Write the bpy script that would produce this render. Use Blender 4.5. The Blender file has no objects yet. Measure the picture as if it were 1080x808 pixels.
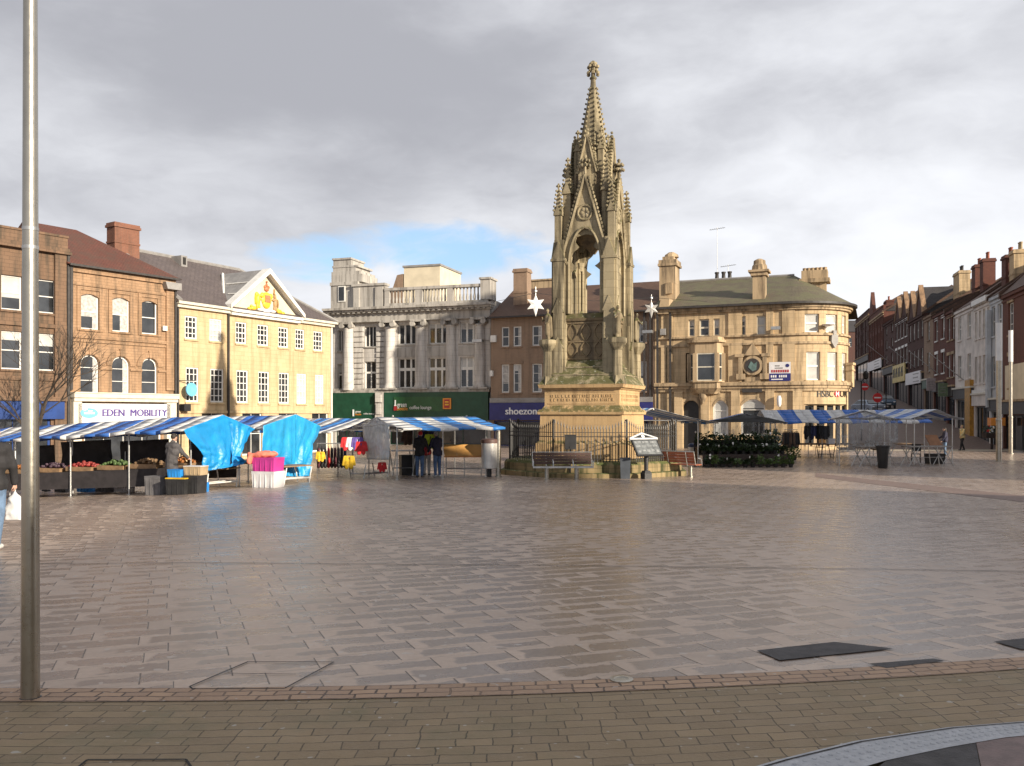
import bpy, bmesh, math, random
from mathutils import Vector, Matrix, Euler, noise
random.seed(11)
S = bpy.context.scene
COL = S.collection
FO, CX, HY, CZ = 930.0, 540.0, 437.0, 1.55      # focal length in photo pixels, principal column, eye level row, eye height
R = math.radians
PI = math.pi
SUN_E, EXPO = 3.9, 0.92
CLOUD_D, CLOUD_L = (2.42,2.46,2.70), (5.35,5.45,5.70)
BLUE = (2.0,3.5,5.8)


def sstep(a, b, x):
    t = min(1, max(0, (x - a) / (b - a)))
    return t * t * (3 - 2 * t)

def gz(x, y):
    """height of the market place: falls gently away from the camera, dips to the left, climbs along the street on the right"""
    z = -0.0255 * min(y, 30)
    if y > 30:
        k = min(y, 40) - 30
        z -= 0.0255 * (k - k * k / 20)
    if x < -8:
        z -= min(0.7, 0.055 * (-x - 8)) * sstep(12, 26, y)
    if y > 64:
        z += 0.095 * (y - 64) * sstep(12, 22, x)
    return z

def P(px, py, D):
    return Vector(((px - CX) * D / FO, D, CZ + (HY - py) * D / FO))

def gp(px, py):
    """point of the ground under a photo pixel"""
    k = (px - CX) / FO
    lo, hi = 2.0, 120.0
    for _ in range(50):
        m = (lo + hi) / 2
        if HY + (CZ - gz(k * m, m)) * FO / m > py: lo = m
        else: hi = m
    return Vector((k * lo, lo, gz(k * lo, lo)))

def on_plane(A, d, px, py):
    """point where the ray through a pixel meets the vertical plane through A along d"""
    k = (px - CX) / FO
    # A.x + s d.x = k (A.y + s d.y)
    s = (k * A[1] - A[0]) / (d[0] - k * d[1])
    Y = A[1] + s * d[1]
    return s, CZ + (HY - py) * Y / FO

# ------------------------------------------------------------------ mesh builder
class MB:
    def __init__(self, fn=None):
        self.v, self.f, self.uv, self.fn = [], [], [], fn
        self.M = None
    def _a(self, p):
        p = Vector(p)
        if self.M is not None: p = self.M @ p
        if self.fn is not None: p = Vector(self.fn(p[0], p[1], p[2]))
        self.v.append(p)
        return len(self.v) - 1
    def face(self, pts, uv=None):
        self.f.append([self._a(p) for p in pts]); self.uv.append(uv)
    def idx(self, ids, uv=None):
        self.f.append(list(ids)); self.uv.append(uv)
    def box(self, x0, x1, y0, y1, z0, z1, n=1):
        if x0 > x1: x0, x1 = x1, x0
        if y0 > y1: y0, y1 = y1, y0
        if z0 > z1: z0, z1 = z1, z0
        for i in range(n):
            a = x0 + (x1 - x0) * i / n; b = x0 + (x1 - x0) * (i + 1) / n
            i0 = [self._a(p) for p in ((a,y0,z0),(b,y0,z0),(b,y1,z0),(a,y1,z0),(a,y0,z1),(b,y0,z1),(b,y1,z1),(a,y1,z1))]
            q = [(0,1,5,4),(2,3,7,6),(4,5,6,7),(3,2,1,0)]
            if i == 0: q.append((3,0,4,7))
            if i == n - 1: q.append((1,2,6,5))
            for t in q: self.idx([i0[k] for k in t])
    def frustum(self, cx, cy, z0, z1, a0, b0, a1, b1):
        """box with half sizes a0,b0 at z0 and a1,b1 at z1"""
        i0 = [self._a(p) for p in ((cx-a0,cy-b0,z0),(cx+a0,cy-b0,z0),(cx+a0,cy+b0,z0),(cx-a0,cy+b0,z0),
                                   (cx-a1,cy-b1,z1),(cx+a1,cy-b1,z1),(cx+a1,cy+b1,z1),(cx-a1,cy+b1,z1))]
        for t in ((0,1,5,4),(1,2,6,5),(2,3,7,6),(3,0,4,7),(4,5,6,7),(3,2,1,0)): self.idx([i0[k] for k in t])
    def tube(self, p, q, r0, r1=None, n=8, cap=True):
        p, q = Vector(p), Vector(q); r1 = r0 if r1 is None else r1
        d = (q - p)
        if d.length < 1e-6: return
        d.normalize()
        u = d.orthogonal().normalized(); w = d.cross(u)
        A = [self._a(p + (u*math.cos(2*PI*i/n) + w*math.sin(2*PI*i/n))*r0) for i in range(n)]
        B = [self._a(q + (u*math.cos(2*PI*i/n) + w*math.sin(2*PI*i/n))*r1) for i in range(n)]
        for i in range(n): self.idx((A[i], A[(i+1)%n], B[(i+1)%n], B[i]))
        if cap: self.idx(A[::-1]); self.idx(B)
    def path(self, pts, r, n=6):
        for a, b in zip(pts, pts[1:]): self.tube(a, b, r, r, n)
    def lathe(self, prof, c=(0,0), n=12, cap=True):
        rings = []
        for r, z in prof:
            rings.append([self._a((c[0]+r*math.cos(2*PI*i/n), c[1]+r*math.sin(2*PI*i/n), z)) for i in range(n)])
        for A, B in zip(rings, rings[1:]):
            for i in range(n): self.idx((A[i], A[(i+1)%n], B[(i+1)%n], B[i]))
        if cap: self.idx(rings[0][::-1]); self.idx(rings[-1])
    def ngon_prism(self, n, prof, rot=0.0, c=(0,0)):
        """n-sided tapered stack: prof = [(circumradius, z)]"""
        rings = []
        for r, z in prof:
            rings.append([self._a((c[0]+r*math.cos(rot+2*PI*i/n), c[1]+r*math.sin(rot+2*PI*i/n), z)) for i in range(n)])
        for A, B in zip(rings, rings[1:]):
            for i in range(n): self.idx((A[i], A[(i+1)%n], B[(i+1)%n], B[i]))
        self.idx(rings[0][::-1]); self.idx(rings[-1])
    def ball(self, c, rx, ry=None, rz=None, n=10, m=6):
        ry = rx if ry is None else ry; rz = rx if rz is None else rz
        rings = []
        for j in range(1, m):
            t = PI*j/m
            rings.append([self._a((c[0]+rx*math.sin(t)*math.cos(2*PI*i/n), c[1]+ry*math.sin(t)*math.sin(2*PI*i/n), c[2]-rz*math.cos(t))) for i in range(n)])
        b = self._a((c[0],c[1],c[2]-rz)); t_ = self._a((c[0],c[1],c[2]+rz))
        for i in range(n): self.idx((b, rings[0][(i+1)%n], rings[0][i])); self.idx((t_, rings[-1][i], rings[-1][(i+1)%n]))
        for A, B in zip(rings, rings[1:]):
            for i in range(n): self.idx((A[i], A[(i+1)%n], B[(i+1)%n], B[i]))
    def capsule(self, p, q, r0, r1=None, n=10):
        r1 = r0 if r1 is None else r1
        self.tube(p, q, r0, r1, n); self.ball(p, r0, n=n); self.ball(q, r1, n=n)
    def prism(self, poly, y0, y1):
        """polygon in x,z pulled from y0 to y1"""
        A = [self._a((x, y0, z)) for x, z in poly]; B = [self._a((x, y1, z)) for x, z in poly]
        n = len(poly)
        self.idx(A); self.idx(B[::-1])
        for i in range(n): self.idx((A[(i+1)%n], A[i], B[i], B[(i+1)%n]))
    def strips(self, hs, inner, outer, y0, y1):
        """upright panel between inner(h) and outer(h) half widths (mirrored), thickness y0..y1"""
        for s in (-1, 1):
            for a, b in zip(hs, hs[1:]):
                ia, ib, oa, ob = inner(a), inner(b), outer(a), outer(b)
                if oa - ia < 1e-4 and ob - ib < 1e-4: continue
                p = [(s*ia,a),(s*oa,a),(s*ob,b),(s*ib,b)]
                for y in (y0, y1): self.face([(x,y,z) for x,z in p])
                self.face([(s*ia,y0,a),(s*ia,y1,a),(s*ib,y1,b),(s*ib,y0,b)])
                self.face([(s*oa,y0,a),(s*oa,y1,a),(s*ob,y1,b),(s*ob,y0,b)])
    def build(self, name, mat, parent=None, smooth=False, loc=None, flip=True):
        me = bpy.data.meshes.new(name)
        me.from_pydata([tuple(p) for p in self.v], [], self.f)
        if flip:
            bm = bmesh.new(); bm.from_mesh(me)
            bmesh.ops.recalc_face_normals(bm, faces=bm.faces)
            bm.to_mesh(me); bm.free()
        uvl = me.uv_layers.new(name='UVMap').data
        for pi, p in enumerate(me.polygons):
            cu = self.uv[pi] if pi < len(self.uv) else None
            if cu is not None:
                lut = {vi: u for vi, u in zip(self.f[pi], cu)}
                for li in p.loop_indices: uvl[li].uv = lut[me.loops[li].vertex_index]
                continue
            nx, ny, nz_ = abs(p.normal.x), abs(p.normal.y), abs(p.normal.z)
            for li in p.loop_indices:
                co = me.vertices[me.loops[li].vertex_index].co
                if nz_ > 0.75: uvl[li].uv = (co.x, co.y)
                elif nx > ny: uvl[li].uv = (co.y, co.z)
                else: uvl[li].uv = (co.x, co.z)
        if smooth:
            for p in me.polygons: p.use_smooth = True
            me.set_sharp_from_angle(angle=R(42))
        me.materials.append(mat)
        o = bpy.data.objects.new(name, me); COL.objects.link(o)
        if parent is not None: o.parent = parent
        if loc is not None: o.location = loc
        return o

def thing(name, label, cat, loc=(0,0,0), rotz=0.0, group=None):
    o = bpy.data.objects.new(name, None); COL.objects.link(o)
    o.empty_display_size = 0.3
    o.location = loc; o.rotation_euler = (0, 0, rotz)
    o['label'] = label; o['category'] = cat
    if group: o['group'] = group
    return o
def tag(o, label, cat, group=None, kind=None):
    o['label'] = label; o['category'] = cat
    if group: o['group'] = group
    if kind: o['kind'] = kind
    return o
def struct(o, label, cat, kind='structure'):
    o['kind'] = kind; o['label'] = label; o['category'] = cat
    return o
def dup(o, parent=None):
    c = o.copy(); COL.objects.link(c); c.parent = parent
    for ch in list(o.children): dup(ch, c)
    return c
def remesh(mb, voxel):
    me = bpy.data.meshes.new('tmp'); me.from_pydata([tuple(p) for p in mb.v], [], mb.f)
    o = bpy.data.objects.new('tmp', me); COL.objects.link(o)
    bm = bmesh.new(); bm.from_mesh(me); bmesh.ops.recalc_face_normals(bm, faces=bm.faces); bm.to_mesh(me); bm.free()
    m = o.modifiers.new('r', 'REMESH'); m.mode = 'VOXEL'; m.voxel_size = voxel
    s = o.modifiers.new('s', 'SMOOTH'); s.iterations = 3; s.factor = 0.5
    dg = bpy.context.evaluated_depsgraph_get()
    r = bpy.data.meshes.new_from_object(o.evaluated_get(dg))
    bpy.data.objects.remove(o)
    for p in r.polygons: p.use_smooth = True
    return r
def mesh_obj(name, me, mat, parent):
    me.name = name; me.materials.clear(); me.materials.append(mat)
    o = bpy.data.objects.new(name, me); COL.objects.link(o); o.parent = parent
    return o

# ------------------------------------------------------------------ materials
class NT:
    def __init__(self, name):
        self.m = bpy.data.materials.new(name); self.m.use_nodes = True
        self.t = self.m.node_tree; self.t.nodes.clear()
        self.out = self.t.nodes.new('ShaderNodeOutputMaterial')
    def n(self, typ, **kw):
        nd = self.t.nodes.new(typ)
        for k, v in kw.items():
            if k.startswith('_'): setattr(nd, k[1:], v)
            else: self.set(nd.inputs[k.replace('__', ' ')], v)
        return nd
    def set(self, inp, v):
        if isinstance(v, bpy.types.NodeSocket): self.t.links.new(v, inp)
        else:
            if inp.type == 'RGBA' and len(v) == 3: v = (*v, 1)
            inp.default_value = v
    def m_(self, op, a, b=None, c=None, clamp=False):
        nd = self.t.nodes.new('ShaderNodeMath'); nd.operation = op; nd.use_clamp = clamp
        self.set(nd.inputs[0], a)
        if b is not None: self.set(nd.inputs[1], b)
        if c is not None: self.set(nd.inputs[2], c)
        return nd.outputs[0]
    def ss(self, x, a, b):
        nd = self.t.nodes.new('ShaderNodeMapRange'); nd.interpolation_type = 'SMOOTHSTEP'
        self.set(nd.inputs[0], x); self.set(nd.inputs[1], a); self.set(nd.inputs[2], b)
        nd.inputs[3].default_value = 0; nd.inputs[4].default_value = 1
        return nd.outputs[0]
    def mix(self, f, a, b, mode='MIX'):
        nd = self.t.nodes.new('ShaderNodeMix'); nd.data_type = 'RGBA'; nd.blend_type = mode
        self.set(nd.inputs[0], f); self.set(nd.inputs[6], a); self.set(nd.inputs[7], b)
        return nd.outputs[2]
    def noise(self, vec, scale, detail=4, rough=.55):
        nd = self.t.nodes.new('ShaderNodeTexNoise')
        if vec is not None: self.t.links.new(vec, nd.inputs['Vector'])
        nd.inputs['Scale'].default_value = scale; nd.inputs['Detail'].default_value = detail; nd.inputs['Roughness'].default_value = rough
        return nd.outputs[0]
    def coord(self, which='Object'):
        return self.t.nodes.new('ShaderNodeTexCoord').outputs[which]
    def mapped(self, vec, scale=(1,1,1), rot=(0,0,0), loc=(0,0,0)):
        nd = self.t.nodes.new('ShaderNodeMapping'); self.t.links.new(vec, nd.inputs[0])
        nd.inputs['Scale'].default_value = scale; nd.inputs['Rotation'].default_value = rot; nd.inputs['Location'].default_value = loc
        return nd.outputs[0]
    def bump(self, h, strength=.3, dist=.02):
        nd = self.t.nodes.new('ShaderNodeBump'); self.t.links.new(h, nd.inputs['Height'])
        nd.inputs['Strength'].default_value = strength; nd.inputs['Distance'].default_value = dist
        return nd.outputs[0]
    def principled(self, col, rough=.6, metal=0, spec=.5, normal=None, **kw):
        b = self.t.nodes.new('ShaderNodeBsdfPrincipled')
        self.set(b.inputs['Base Color'], col); self.set(b.inputs['Roughness'], rough); self.set(b.inputs['Metallic'], metal)
        b.inputs['Specular IOR Level'].default_value = spec
        if normal is not None: self.t.links.new(normal, b.inputs['Normal'])
        for k, v in kw.items(): self.set(b.inputs[k.replace('__', ' ')], v)
        return b
    def done(self, sh):
        self.t.links.new(sh.outputs[0], self.out.inputs[0]); return self.m

def sc(c, k): return tuple(min(1, x * k) for x in c)

def plain(name, c, rough=.6, var=.25, scale=4.0, metal=0, spec=.5, bump=.15, dist=.01, c2=None):
    """paint, cloth, plastic or metal with uneven tone"""
    n = NT(name); co = n.coord()
    f = n.ss(n.noise(co, scale, 5), .3, .7)
    col = n.mix(f, sc(c, 1 - var), c2 or sc(c, 1 + var * .6))
    nz = n.noise(co, scale * 9, 3)
    r = n.m_('ADD', n.m_('MULTIPLY', nz, .2), rough - .1, clamp=True)
    nm = n.bump(n.noise(co, scale * 6, 4), bump, dist)
    return n.done(n.principled(col, r, metal, spec, nm))

def masonry(name, c, c2, mortar, bw, bh, msize=.008, dirt=(.05,.045,.035), dirt_amt=.5, var=.35, rough=.85, moss=None, bumpd=.012, ridge=0):
    """coursed stone or brick on metre UVs with weather streaks"""
    n = NT(name); uv = n.coord('UV'); co = n.coord()
    b = n.n('ShaderNodeTexBrick', Scale=1.0, Mortar__Size=msize, Mortar__Smooth=.3, Bias=0.0, Brick__Width=bw, Row__Height=bh)
    n.t.links.new(uv, b.inputs['Vector'])
    b.inputs['Color1'].default_value = (*c, 1); b.inputs['Color2'].default_value = (*c2, 1); b.inputs['Mortar'].default_value = (*mortar, 1)
    big = n.noise(co, .55, 5, .6)
    col = n.mix(n.m_('MULTIPLY', n.ss(big, .35, .7), var), b.outputs[0], sc(c, .62))
    fine = n.noise(co, 14, 4, .7)
    col = n.mix(n.m_('MULTIPLY', n.ss(fine, .35, .75), .35), col, sc(c2, 1.18))
    streak = n.noise(n.mapped(co, (2.6, 2.6, .22)), 1.0, 6, .65)
    col = n.mix(n.m_('MULTIPLY', n.ss(streak, .44, .66), dirt_amt), col, dirt)
    if moss:
        g = n.t.nodes.new('ShaderNodeNewGeometry'); sx = n.t.nodes.new('ShaderNodeSeparateXYZ'); n.t.links.new(g.outputs['Normal'], sx.inputs[0])
        up = n.ss(sx.outputs[2], .08, .55)
        mn = n.ss(n.noise(co, 3.1, 6, .7), .33, .55)
        col = n.mix(n.m_('MULTIPLY', n.m_('MULTIPLY', up, mn), .9), col, moss)
        lich = n.ss(n.noise(co, 9, 3, .6), .62, .70)
        col = n.mix(n.m_('MULTIPLY', n.m_('MULTIPLY', up, lich), .8), col, (.42,.42,.36))
    h = n.m_('ADD', n.m_('MULTIPLY', b.outputs[1], -1.0), n.m_('MULTIPLY', n.noise(co, 22, 5, .7), .5))
    return n.done(n.principled(col, rough, 0, .3, n.bump(h, .6, bumpd)))

def slate(name, c, c2, bw=.35, bh=.22, moss=None, amt=.6):
    n = NT(name); uv = n.coord('UV'); co = n.coord()
    b = n.n('ShaderNodeTexBrick', Scale=1.0, Mortar__Size=.012, Mortar__Smooth=.4, Bias=0.0, Brick__Width=bw, Row__Height=bh)
    n.t.links.new(uv, b.inputs['Vector'])
    b.inputs['Color1'].default_value = (*c, 1); b.inputs['Color2'].default_value = (*c2, 1); b.inputs['Mortar'].default_value = (*sc(c, .35), 1)
    col = n.mix(n.m_('MULTIPLY', n.ss(n.noise(co, .7, 6, .65), .35, .7), .55), b.outputs[0], sc(c, .6))
    if moss: col = n.mix(n.m_('MULTIPLY', n.ss(n.noise(co, 1.3, 6, .7), .40, .62), amt), col, moss)
    h = n.m_('ADD', n.m_('MULTIPLY', b.outputs[1], -1.0), n.m_('MULTIPLY', n.noise(co, 18, 4), .4))
    return n.done(n.principled(col, .7, 0, .4, n.bump(h, .7, .02)))

def stripes(name, c1, c2, period, duty=.5, dirt=.3):
    n = NT(name); uv = n.coord('UV'); co = n.coord()
    sx = n.t.nodes.new('ShaderNodeSeparateXYZ'); n.t.links.new(uv, sx.inputs[0])
    f = n.m_('FRACT', n.m_('DIVIDE', sx.outputs[0], period))
    k = n.m_('LESS_THAN', f, duty)
    col = n.mix(k, c1, c2)
    col = n.mix(n.m_('MULTIPLY', n.ss(n.noise(co, 1.7, 5, .65), .42, .72), dirt), col, (.22,.22,.23))
    b = n.principled(col, .42, 0, .5, n.bump(n.noise(co, 2.4, 4), .5, .06))
    tr = n.n('ShaderNodeBsdfTranslucent'); n.set(tr.inputs[0], col)
    mx = n.t.nodes.new('ShaderNodeMixShader'); mx.inputs[0].default_value = .22
    n.t.links.new(b.outputs[0], mx.inputs[1]); n.t.links.new(tr.outputs[0], mx.inputs[2])
    return n.done(mx)

def glass(name, c=(.02,.022,.025), rough=.06, wav=.015):
    n = NT(name); co = n.coord()
    col = n.mix(n.ss(n.noise(co, .9, 3), .35, .65), c, sc(c, 2.2))
    return n.done(n.principled(col, rough, 0, .8, n.bump(n.noise(co, 1.6, 2), .25, wav)))

def clear_sheet(name, tint=(.75,.76,.78), alpha=.35):
    n = NT(name); co = n.coord()
    b = n.principled(tint, .22, 0, .6, n.bump(n.noise(n.mapped(co, (3, 3, .8)), 2.2, 5, .6), .9, .08))
    tr = n.n('ShaderNodeBsdfTransparent'); tr.inputs[0].default_value = (.93,.94,.95,1)
    mx = n.t.nodes.new('ShaderNodeMixShader')
    a = n.m_('ADD', n.m_('MULTIPLY', n.ss(n.noise(n.mapped(co, (3, 3, 1)), 1.6, 5, .6), .42, .7), .45), alpha - .12, clamp=True)
    n.t.links.new(a, mx.inputs[0]); n.t.links.new(tr.outputs[0], mx.inputs[1]); n.t.links.new(b.outputs[0], mx.inputs[2])
    return n.done(mx)

def leafy(name, c, c2):
    n = NT(name); co = n.coord()
    col = n.mix(n.ss(n.noise(co, 7, 4, .7), .35, .65), c, c2)
    return n.done(n.principled(col, .55, 0, .4))

def paving():
    n = NT('square_paving')
    g = n.t.nodes.new('ShaderNodeNewGeometry'); pos = g.outputs['Position']
    rot = n.mapped(pos, (1,1,1), (0,0,R(-21)))
    sx = n.t.nodes.new('ShaderNodeSeparateXYZ'); n.t.links.new(rot, sx.inputs[0])
    W, H = .56, .285
    v = n.m_('DIVIDE', sx.outputs[1], H); row = n.m_('FLOOR', v); fv = n.m_('FRACT', v)
    wn = n.n('ShaderNodeTexWhiteNoise', _noise_dimensions='1D'); n.set(wn.inputs['W'], row)
    u = n.m_('ADD', n.m_('DIVIDE', sx.outputs[0], W), n.m_('ADD', n.m_('MULTIPLY', n.m_('FRACT', n.m_('MULTIPLY', row, .5)), .62), n.m_('MULTIPLY', wn.outputs[0], .16))); colm = n.m_('FLOOR', u); fu = n.m_('FRACT', u)
    cb = n.t.nodes.new('ShaderNodeCombineXYZ'); n.set(cb.inputs[0], colm); n.set(cb.inputs[1], row)
    idn = n.n('ShaderNodeTexWhiteNoise', _noise_dimensions='2D'); n.t.links.new(cb.outputs[0], idn.inputs['Vector'])
    cid = idn.outputs[0]
    ssep = n.t.nodes.new('ShaderNodeSeparateColor'); n.t.links.new(idn.outputs[1], ssep.inputs[0])
    du = n.m_('MULTIPLY', n.m_('MINIMUM', fu, n.m_('SUBTRACT', 1, fu)), W)
    dv = n.m_('MULTIPLY', n.m_('MINIMUM', fv, n.m_('SUBTRACT', 1, fv)), H)
    # joints: short ends are open and dark, long ones tight
    jn = n.noise(pos, 3.0, 3)
    ju = n.m_('SUBTRACT', 1, n.ss(du, .002, n.m_('ADD', .004, n.m_('MULTIPLY', ssep.outputs[1], .006))))
    jv = n.m_('SUBTRACT', 1, n.ss(dv, .0015, .005))
    joint = n.m_('MAXIMUM', n.m_('MULTIPLY', ju, .9), n.m_('MULTIPLY', jv, n.m_('MULTIPLY', n.ss(jn, .4, .65), .8)))
    # damp tongues drying from the long edges and from one short end
    wob = n.m_('SUBTRACT', n.noise(pos, 9.0, 5, .6), .5)
    wob2 = n.m_('SUBTRACT', n.noise(pos, 2.6, 3, .5), .5)
    region = n.noise(pos, .16, 3, .5)
    area = n.m_('SUBTRACT', n.ss(region, .30, .70), .5)
    e1 = n.m_('SUBTRACT', dv, n.m_('SUBTRACT', n.m_('ADD', n.m_('MULTIPLY', ssep.outputs[0], .06), .015), n.m_('ADD', n.m_('MULTIPLY', wob, .13), n.m_('MULTIPLY', area, .05))))
    e2 = n.m_('SUBTRACT', fu, n.m_('SUBTRACT', n.m_('MULTIPLY', cid, .42), n.m_('ADD', n.m_('MULTIPLY', wob2, .9), n.m_('MULTIPLY', area, .3))))
    damp = n.m_('MULTIPLY', n.ss(e1, -.004, .016), n.ss(e2, -.02, .07))
    dry = n.mix(n.ss(n.noise(pos, 22, 5, .7), .3, .7), (.46,.352,.272), (.54,.42,.332))
    dry = n.mix(n.m_('MULTIPLY', cid, .30), dry, (.31,.24,.19))
    wet = n.mix(ssep.outputs[2], (.225,.168,.132), (.265,.203,.163))
    wet = n.mix(n.m_('MULTIPLY', n.ss(n.noise(pos, 30, 4, .7), .4, .7), .35), wet, (.10,.085,.08))
    col = n.mix(damp, dry, wet)
    col = n.mix(n.m_('MULTIPLY', n.ss(n.noise(pos, .5, 5, .6), .45, .75), .25), col, (.20,.15,.115))
    spots = n.ss(n.noise(pos, 5.5, 2, .5), .72, .76)
    col = n.mix(n.m_('MULTIPLY', spots, .4), col, (.09,.08,.075))
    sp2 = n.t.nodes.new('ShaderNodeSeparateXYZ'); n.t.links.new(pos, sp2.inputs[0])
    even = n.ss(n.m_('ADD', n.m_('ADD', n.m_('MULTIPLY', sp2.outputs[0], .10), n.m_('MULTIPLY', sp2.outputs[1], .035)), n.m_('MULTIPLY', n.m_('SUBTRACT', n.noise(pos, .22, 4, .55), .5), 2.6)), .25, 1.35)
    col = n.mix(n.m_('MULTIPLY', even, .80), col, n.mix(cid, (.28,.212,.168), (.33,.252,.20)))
    stain = n.ss(n.noise(n.mapped(pos, (1,1,1), (0,0,0), (5,9,0)), .9, 6, .7), .55, .72)
    col = n.mix(n.m_('MULTIPLY', stain, .35), col, (.15,.115,.09))
    gum = n.ss(n.noise(pos, 11, 0, .4), .76, .775)
    col = n.mix(n.m_('MULTIPLY', gum, .6), col, (.46,.42,.38))
    col = n.mix(joint, col, (.05,.042,.038))
    rough = n.m_('ADD', n.m_('SUBTRACT', n.m_('SUBTRACT', .43, n.m_('MULTIPLY', damp, .15)), n.m_('MULTIPLY', even, .03)), n.m_('MULTIPLY', n.m_('SUBTRACT', n.noise(pos, 2.2, 4), .5), .22), clamp=True)
    tilt = n.m_('MULTIPLY', n.m_('ADD', n.m_('MULTIPLY', fu, n.m_('SUBTRACT', ssep.outputs[0], .5)), n.m_('MULTIPLY', fv, n.m_('SUBTRACT', cid, .5))), .45)
    h = n.m_('ADD', n.m_('ADD', n.m_('MULTIPLY', joint, -1.0), n.m_('MULTIPLY', n.noise(pos, 60, 4, .7), .35)), tilt)
    return n.done(n.principled(col, rough, 0, .5, n.bump(h, .35, .006)))

def pavers(name, c, c2, bw, bh, mortar, green=None, msize=.0042):
    n = NT(name); uv = n.coord('UV'); g = n.t.nodes.new('ShaderNodeNewGeometry'); pos = g.outputs['Position']
    wv = n.n('ShaderNodeVectorMath', _operation='ADD'); n.t.links.new(uv, wv.inputs[0])
    nn = n.n('ShaderNodeTexNoise', Scale=6.5, Detail=2.0); n.t.links.new(uv, nn.inputs['Vector'])
    sb = n.n('ShaderNodeVectorMath', _operation='MULTIPLY_ADD'); n.t.links.new(nn.outputs[1], sb.inputs[0]); sb.inputs[1].default_value = (.034,.040,0); sb.inputs[2].default_value = (-.017,-.02,0)
    n.t.links.new(sb.outputs[0], wv.inputs[1])
    b = n.n('ShaderNodeTexBrick', Scale=1.0, Mortar__Size=msize, Mortar__Smooth=.35, Bias=0.0, Brick__Width=bw, Row__Height=bh)
    n.t.links.new(wv.outputs[0], b.inputs['Vector']); b.offset = .5; b.squash = 1.25; b.squash_frequency = 3
    b.inputs['Color1'].default_value = (*c, 1); b.inputs['Color2'].default_value = (*c2, 1); b.inputs['Mortar'].default_value = (*mortar, 1)
    col = n.mix(n.m_('MULTIPLY', n.ss(n.noise(pos, 1.3, 5, .65), .38, .7), .5), b.outputs[0], sc(c, .65))
    col = n.mix(n.m_('MULTIPLY', n.ss(n.noise(pos, 40, 4, .75), .4, .7), .35), col, sc(c2, 1.35))
    if green: col = n.mix(n.m_('MULTIPLY', n.ss(n.noise(pos, .8, 5, .7), .5, .7), .55), col, green)
    specks = n.ss(n.noise(pos, 17, 1, .4), .735, .75)
    col = n.mix(n.m_('MULTIPLY', specks, .7), col, (.42,.4,.36))
    h = n.m_('ADD', n.m_('MULTIPLY', b.outputs[1], -1.0), n.m_('MULTIPLY', n.noise(pos, 45, 5, .7), .45))
    r = n.m_('ADD', .48, n.m_('MULTIPLY', n.noise(pos, 6, 4), .3))
    return n.done(n.principled(col, r, 0, .4, n.bump(h, .7, .01)))
# ------------------------------------------------------------------ palette
m_brown = masonry('warm_brown_stone', (.40,.255,.155), (.33,.205,.12), (.20,.14,.09), .42, .16, dirt_amt=.55)
m_dkbrown = masonry('dark_brown_stone', (.20,.125,.08), (.16,.10,.065), (.10,.07,.05), .5, .2, dirt_amt=.7)
m_yellow = masonry('golden_ashlar', (.60,.46,.28), (.53,.40,.235), (.42,.31,.18), .7, .28, msize=.005, dirt=(.27,.20,.10), dirt_amt=.5)
m_grey = masonry('grey_portland_stone', (.63,.60,.56), (.56,.535,.50), (.30,.28,.26), 1.1, .42, msize=.008, dirt=(.20,.18,.16), dirt_amt=.5)
m_grey_trim = masonry('grey_carved_stone', (.48,.455,.415), (.42,.395,.36), (.28,.26,.24), 1.6, 3, msize=.006, dirt=(.11,.10,.088), dirt_amt=.65)
m_tan = masonry('tan_brick', (.34,.235,.165), (.29,.20,.14), (.25,.19,.14), .23, .075, dirt_amt=.3)
m_sand = masonry('honey_sandstone', (.60,.45,.275), (.52,.385,.23), (.34,.25,.16), .75, .3, msize=.007, dirt=(.15,.115,.075), dirt_amt=.6)
m_sand_trim = masonry('sandstone_moulding', (.50,.375,.235), (.43,.32,.20), (.28,.21,.135), 1.4, 2, msize=.006, dirt=(.075,.058,.042), dirt_amt=.75)
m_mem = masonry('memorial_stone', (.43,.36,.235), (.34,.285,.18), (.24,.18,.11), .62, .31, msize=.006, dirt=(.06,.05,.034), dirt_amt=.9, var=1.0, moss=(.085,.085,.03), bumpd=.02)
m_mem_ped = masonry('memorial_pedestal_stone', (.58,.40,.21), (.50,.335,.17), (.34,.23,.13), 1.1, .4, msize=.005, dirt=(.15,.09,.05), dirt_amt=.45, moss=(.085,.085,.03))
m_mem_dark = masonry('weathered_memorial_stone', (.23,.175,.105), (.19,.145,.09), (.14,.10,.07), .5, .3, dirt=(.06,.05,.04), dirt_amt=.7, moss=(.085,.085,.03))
m_moss = masonry('mossy_step_stone', (.33,.25,.13), (.26,.195,.10), (.15,.12,.07), .9, .4, dirt=(.05,.055,.022), dirt_amt=1.0, moss=(.07,.085,.025))
m_redbrick = masonry('red_brick', (.17,.065,.045), (.13,.05,.04), (.14,.10,.08), .23, .075, dirt_amt=.4)
m_dkred = masonry('sooty_red_brick', (.105,.048,.04), (.085,.04,.035), (.09,.07,.06), .23, .075, dirt_amt=.4)
m_orange = masonry('orange_brick', (.25,.105,.065), (.20,.085,.055), (.2,.15,.12), .23, .075, dirt_amt=.35)
m_pink = plain('pinkish_render', (.70,.65,.60), .8, .2, 1.2)
m_whitewall = plain('white_render', (.60,.58,.55), .8, .15, 1.2)
m_bluewhite = plain('pale_blue_render', (.50,.53,.56), .8, .15, 1.2)
m_creamwall = plain('cream_render', (.66,.58,.43), .8, .12, 1.0)
m_slate = slate('purple_grey_slate', (.135,.11,.105), (.11,.09,.09))
m_lead = plain('lead_sheet', (.27,.26,.25), .5, .2, 1.5)
m_slate_g = slate('mossy_green_slate', (.15,.125,.085), (.12,.10,.07), moss=(.135,.135,.07), amt=.7)
m_slate_b = slate('brown_tile', (.13,.075,.05), (.105,.06,.042))
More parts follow.
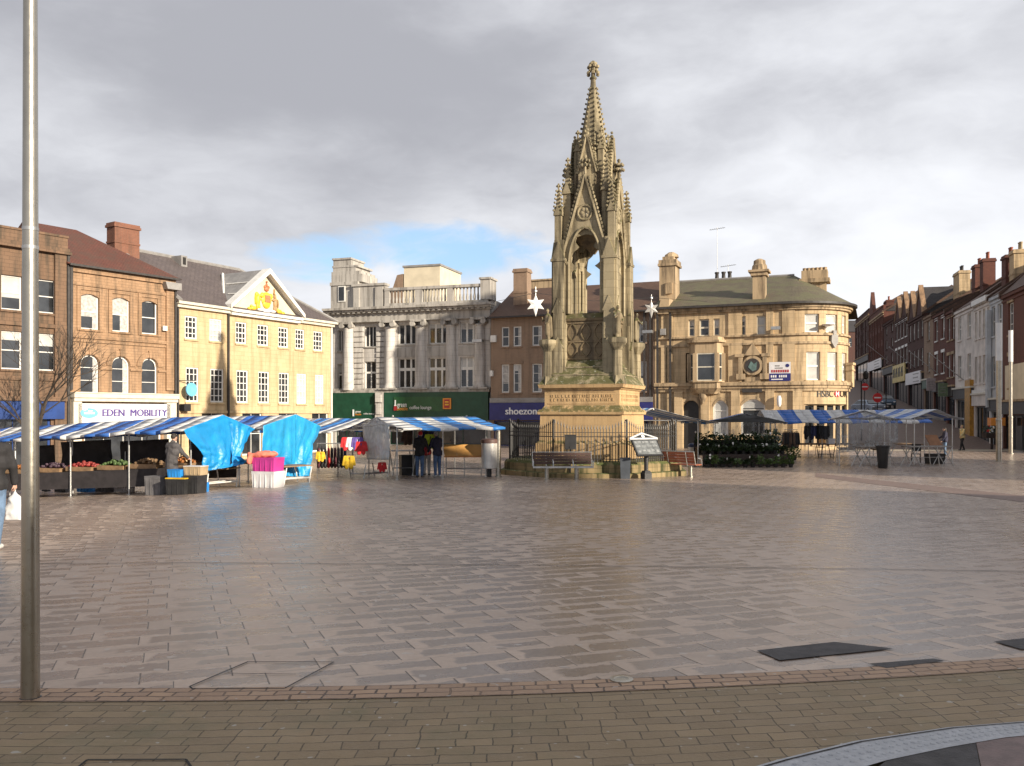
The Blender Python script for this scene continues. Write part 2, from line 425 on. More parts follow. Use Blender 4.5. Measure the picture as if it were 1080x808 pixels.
m_tile_r = slate('red_plain_tile', (.17,.062,.042), (.125,.048,.036), .18, .12, moss=(.09,.055,.04), amt=.6)
m_slate_d = slate('dark_slate', (.06,.055,.055), (.05,.045,.048))
m_white = plain('white_painted_timber', (.74,.73,.69), .5, .1, 3)
m_cream = plain('cream_painted_timber', (.62,.58,.48), .5, .12, 3)
m_glass = glass('dark_window_glass')
m_blind = plain('pale_blind_behind_glass', (.50,.50,.48), .25, .15, 1.5, spec=.7)
m_curtain = plain('curtain', (.45,.44,.42), .7, .3, 6)
m_iron = plain('black_iron', (.02,.02,.021), .5, .3, 6)
m_pipe = plain('dark_downpipe', (.045,.04,.038), .55, .3, 5)
m_steel = plain('galvanised_steel', (.50,.50,.49), .38, .2, 5, metal=.85)
m_brushed = plain('brushed_stainless_steel', (.44,.41,.35), .30, .12, 3, metal=.95, bump=.05)
m_green = plain('dark_green_fascia', (.014,.068,.038), .45, .2, 2)
m_green2 = plain('mid_green_panel', (.022,.095,.035), .4, .15, 2)
m_navy = plain('navy_fascia', (.026,.03,.16), .4, .15, 2)
m_bluef = plain('royal_blue_fascia', (.012,.045,.19), .45, .2, 2)
m_signwhite = plain('white_sign_board', (.74,.73,.74), .4, .06, 2)
m_ltwhite = plain('white_lettering', (.80,.80,.80), .5, .05, 4)
m_ltblack = plain('black_lettering', (.02,.018,.018), .5, .1, 4)
m_ltpurple = plain('purple_lettering', (.09,.06,.24), .5, .1, 4)
m_ltorange = plain('orange_lettering', (.75,.28,.04), .5, .1, 4)
m_cyan = plain('light_blue_paint', (.16,.48,.70), .5, .15, 4)
m_red = plain('red_paint', (.60,.028,.03), .45, .1, 4)
m_redsign = plain('red_sign_face', (.40,.03,.035), .45, .1, 4)
m_gold = plain('gilded_plaster', (.85,.52,.05), .42, .15, 6)
m_goldred = plain('russet_gilding', (.55,.20,.10), .5, .2, 6)
m_goldbrown = plain('brown_gilding', (.42,.26,.12), .5, .2, 6)
m_pot = plain('terracotta_pot', (.34,.11,.065), .8, .25, 4)
m_potbuff = plain('buff_pot', (.42,.33,.2), .8, .25, 4)
m_dark = plain('dark_interior', (.02,.018,.017), .8, .3, 2)
m_bark = plain('bark', (.055,.042,.032), .9, .3, 6, bump=.5)
m_tarp = None

# ------------------------------------------------------------------ facades
class Fac:
    """front line of a building from A (left) to B (right) seen from outside; local x runs along it, y goes into the building.
    An optional arc of radius r bends the right end back into the block."""
    def __init__(s, A, B, z0, arc=None):
        s.A, s.B, s.z0 = Vector((*A, 0)), Vector((*B, 0)), z0
        s.L = (s.B - s.A).length
        s.t = (s.B - s.A).normalized(); s.inw = Vector((-s.t.y, s.t.x, 0))
        s.rot = math.atan2(s.t.y, s.t.x)
        s.arc = arc
        s.LT = s.L + (arc[0] * arc[1] if arc else 0)
    def loc(s, x, y, z):
        """local facade coordinates -> local object coordinates"""
        if s.arc and x > s.L:
            r, _ = s.arc; a = (x - s.L) / r
            return (s.L + (r - y) * math.sin(a), r - (r - y) * math.cos(a), z)
        return (x, y, z)
    def world(s, x, y, z):
        p = s.loc(x, y, z)
        return s.A + s.t * p[0] + s.inw * p[1] + Vector((0, 0, p[2] + s.z0))
    def px(s, px, py, off=0.0):
        """photo pixel -> (x, z) on the facade plane pushed off metres inwards"""
        k = px
        lo, hi = (0.0, s.LT)
        if not s.arc or s._p(s.L, off) >= k:
            A = s.A + s.inw * off
            x, z = on_plane((A.x, A.y), (s.t.x, s.t.y), px, py)
            return x, z - s.z0
        lo = s.L
        for _ in range(40):
            m = (lo + hi) / 2
            if s._p(m, off) < k: lo = m
            else: hi = m
        w = s.world(lo, off, 0)
        return lo, CZ + (HY - py) * w.y / FO - s.z0
    def pl(s, px, py, off=0.0):
        A = s.A + s.inw * off
        x, z = on_plane((A.x, A.y), (s.t.x, s.t.y), px, py)
        return x, z - s.z0
    def _p(s, x, off):
        w = s.world(x, off, 0); return CX + FO * w.x / w.y
    def rect(s, x0, y0, x1, y1, off=0.0):
        """pixel rectangle (left, top, right, bottom) -> (x0, x1, z0, z1)"""
        a, zt = s.px(x0, (y0), off); b, _ = s.px(x1, y0, off)
        m = (x0 + x1) / 2
        _, zt = s.px(m, y0, off); _, zb = s.px(m, y1, off)
        return a, b, zb, zt
    def mb(s): return MB(s.loc)
    def thing(s, name, label, cat, group=None):
        return thing(name, label, cat, (s.A.x, s.A.y, s.z0), s.rot, group)

def wall(F, parent, name, mat, x0, x1, z0, z1, holes, depth=.28, seg=None, y=0.0, label=None):
    """front wall with real openings and reveals"""
    mb = F.mb()
    xs = {x0, x1}; zs = {z0, z1}
    for h in holes:
        xs |= {max(x0, min(x1, h[0])), max(x0, min(x1, h[1]))}; zs |= {max(z0, min(z1, h[2])), max(z0, min(z1, h[3]))}
    if seg:
        k = x0
        while k < x1: xs.add(k); k += seg
    xs = sorted(xs); zs = sorted(zs)
    xs = [a for i, a in enumerate(xs) if i == 0 or a - xs[i-1] > 1e-4]; zs = [a for i, a in enumerate(zs) if i == 0 or a - zs[i-1] > 1e-4]
    for i in range(len(xs) - 1):
        for j in range(len(zs) - 1):
            cx, cz = (xs[i] + xs[i+1]) / 2, (zs[j] + zs[j+1]) / 2
            if any(h[0] < cx < h[1] and h[2] < cz < h[3] for h in holes): continue
            mb.face([(xs[i],y,zs[j]),(xs[i+1],y,zs[j]),(xs[i+1],y,zs[j+1]),(xs[i],y,zs[j+1])],
                    [(xs[i],zs[j]),(xs[i+1],zs[j]),(xs[i+1],zs[j+1]),(xs[i],zs[j+1])])
    for a, b, c, d in [h[:4] for h in holes]:
        for p, q in (((a,c),(a,d)),((b,c),(b,d)),((a,c),(b,c)),((a,d),(b,d))):
            mb.face([(p[0],y,p[1]),(q[0],y,q[1]),(q[0],y+depth,q[1]),(p[0],y+depth,p[1])])
    o = mb.build(name, mat, parent, flip=False)
    if label: o['label'] = label
    return o

WR = random.Random(21)
def window(F, parent, h, nx=1, nz=2, fw=.07, bar=.035, mat=None, pane=None, y=.13, arch=False, sill=None, curtain=0.0, bars_z=None, name='window'):
    """frame with glazing bars set in an opening h = (x0, x1, z0, z1); the glass is a sub-part"""
    a, b, c, d = h[:4]; mat = mat or m_white
    mb = F.mb(); D = .06
    mb.box(a, a+fw, y, y+D, c, d); mb.box(b-fw, b, y, y+D, c, d)
    mb.box(a+fw, b-fw, y, y+D, c, c+fw)
    if not arch: mb.box(a+fw, b-fw, y, y+D, d-fw, d)
    for i in range(1, nx):
        x = a + (b-a)*i/nx; mb.box(x-bar/2, x+bar/2, y+.008, y+D-.01, c+fw, d-(0 if arch else fw))
    for z in (bars_z or [c + (d-c)*j/nz for j in range(1, nz)]):
        mid = abs(z-(c+d)/2) < .02 or bars_z; k = bar*1.5 if mid else bar
        mb.box(a+fw, b-fw, y+.004, y+D-.006, z-k/2, z+k/2)
    if arch:
        r = (b-a)/2; zc = d - r; n = 12
        for i in range(n):
            t0, t1 = PI*i/n, PI*(i+1)/n; cx = (a+b)/2
            mb.face([(cx+r*math.cos(t0),y,zc+r*math.sin(t0)),(cx+r*math.cos(t1),y,zc+r*math.sin(t1)),(cx+(r-fw*1.3)*math.cos(t1),y,zc+(r-fw*1.3)*math.sin(t1)),(cx+(r-fw*1.3)*math.cos(t0),y,zc+(r-fw*1.3)*math.sin(t0))])
    w = mb.build(name, mat, parent)
    p = F.mb(); p.box(a+fw*.5, b-fw*.5, y+.045, y+.055, c+fw*.5, d-fw*.3)
    p.build('pane', pane or m_glass, w)
    if (pane is None) and name == 'window' and not arch and WR.random() < .45:
        q = F.mb(); q.box(a+fw, b-fw, y+.036, y+.043, d-fw-(d-c)*WR.choice((.2,.3,.45,.6)), d-fw); q.build('blind', WR.choice((m_blind, m_curtain)), w)
    if curtain:
        q = F.mb(); q.box(b-fw-(b-a)*curtain, b-fw, y+.034, y+.042, c+fw, d-(0 if arch else fw)); q.build('curtain', m_curtain, w)
    if sill is not None:
        q = F.mb(); q.box(a-.08, b+.08, -.09, y, c-.12, c-.002); q.build('sill', sill, w)
    return w

def arch_fill(F, mb, h, y=0.0, n=14, depth=.26):
    """stone spandrels that turn the square head of an opening into a round arch"""
    a, b, c, d = h[:4]; r = (b-a)/2; zc = d-r; cx = (a+b)/2
    for i in range(n):
        t0, t1 = PI*i/n, PI*(i+1)/n
        p0 = (cx+r*math.cos(t0), zc+r*math.sin(t0)); p1 = (cx+r*math.cos(t1), zc+r*math.sin(t1))
        mb.face([(p0[0],y,p0[1]),(p0[0],y,d),(p1[0],y,d),(p1[0],y,p1[1])])
        mb.face([(p0[0],y,p0[1]),(p1[0],y,p1[1]),(p1[0],y+depth,p1[1]),(p0[0],y+depth,p0[1])])

def arch_ring(mb, h, w=.16, y0=-.06, y1=0.0, n=16, key=True):
    a, b, c, d = h[:4]; r = (b-a)/2; zc = d-r; cx = (a+b)/2
    for i in range(n):
        t0, t1 = PI*i/n, PI*(i+1)/n
        q = [(cx+k*math.cos(t), zc+k*math.sin(t)) for k, t in ((r+.02,t0),(r+w,t0),(r+w,t1),(r+.02,t1))]
        mb.prism(q, y0, y1)
    if key: mb.prism([(cx-.07,d-.02),(cx+.07,d-.02),(cx+.11,d+w+.1),(cx-.11,d+w+.1)], y0-.05, y0)

def text(F, parent, body, mat, x0, x1, z0, z1, y, name='lettering', bold=0.0, seg=False, heavy=0.0):
    cu = bpy.data.curves.new(name, 'FONT'); cu.body = body; cu.extrude = .012; cu.offset = bold; cu.resolution_u = 3
    o = bpy.data.objects.new(name, cu); COL.objects.link(o)
    dg = bpy.context.evaluated_depsgraph_get()
    me = bpy.data.meshes.new_from_object(o.evaluated_get(dg))
    bpy.data.objects.remove(o)
    xs = [v.co.x for v in me.vertices]; ys = [v.co.y for v in me.vertices]
    ax, bx, ay, by = min(xs), max(xs), min(ys), max(ys)
    for v in me.vertices:
        v.co = F.loc(x0 + (v.co.x-ax)/(bx-ax)*(x1-x0), y - v.co.z*.5, z0 + (v.co.y-ay)/(by-ay)*(z1-z0))
    if heavy:
        bm = bmesh.new(); bm.from_mesh(me)
        for dx, dy in ((heavy, -.004), (heavy*.5, -.008)):
            r = bmesh.ops.duplicate(bm, geom=bm.verts[:len(me.vertices)] + bm.edges[:len(me.edges)] + bm.faces[:len(me.polygons)])
            bmesh.ops.translate(bm, verts=[g for g in r['geom'] if isinstance(g, bmesh.types.BMVert)], vec=(dx, dy, 0))
        bm.to_mesh(me); bm.free()
    me.materials.clear(); me.materials.append(mat)
    t = bpy.data.objects.new(name, me); COL.objects.link(t); t.parent = parent
    return t

def chimney(F, parent, x, y, z0, z1, w, d, mat, pots=0, potmat=None, cap=True, name='chimney'):
    mb = F.mb(); H = z1 - z0
    if cap:
        mb.box(x-w/2, x+w/2, y-d/2, y+d/2, z0, z1-.30)
        mb.box(x-w/2-.08, x+w/2+.08, y-d/2-.08, y+d/2+.08, z1-.297, z1-.14)
        mb.box(x-w/2-.03, x+w/2+.03, y-d/2-.03, y+d/2+.03, z1-.137, z1)
        mb.box(x-w/2-.04, x+w/2+.04, y-d/2-.04, y+d/2+.04, z0+H*.45, z0+H*.45+.12)
    else: mb.box(x-w/2, x+w/2, y-d/2, y+d/2, z0, z1)
    c = mb.build(name, mat, parent)
    for i in range(pots):
        q = MB(F.loc); px = x + (i-(pots-1)/2)*min(.34, w/max(pots,1))
        if d > w: q.lathe([(.13,z1),(.11,z1+.1),(.10,z1+.5),(.13,z1+.55),(.13,z1+.62)], (x, y+(i-(pots-1)/2)*.36), 10)
        else: q.lathe([(.13,z1),(.11,z1+.1),(.10,z1+.5),(.13,z1+.55),(.13,z1+.62)], (px, y), 10)
        q.build('chimney_pot', potmat or m_pot, c, smooth=True)
    return c

def gable_roof(F, parent, x0, x1, zE, zR, dep, mat, over=.25, hip0=0.0, hip1=0.0, name='roof', thick=.12):
    """roof with its ridge along the street; hips at either end"""
    mb = F.mb(); y0, y1, ym = -over, dep+over, dep/2
    a, b = x0, x1
    A = [(a,y0,zE),(b,y0,zE),(b-hip1,ym,zR),(a+hip0,ym,zR)]
    B = [(b,y1,zE),(a,y1,zE),(a+hip0,ym,zR),(b-hip1,ym,zR)]
    for q in (A, B):
        L = math.dist(q[1], q[2])
        mb.face(q, [(q[0][0],0),(q[1][0],0),(q[2][0],math.hypot(ym-y0,zR-zE)),(q[3][0],math.hypot(ym-y0,zR-zE))])
    mb.face([(a,y1,zE),(a,y0,zE),(a+hip0,ym,zR)], [(y1,0),(y0,0),(ym,zR-zE)])
    mb.face([(b,y0,zE),(b,y1,zE),(b-hip1,ym,zR)], [(y0,0),(y1,0),(ym,zR-zE)])
    mb.face([(a,y0,zE-.01),(b,y0,zE-.01),(b,y1,zE-.01),(a,y1,zE-.01)])
    return mb.build(name, mat, parent)

def body_box(F, parent, x0, x1, y1, z0, z1, mat, name='side_wall'):
    """side and back walls behind the front"""
    mb = F.mb()
    mb.face([(x0,.0,z0),(x0,y1,z0),(x0,y1,z1),(x0,.0,z1)]); mb.face([(x1,.0,z0),(x1,y1,z0),(x1,y1,z1),(x1,.0,z1)])
    mb.face([(x0,y1,z0),(x1,y1,z0),(x1,y1,z1),(x0,y1,z1)])
    return mb.build(name, mat, parent)
def backing(F, parent, x0, x1, z0, z1, y=.45, n=1):
    mb = F.mb(); mb.box(x0+.1, x1-.1, y, y+.06, z0, z1, n); return mb.build('room_interior', m_dark, parent)
def band(F, parent, name, mat, items, n=1):
    if name in ('string_course', 'eaves_cornice', 'lintel', 'apron', 'frieze', 'moulding'):
        for it in items:
            mb = F.mb(); mb.box(*it, n=n); o = mb.build(name, mat, parent)
        return o
    mb = F.mb()
    for it in items: mb.box(*it, n=n)
    return mb.build(name, mat, parent)
# ------------------------------------------------------------------ old brown corner building at the far left
def px_line(A, d, px):
    s, _ = on_plane(A, d, px, HY); return (A[0]+d[0]*s, A[1]+d[1]*s)
LD = ((-20.6+24.4)/6.7, 5.5/6.7)
LA = (-20.6, 54.0)
pA = lambda px: px_line(LA, (3.8, 5.5), px)

def tall_brown():
    F = Fac((-29.6, 41.0), pA(71), -1.0)
    t = F.thing('corner_building', 'dark brown stone building with blue shop front behind the steel pole', 'building')
    ze = F.px(60, 268)[1]; zt = F.px(55, 249)[1]
    hs = []
    for x in (1.2, 3.4, 5.6, 7.4):
        if x + 1.1 > F.L - .5: continue
        hs.append((x, x+1.05, 4.9, 6.9)); hs.append((x, x+1.05, 8.0, 9.8))
    wall(F, t, 'wall', m_dkbrown, 0, F.L, -.6, ze, hs + [(.4, F.L-.9, -.5, 2.9)])
    for h in hs: window(F, t, h, 1, 2, sill=m_dkbrown, arch=False)
    body_box(F, t, 0, F.L, 10, -.6, zt, m_dkbrown)
    band(F, t, 'cornice', m_dkbrown, [(-.1,F.L+.1,-.32,.2,ze,ze+.16),(-.05,F.L+.05,-.2,.2,ze+.16,ze+.34),(0,F.L,-.05,.3,ze+.34,zt),(-.03,F.L+.03,-.1,.35,zt,zt+.12),
         (0,F.L,-.12,0,7.2,7.42),(0,F.L,-.1,0,4.35,4.55)])
    band(F, t, 'pilaster', m_dkbrown, [(F.L-.75,F.L-.12,-.16,0,-.5,ze)])
    band(F, t, 'pilaster', m_dkbrown, [(F.L-2.4,F.L-2.05,-.1,0,4.56,7.19)])
    zf0, zf1 = F.px(45, 442)[1], F.px(45, 423)[1]
    f = band(F, t, 'shop_fascia', m_bluef, [(.1,F.L-.3,-.28,0,zf0,zf1)])
    band(F, f, 'fascia_cornice', m_dkbrown, [(0,F.L-.2,-.40,0,zf1,zf1+.22)])
    wh = (.4, F.L-.9, -.5, 2.9)
    window(F, t, wh, 4, 1, fw=.12, mat=m_bluef, y=.12, name='shop_window')
    band(F, t, 'downpipe', m_pipe, [(F.L-.09,F.L+.05,-.2,-.06,-.3,ze)])
    r = F.mb(); r.face([(0,.3,zt-.05),(F.L,.3,zt-.05),(F.L,5,zt+1.0),(0,5,zt+1.0)]); r.face([(0,10,zt-.05),(F.L,10,zt-.05),(F.L,5,zt+1.0),(0,5,zt+1.0)])
    r.build('roof', m_slate_d, t)
tall_brown()

# ------------------------------------------------------------------ brown stone building with the mobility shop
def mobility():
    F = Fac(pA(72), pA(184), -1.0)
    t = F.thing('shop_building', 'brown stone building with red tiled roof above the white mobility shop sign', 'building')
    L = F.L; ze = F.px(128, 288)[1]
    top = [F.rect(84.9,311,104.4,348), F.rect(118,314,136.7,350), F.rect(149,317,166,352)]
    mid = [F.rect(84.9,374.5,104.4,415), F.rect(118,376,136.6,415.4), F.rect(149.5,378,166,415.6)]
    z0t, z1t = top[1][2:], None
    top = [(a,b,top[1][2],top[1][3]) for a,b,_,_ in top]; mid = [(a,b,mid[1][2],mid[1][3]) for a,b,_,_ in mid]
    fz0, fz1 = F.px(128,446)[1], F.px(128,418)[1]
    shop = (.9, L-.9, -.2, fz0-.05)
    wall(F, t, 'wall', m_brown, 0, L, -.6, ze, top + mid + [shop])
    for h in mid:
        sp = F.mb(); rg = F.mb(); arch_fill(F, sp, h); arch_ring(rg, h, .34, -.07)
        sp.build('arch_spandrel', m_brown, t); rg.build('arch_surround', m_brown, t)
    for h in top:   # shallow segmental heads
        a,b,c,d = h; cx=(a+b)/2; sp = F.mb(); rg = F.mb()
        for i in range(8):
            x0=a+(b-a)*i/8; x1=a+(b-a)*(i+1)/8
            g=lambda x: d-.16*((x-cx)/((b-a)/2))**2
            sp.face([(x0,0,g(x0)),(x1,0,g(x1)),(x1,0,d),(x0,0,d)]); sp.face([(x0,0,g(x0)),(x1,0,g(x1)),(x1,.2,g(x1)),(x0,.2,g(x0))])
        rg.box(a-.22,a,-.06,0,c-.1,d+.2); rg.box(b,b+.22,-.06,0,c-.1,d+.2); rg.box(a-.22,b+.22,-.07,0,d+.2,d+.38)
        sp.build('arch_spandrel', m_brown, t); rg.build('window_surround', m_brown, t)
    for i, h in enumerate(top): window(F, t, h, 1, 2, sill=m_brown, curtain=(.22,.4,0)[i])
    for i, h in enumerate(mid): window(F, t, h, 1, 3, arch=True, sill=m_brown, curtain=(.2,.25,0)[i])
    body_box(F, t, 0, L, 9, -.6, ze, m_brown)
    zs = F.px(128,358)[1]; zi = mid[0][2] + (mid[0][3]-mid[0][2])*.62
    band(F, t, 'string_course', m_brown, [(0,L,-.1,0,zs-.09,zs+.09),(0,L,-.07,0,zs-.3,zs-.18),(0,mid[0][0]-.35,-.1,0,zi,zi+.12),
         (mid[0][1]+.02,mid[1][0]-.02,-.1,0,zi,zi+.12),(mid[1][1]+.02,mid[2][0]-.02,-.1,0,zi,zi+.12),(mid[2][1]+.02,L-.5,-.1,0,zi,zi+.12)])
    zb = F.px(128, 305)[1]
    band(F, t, 'frieze', m_brown, [(0,L,-.08,0,zb-.08,zb+.08),(0,L,-.14,0,ze-.3,ze-.02)])
    band(F, t, 'pilaster', m_brown, [(L-.62,L-.1,-.12,0,fz1+.4,ze-.3)])
    g = F.mb(); g.box(-.1,L+.15,-.42,-.30,ze-.02,ze+.10); g.build('gutter', m_pipe, t)
    band(F, t, 'downpipe', m_pipe, [(.02,.16,-.2,-.06,fz1+.3,ze)]); band(F, t, 'downpipe', m_pipe, [(L-.08,L+.04,-.2,-.06,-.2,ze-.4)])
    b = F.mb(); b.prism([(L-.75,ze-.62),(L+.2,ze-.62),(L+.2,ze-.2),(L-.9,ze-.2)],-.45,-.02); b.build('rainwater_hopper', m_lead, t)
    alarm = F.rect(170,344,174.5,349); band(F, t, 'alarm_box', m_white, [(alarm[0],alarm[1],-.2,-.13,alarm[2],alarm[3])])
    # roof hipped at the right end
    zr = ze + 3.0
    gable_roof(F, t, -.2, L+.25, ze+.05, zr, 9, m_tile_r, .4, hip0=0, hip1=3.9)
    chimney(F, t, F.px(130,237,4.9)[0], 4.9, zr-1.4, F.px(130,237,4.9)[1], F.px(143,237,4.9)[0]-F.px(117,237,4.9)[0], .9, m_orange)
    # shop front
    s0, s1 = F.px(71.5,420)[0]-.02, F.px(187,420)[0]
    band(F, t, 'fascia_cornice', m_cream, [(s0+.1,min(s1,L)-.02,-.55,0,fz1-.12,fz1+.12),(s0+.15,min(s1,L)-.05,-.45,0,fz1-.32,fz1-.123),(s0+.12,min(s1,L)-.04,-.60,0,fz1+.122,fz1+.18)])
    band(F, t, 'shop_pilaster', m_cream, [(s0+.15,s0+.62,-.36,0,-.3,fz1-.33)]); band(F, t, 'shop_pilaster', m_cream, [(L-.75,L-.1,-.36,0,-.3,fz1-.33)])
    q = F.rect(79,426,176,446)
    sg = band(F, t, 'shop_sign', m_signwhite, [(q[0],q[1],-.36,-.02,q[2]-.1,q[3])])
    x0,x1,c,d = F.rect(104,432.8,172,438.6); text(F, sg, 'EDEN  MOBILITY', m_ltpurple, x0, x1, c-.02, d+.06, -.37, heavy=.045)
    e = F.mb(); x0,x1,c,d = F.rect(81,430.5,99.5,441)
    n=28; cx,cz,rx,rz=(x0+x1)/2,(c+d)/2,(x1-x0)/2,(d-c)/2
    e.prism([(cx+rx*math.cos(2*PI*i/n),cz+rz*math.sin(2*PI*i/n)) for i in range(n)],-.385,-.36); eo = e.build('oval_emblem', m_cyan, sg)
    k = F.mb(); k.box(cx-rx*.6,cx+rx*.6,-.395,-.386,cz-.05,cz+.05); k.prism([(cx-rx*.75,cz+.1),(cx-rx*.3,cz+.28),(cx-rx*.2,cz+.2)],-.395,-.386); k.box(cx-rx*.15,cx+rx*.35,-.395,-.386,cz+.1,cz+.16); 
    k.build('emblem_mark', m_ltwhite, sg)
    window(F, t, shop, 4, 1, fw=.1, mat=m_white, y=.1, name='shop_window')
mobility()

# ------------------------------------------------------------------ golden hall with pediment and gilded arms
def moot():
    F = Fac(pA(185.5), px_line((-20.6,54.0),(7.1,12.8),349.5), -1.0)
    t = F.thing('market_hall', 'golden stone hall with white sash windows and gilded coat of arms in its pediment', 'building')
    L = F.L
    up = [(195,208,0),(221,234,1),(248.5,260,0),(271.5,283,2),(293.5,304,0),(311.5,321,0),(330.5,340.3,0)]
    lo = [(196,209.6,0),(222,236,0),(249.5,261.7,0),(272.5,284,0),(294,305,2),(313,323,1),(332.5,341.6,3)]
    zu0, zu1 = F.px(265,363.5)[1], F.px(265,341)[1]
    zl0, zl1 = F.px(265,425)[1], F.px(265,391)[1]
    U = [(F.px(a,350)[0],F.px(b,350)[0],zu0,zu1,k) for a,b,k in up]; Lw = [(F.px(a,400)[0],F.px(b,400)[0],zl0,zl1,k) for a,b,k in lo]
    ze = F.px(265,330)[1]
    G = [(2.0+3.4*i, 3.8+3.4*i, -.2, 2.7) for i in range(5) if 3.8+3.4*i < L-.3]
    wall(F, t, 'wall', m_yellow, 0, L, -.8, ze, [h[:4] for h in U+Lw] + G)
    for h in U+Lw:
        window(F, t, h, 3, 4 if h in U else 5, fw=.10, bar=.05, pane={0:m_glass,1:m_blind,2:m_glass,3:m_blind}[h[4]], y=.06, sill=m_yellow)
    for h in G: window(F, t, h, 2, 2, fw=.1, y=.1, name='shop_window')
    body_box(F, t, 0, L, 10, -.8, ze, m_yellow)
    zb = F.px(265,432)[1]
    band(F, t, 'string_course', m_yellow, [(0,L,-.08,0,zb-.25,zb-.08)])
    pl, pr = F.px(241,330)[0], F.px(313.5,330)[0]
    zp = F.px(278.7,289)[1]; zc = F.px(265,333)[1]
    band(F, t, 'eaves_cornice', m_cream, [(-.1,pl-.02,-.42,0,ze-.06,ze+.10),(-.05,pl-.02,-.25,0,ze-.26,ze-.063),(pr+.02,L+.3,-.42,0,ze-.06,ze+.10),(pr+.02,L+.1,-.25,0,ze-.26,ze-.063)])
    # the middle breaks forward a little under its pediment
    xm = (pl+pr)/2
    pd = F.mb(); pd.prism([(pl+.1,ze+.06),(pr-.1,ze+.06),(xm,zp-.25)], -.14, .3); pedi = pd.build('pediment', m_creamwall, t)
    co = F.mb(); co.box(pl-.1,pr+.1,-.5,0,ze-.12,ze+.06); co.box(pl,pr,-.32,0,ze-.32,ze-.123)
    w = .30
    for s in (-1, 1):
        xe = pl-.25 if s < 0 else pr+.25
        dx, dz = (xm-xe), (zp-ze-.02); ln = math.hypot(dx,dz); nx, nz = -dz/ln*s, dx/ln*s
        co.prism([(xe,ze+.065),(xm,zp),(xm,zp+w*1.15),(xe-.1*s*-1*0+nx*0+s*.0,ze+.065+w*.9)], -.55, .2)
    co.build('pediment_cornice', m_white, pedi)
    # coat of arms in relief: crown, shield, two beasts, scroll and leaves
    H = zp-ze; cx = xm
    def blob(mat, nm, L_):
        m = F.mb()
        for (x,z,rx,rz) in L_: m.ball((cx+x*H*.70, -.2, ze+.06+z*H*1.03), rx*H*.66, .11, rz*H*1.05, 10, 6)
        return m.build(nm, mat, pedi, smooth=True)
    blob(m_gold,'gilded_shield',[(0,.34,.26,.17),(0,.24,.20,.12),(-.2,.42,.1,.07),(.2,.42,.1,.07)])
    k = F.mb()
    for i in range(2):
        for j in range(2):
            k.box(cx-.13*H*.5*(1-i)*1.3, cx+.13*H*.5*i*1.3+.002, -.335, -.30, ze+.06+H*(.27+.09*j), ze+.06+H*(.355+.09*j))
    k.build('shield_quarter', m_goldred, pedi)
    blob(m_ltwhite,'shield_centre',[(.01,.36,.055,.045)])
    blob(m_goldred,'crown',[(0,.58,.12,.055),(-.09,.63,.04,.04),(.09,.63,.04,.04),(0,.67,.045,.05),(0,.75,.03,.03)])
    blob(m_gold,'lion_supporter',[(-.40,.30,.09,.16),(-.47,.42,.08,.06),(-.33,.40,.10,.03),(-.33,.32,.1,.03),(-.45,.15,.05,.08),(-.36,.14,.05,.08),(-.53,.30,.03,.12)])
    blob(m_goldbrown,'unicorn_supporter',[(.42,.28,.09,.15),(.40,.43,.06,.07),(.36,.50,.04,.03),(.36,.34,.10,.03),(.46,.14,.05,.08),(.38,.14,.05,.08),(.54,.26,.03,.12),(.36,.56,.012,.06)])
    blob(m_ltwhite,'motto_scroll',[(-.3,.075,.16,.035),(0,.055,.2,.04),(.3,.07,.16,.035)])
    blob(m_gold,'gilded_foliage',[(-.62,.09,.14,.05),(-.8,.07,.1,.035),(-.72,.13,.06,.035),(.62,.09,.14,.05),(.8,.065,.1,.035),(.5,.12,.08,.05)])
    # roof
    dep = 11.0; zr = ze + 3.9
    rf = gable_roof(F, t, -.15, L+.3, ze+.06, zr, dep, m_slate, .42, hip0=.1, hip1=4.2)
    h = F.mb()
    h.tube((0.0,dep/2,zr+.04),(L-3.9,dep/2,zr+.04),.13,n=6); h.tube((L-3.9,dep/2,zr+.04),(L+.3,-.42,ze+.12),.12,n=6); h.tube((0,-.42,ze+.12),(0,dep/2,zr),.16,n=6)
    h.build('ridge_tiles', m_lead, rf)
    # pediment roof running back into the slope
    pr_ = F.mb(); k = (zp-ze)/3.9*(dep/2+.42)-.42
    pr_.face([(pl-.3,-.55,ze+.1),(xm,-.55,zp+.3),(xm,k+.2,zp+.3),(pl-.3,.2,ze+.1)],[(0,0),(2.5,0),(2.5,3),(0,.5)])
    pr_.face([(pr+.3,-.55,ze+.1),(xm,-.55,zp+.3),(xm,k+.2,zp+.3),(pr+.3,.2,ze+.1)],[(0,0),(2.5,0),(2.5,3),(0,.5)])
    pr_.build('pediment_roof', m_lead, rf)
    s = F.mb()
    for a in (.35,.65):
        q0=(pl-.3+(xm-pl+.3)*a,-.5,ze+.13+(zp-ze+.2)*a); s.tube(q0,(q0[0],-.5+(k+.5)*a,q0[2]+.03),.05,n=5)
    s.tube((pl-.3,.1,ze+.14),(xm,k+.2,zp+.32),.1,n=5)
    s.build('lead_roll', m_white, rf)
    v = F.mb(); xv = pl+.2; v.box(xv-.25,xv+.25,dep/2-1.1,dep/2,zr-.7,zr+.05); vo=v.build('roof_vent', m_lead, rf)
    v = F.mb(); v.box(xv-.12,xv+.12,dep/2-1.13,dep/2-1.1,zr-.55,zr-.06); v.build('vent_opening', m_dark, vo)
    band(F, t, 'downpipe', m_pipe, [(pl-.14,pl-.02,-.14,-.02,-.2,ze-.3)]); band(F, t, 'downpipe', m_pipe, [(.02,.13,-.15,-.02,-.2,ze-.3)])
    band(F, t, 'downpipe', m_white, [(L-.13,L-.02,-.13,-.02,-.2,ze-.3)])
    # lamp-like round hanging sign and lantern on the left
    p = F.px(195,411)
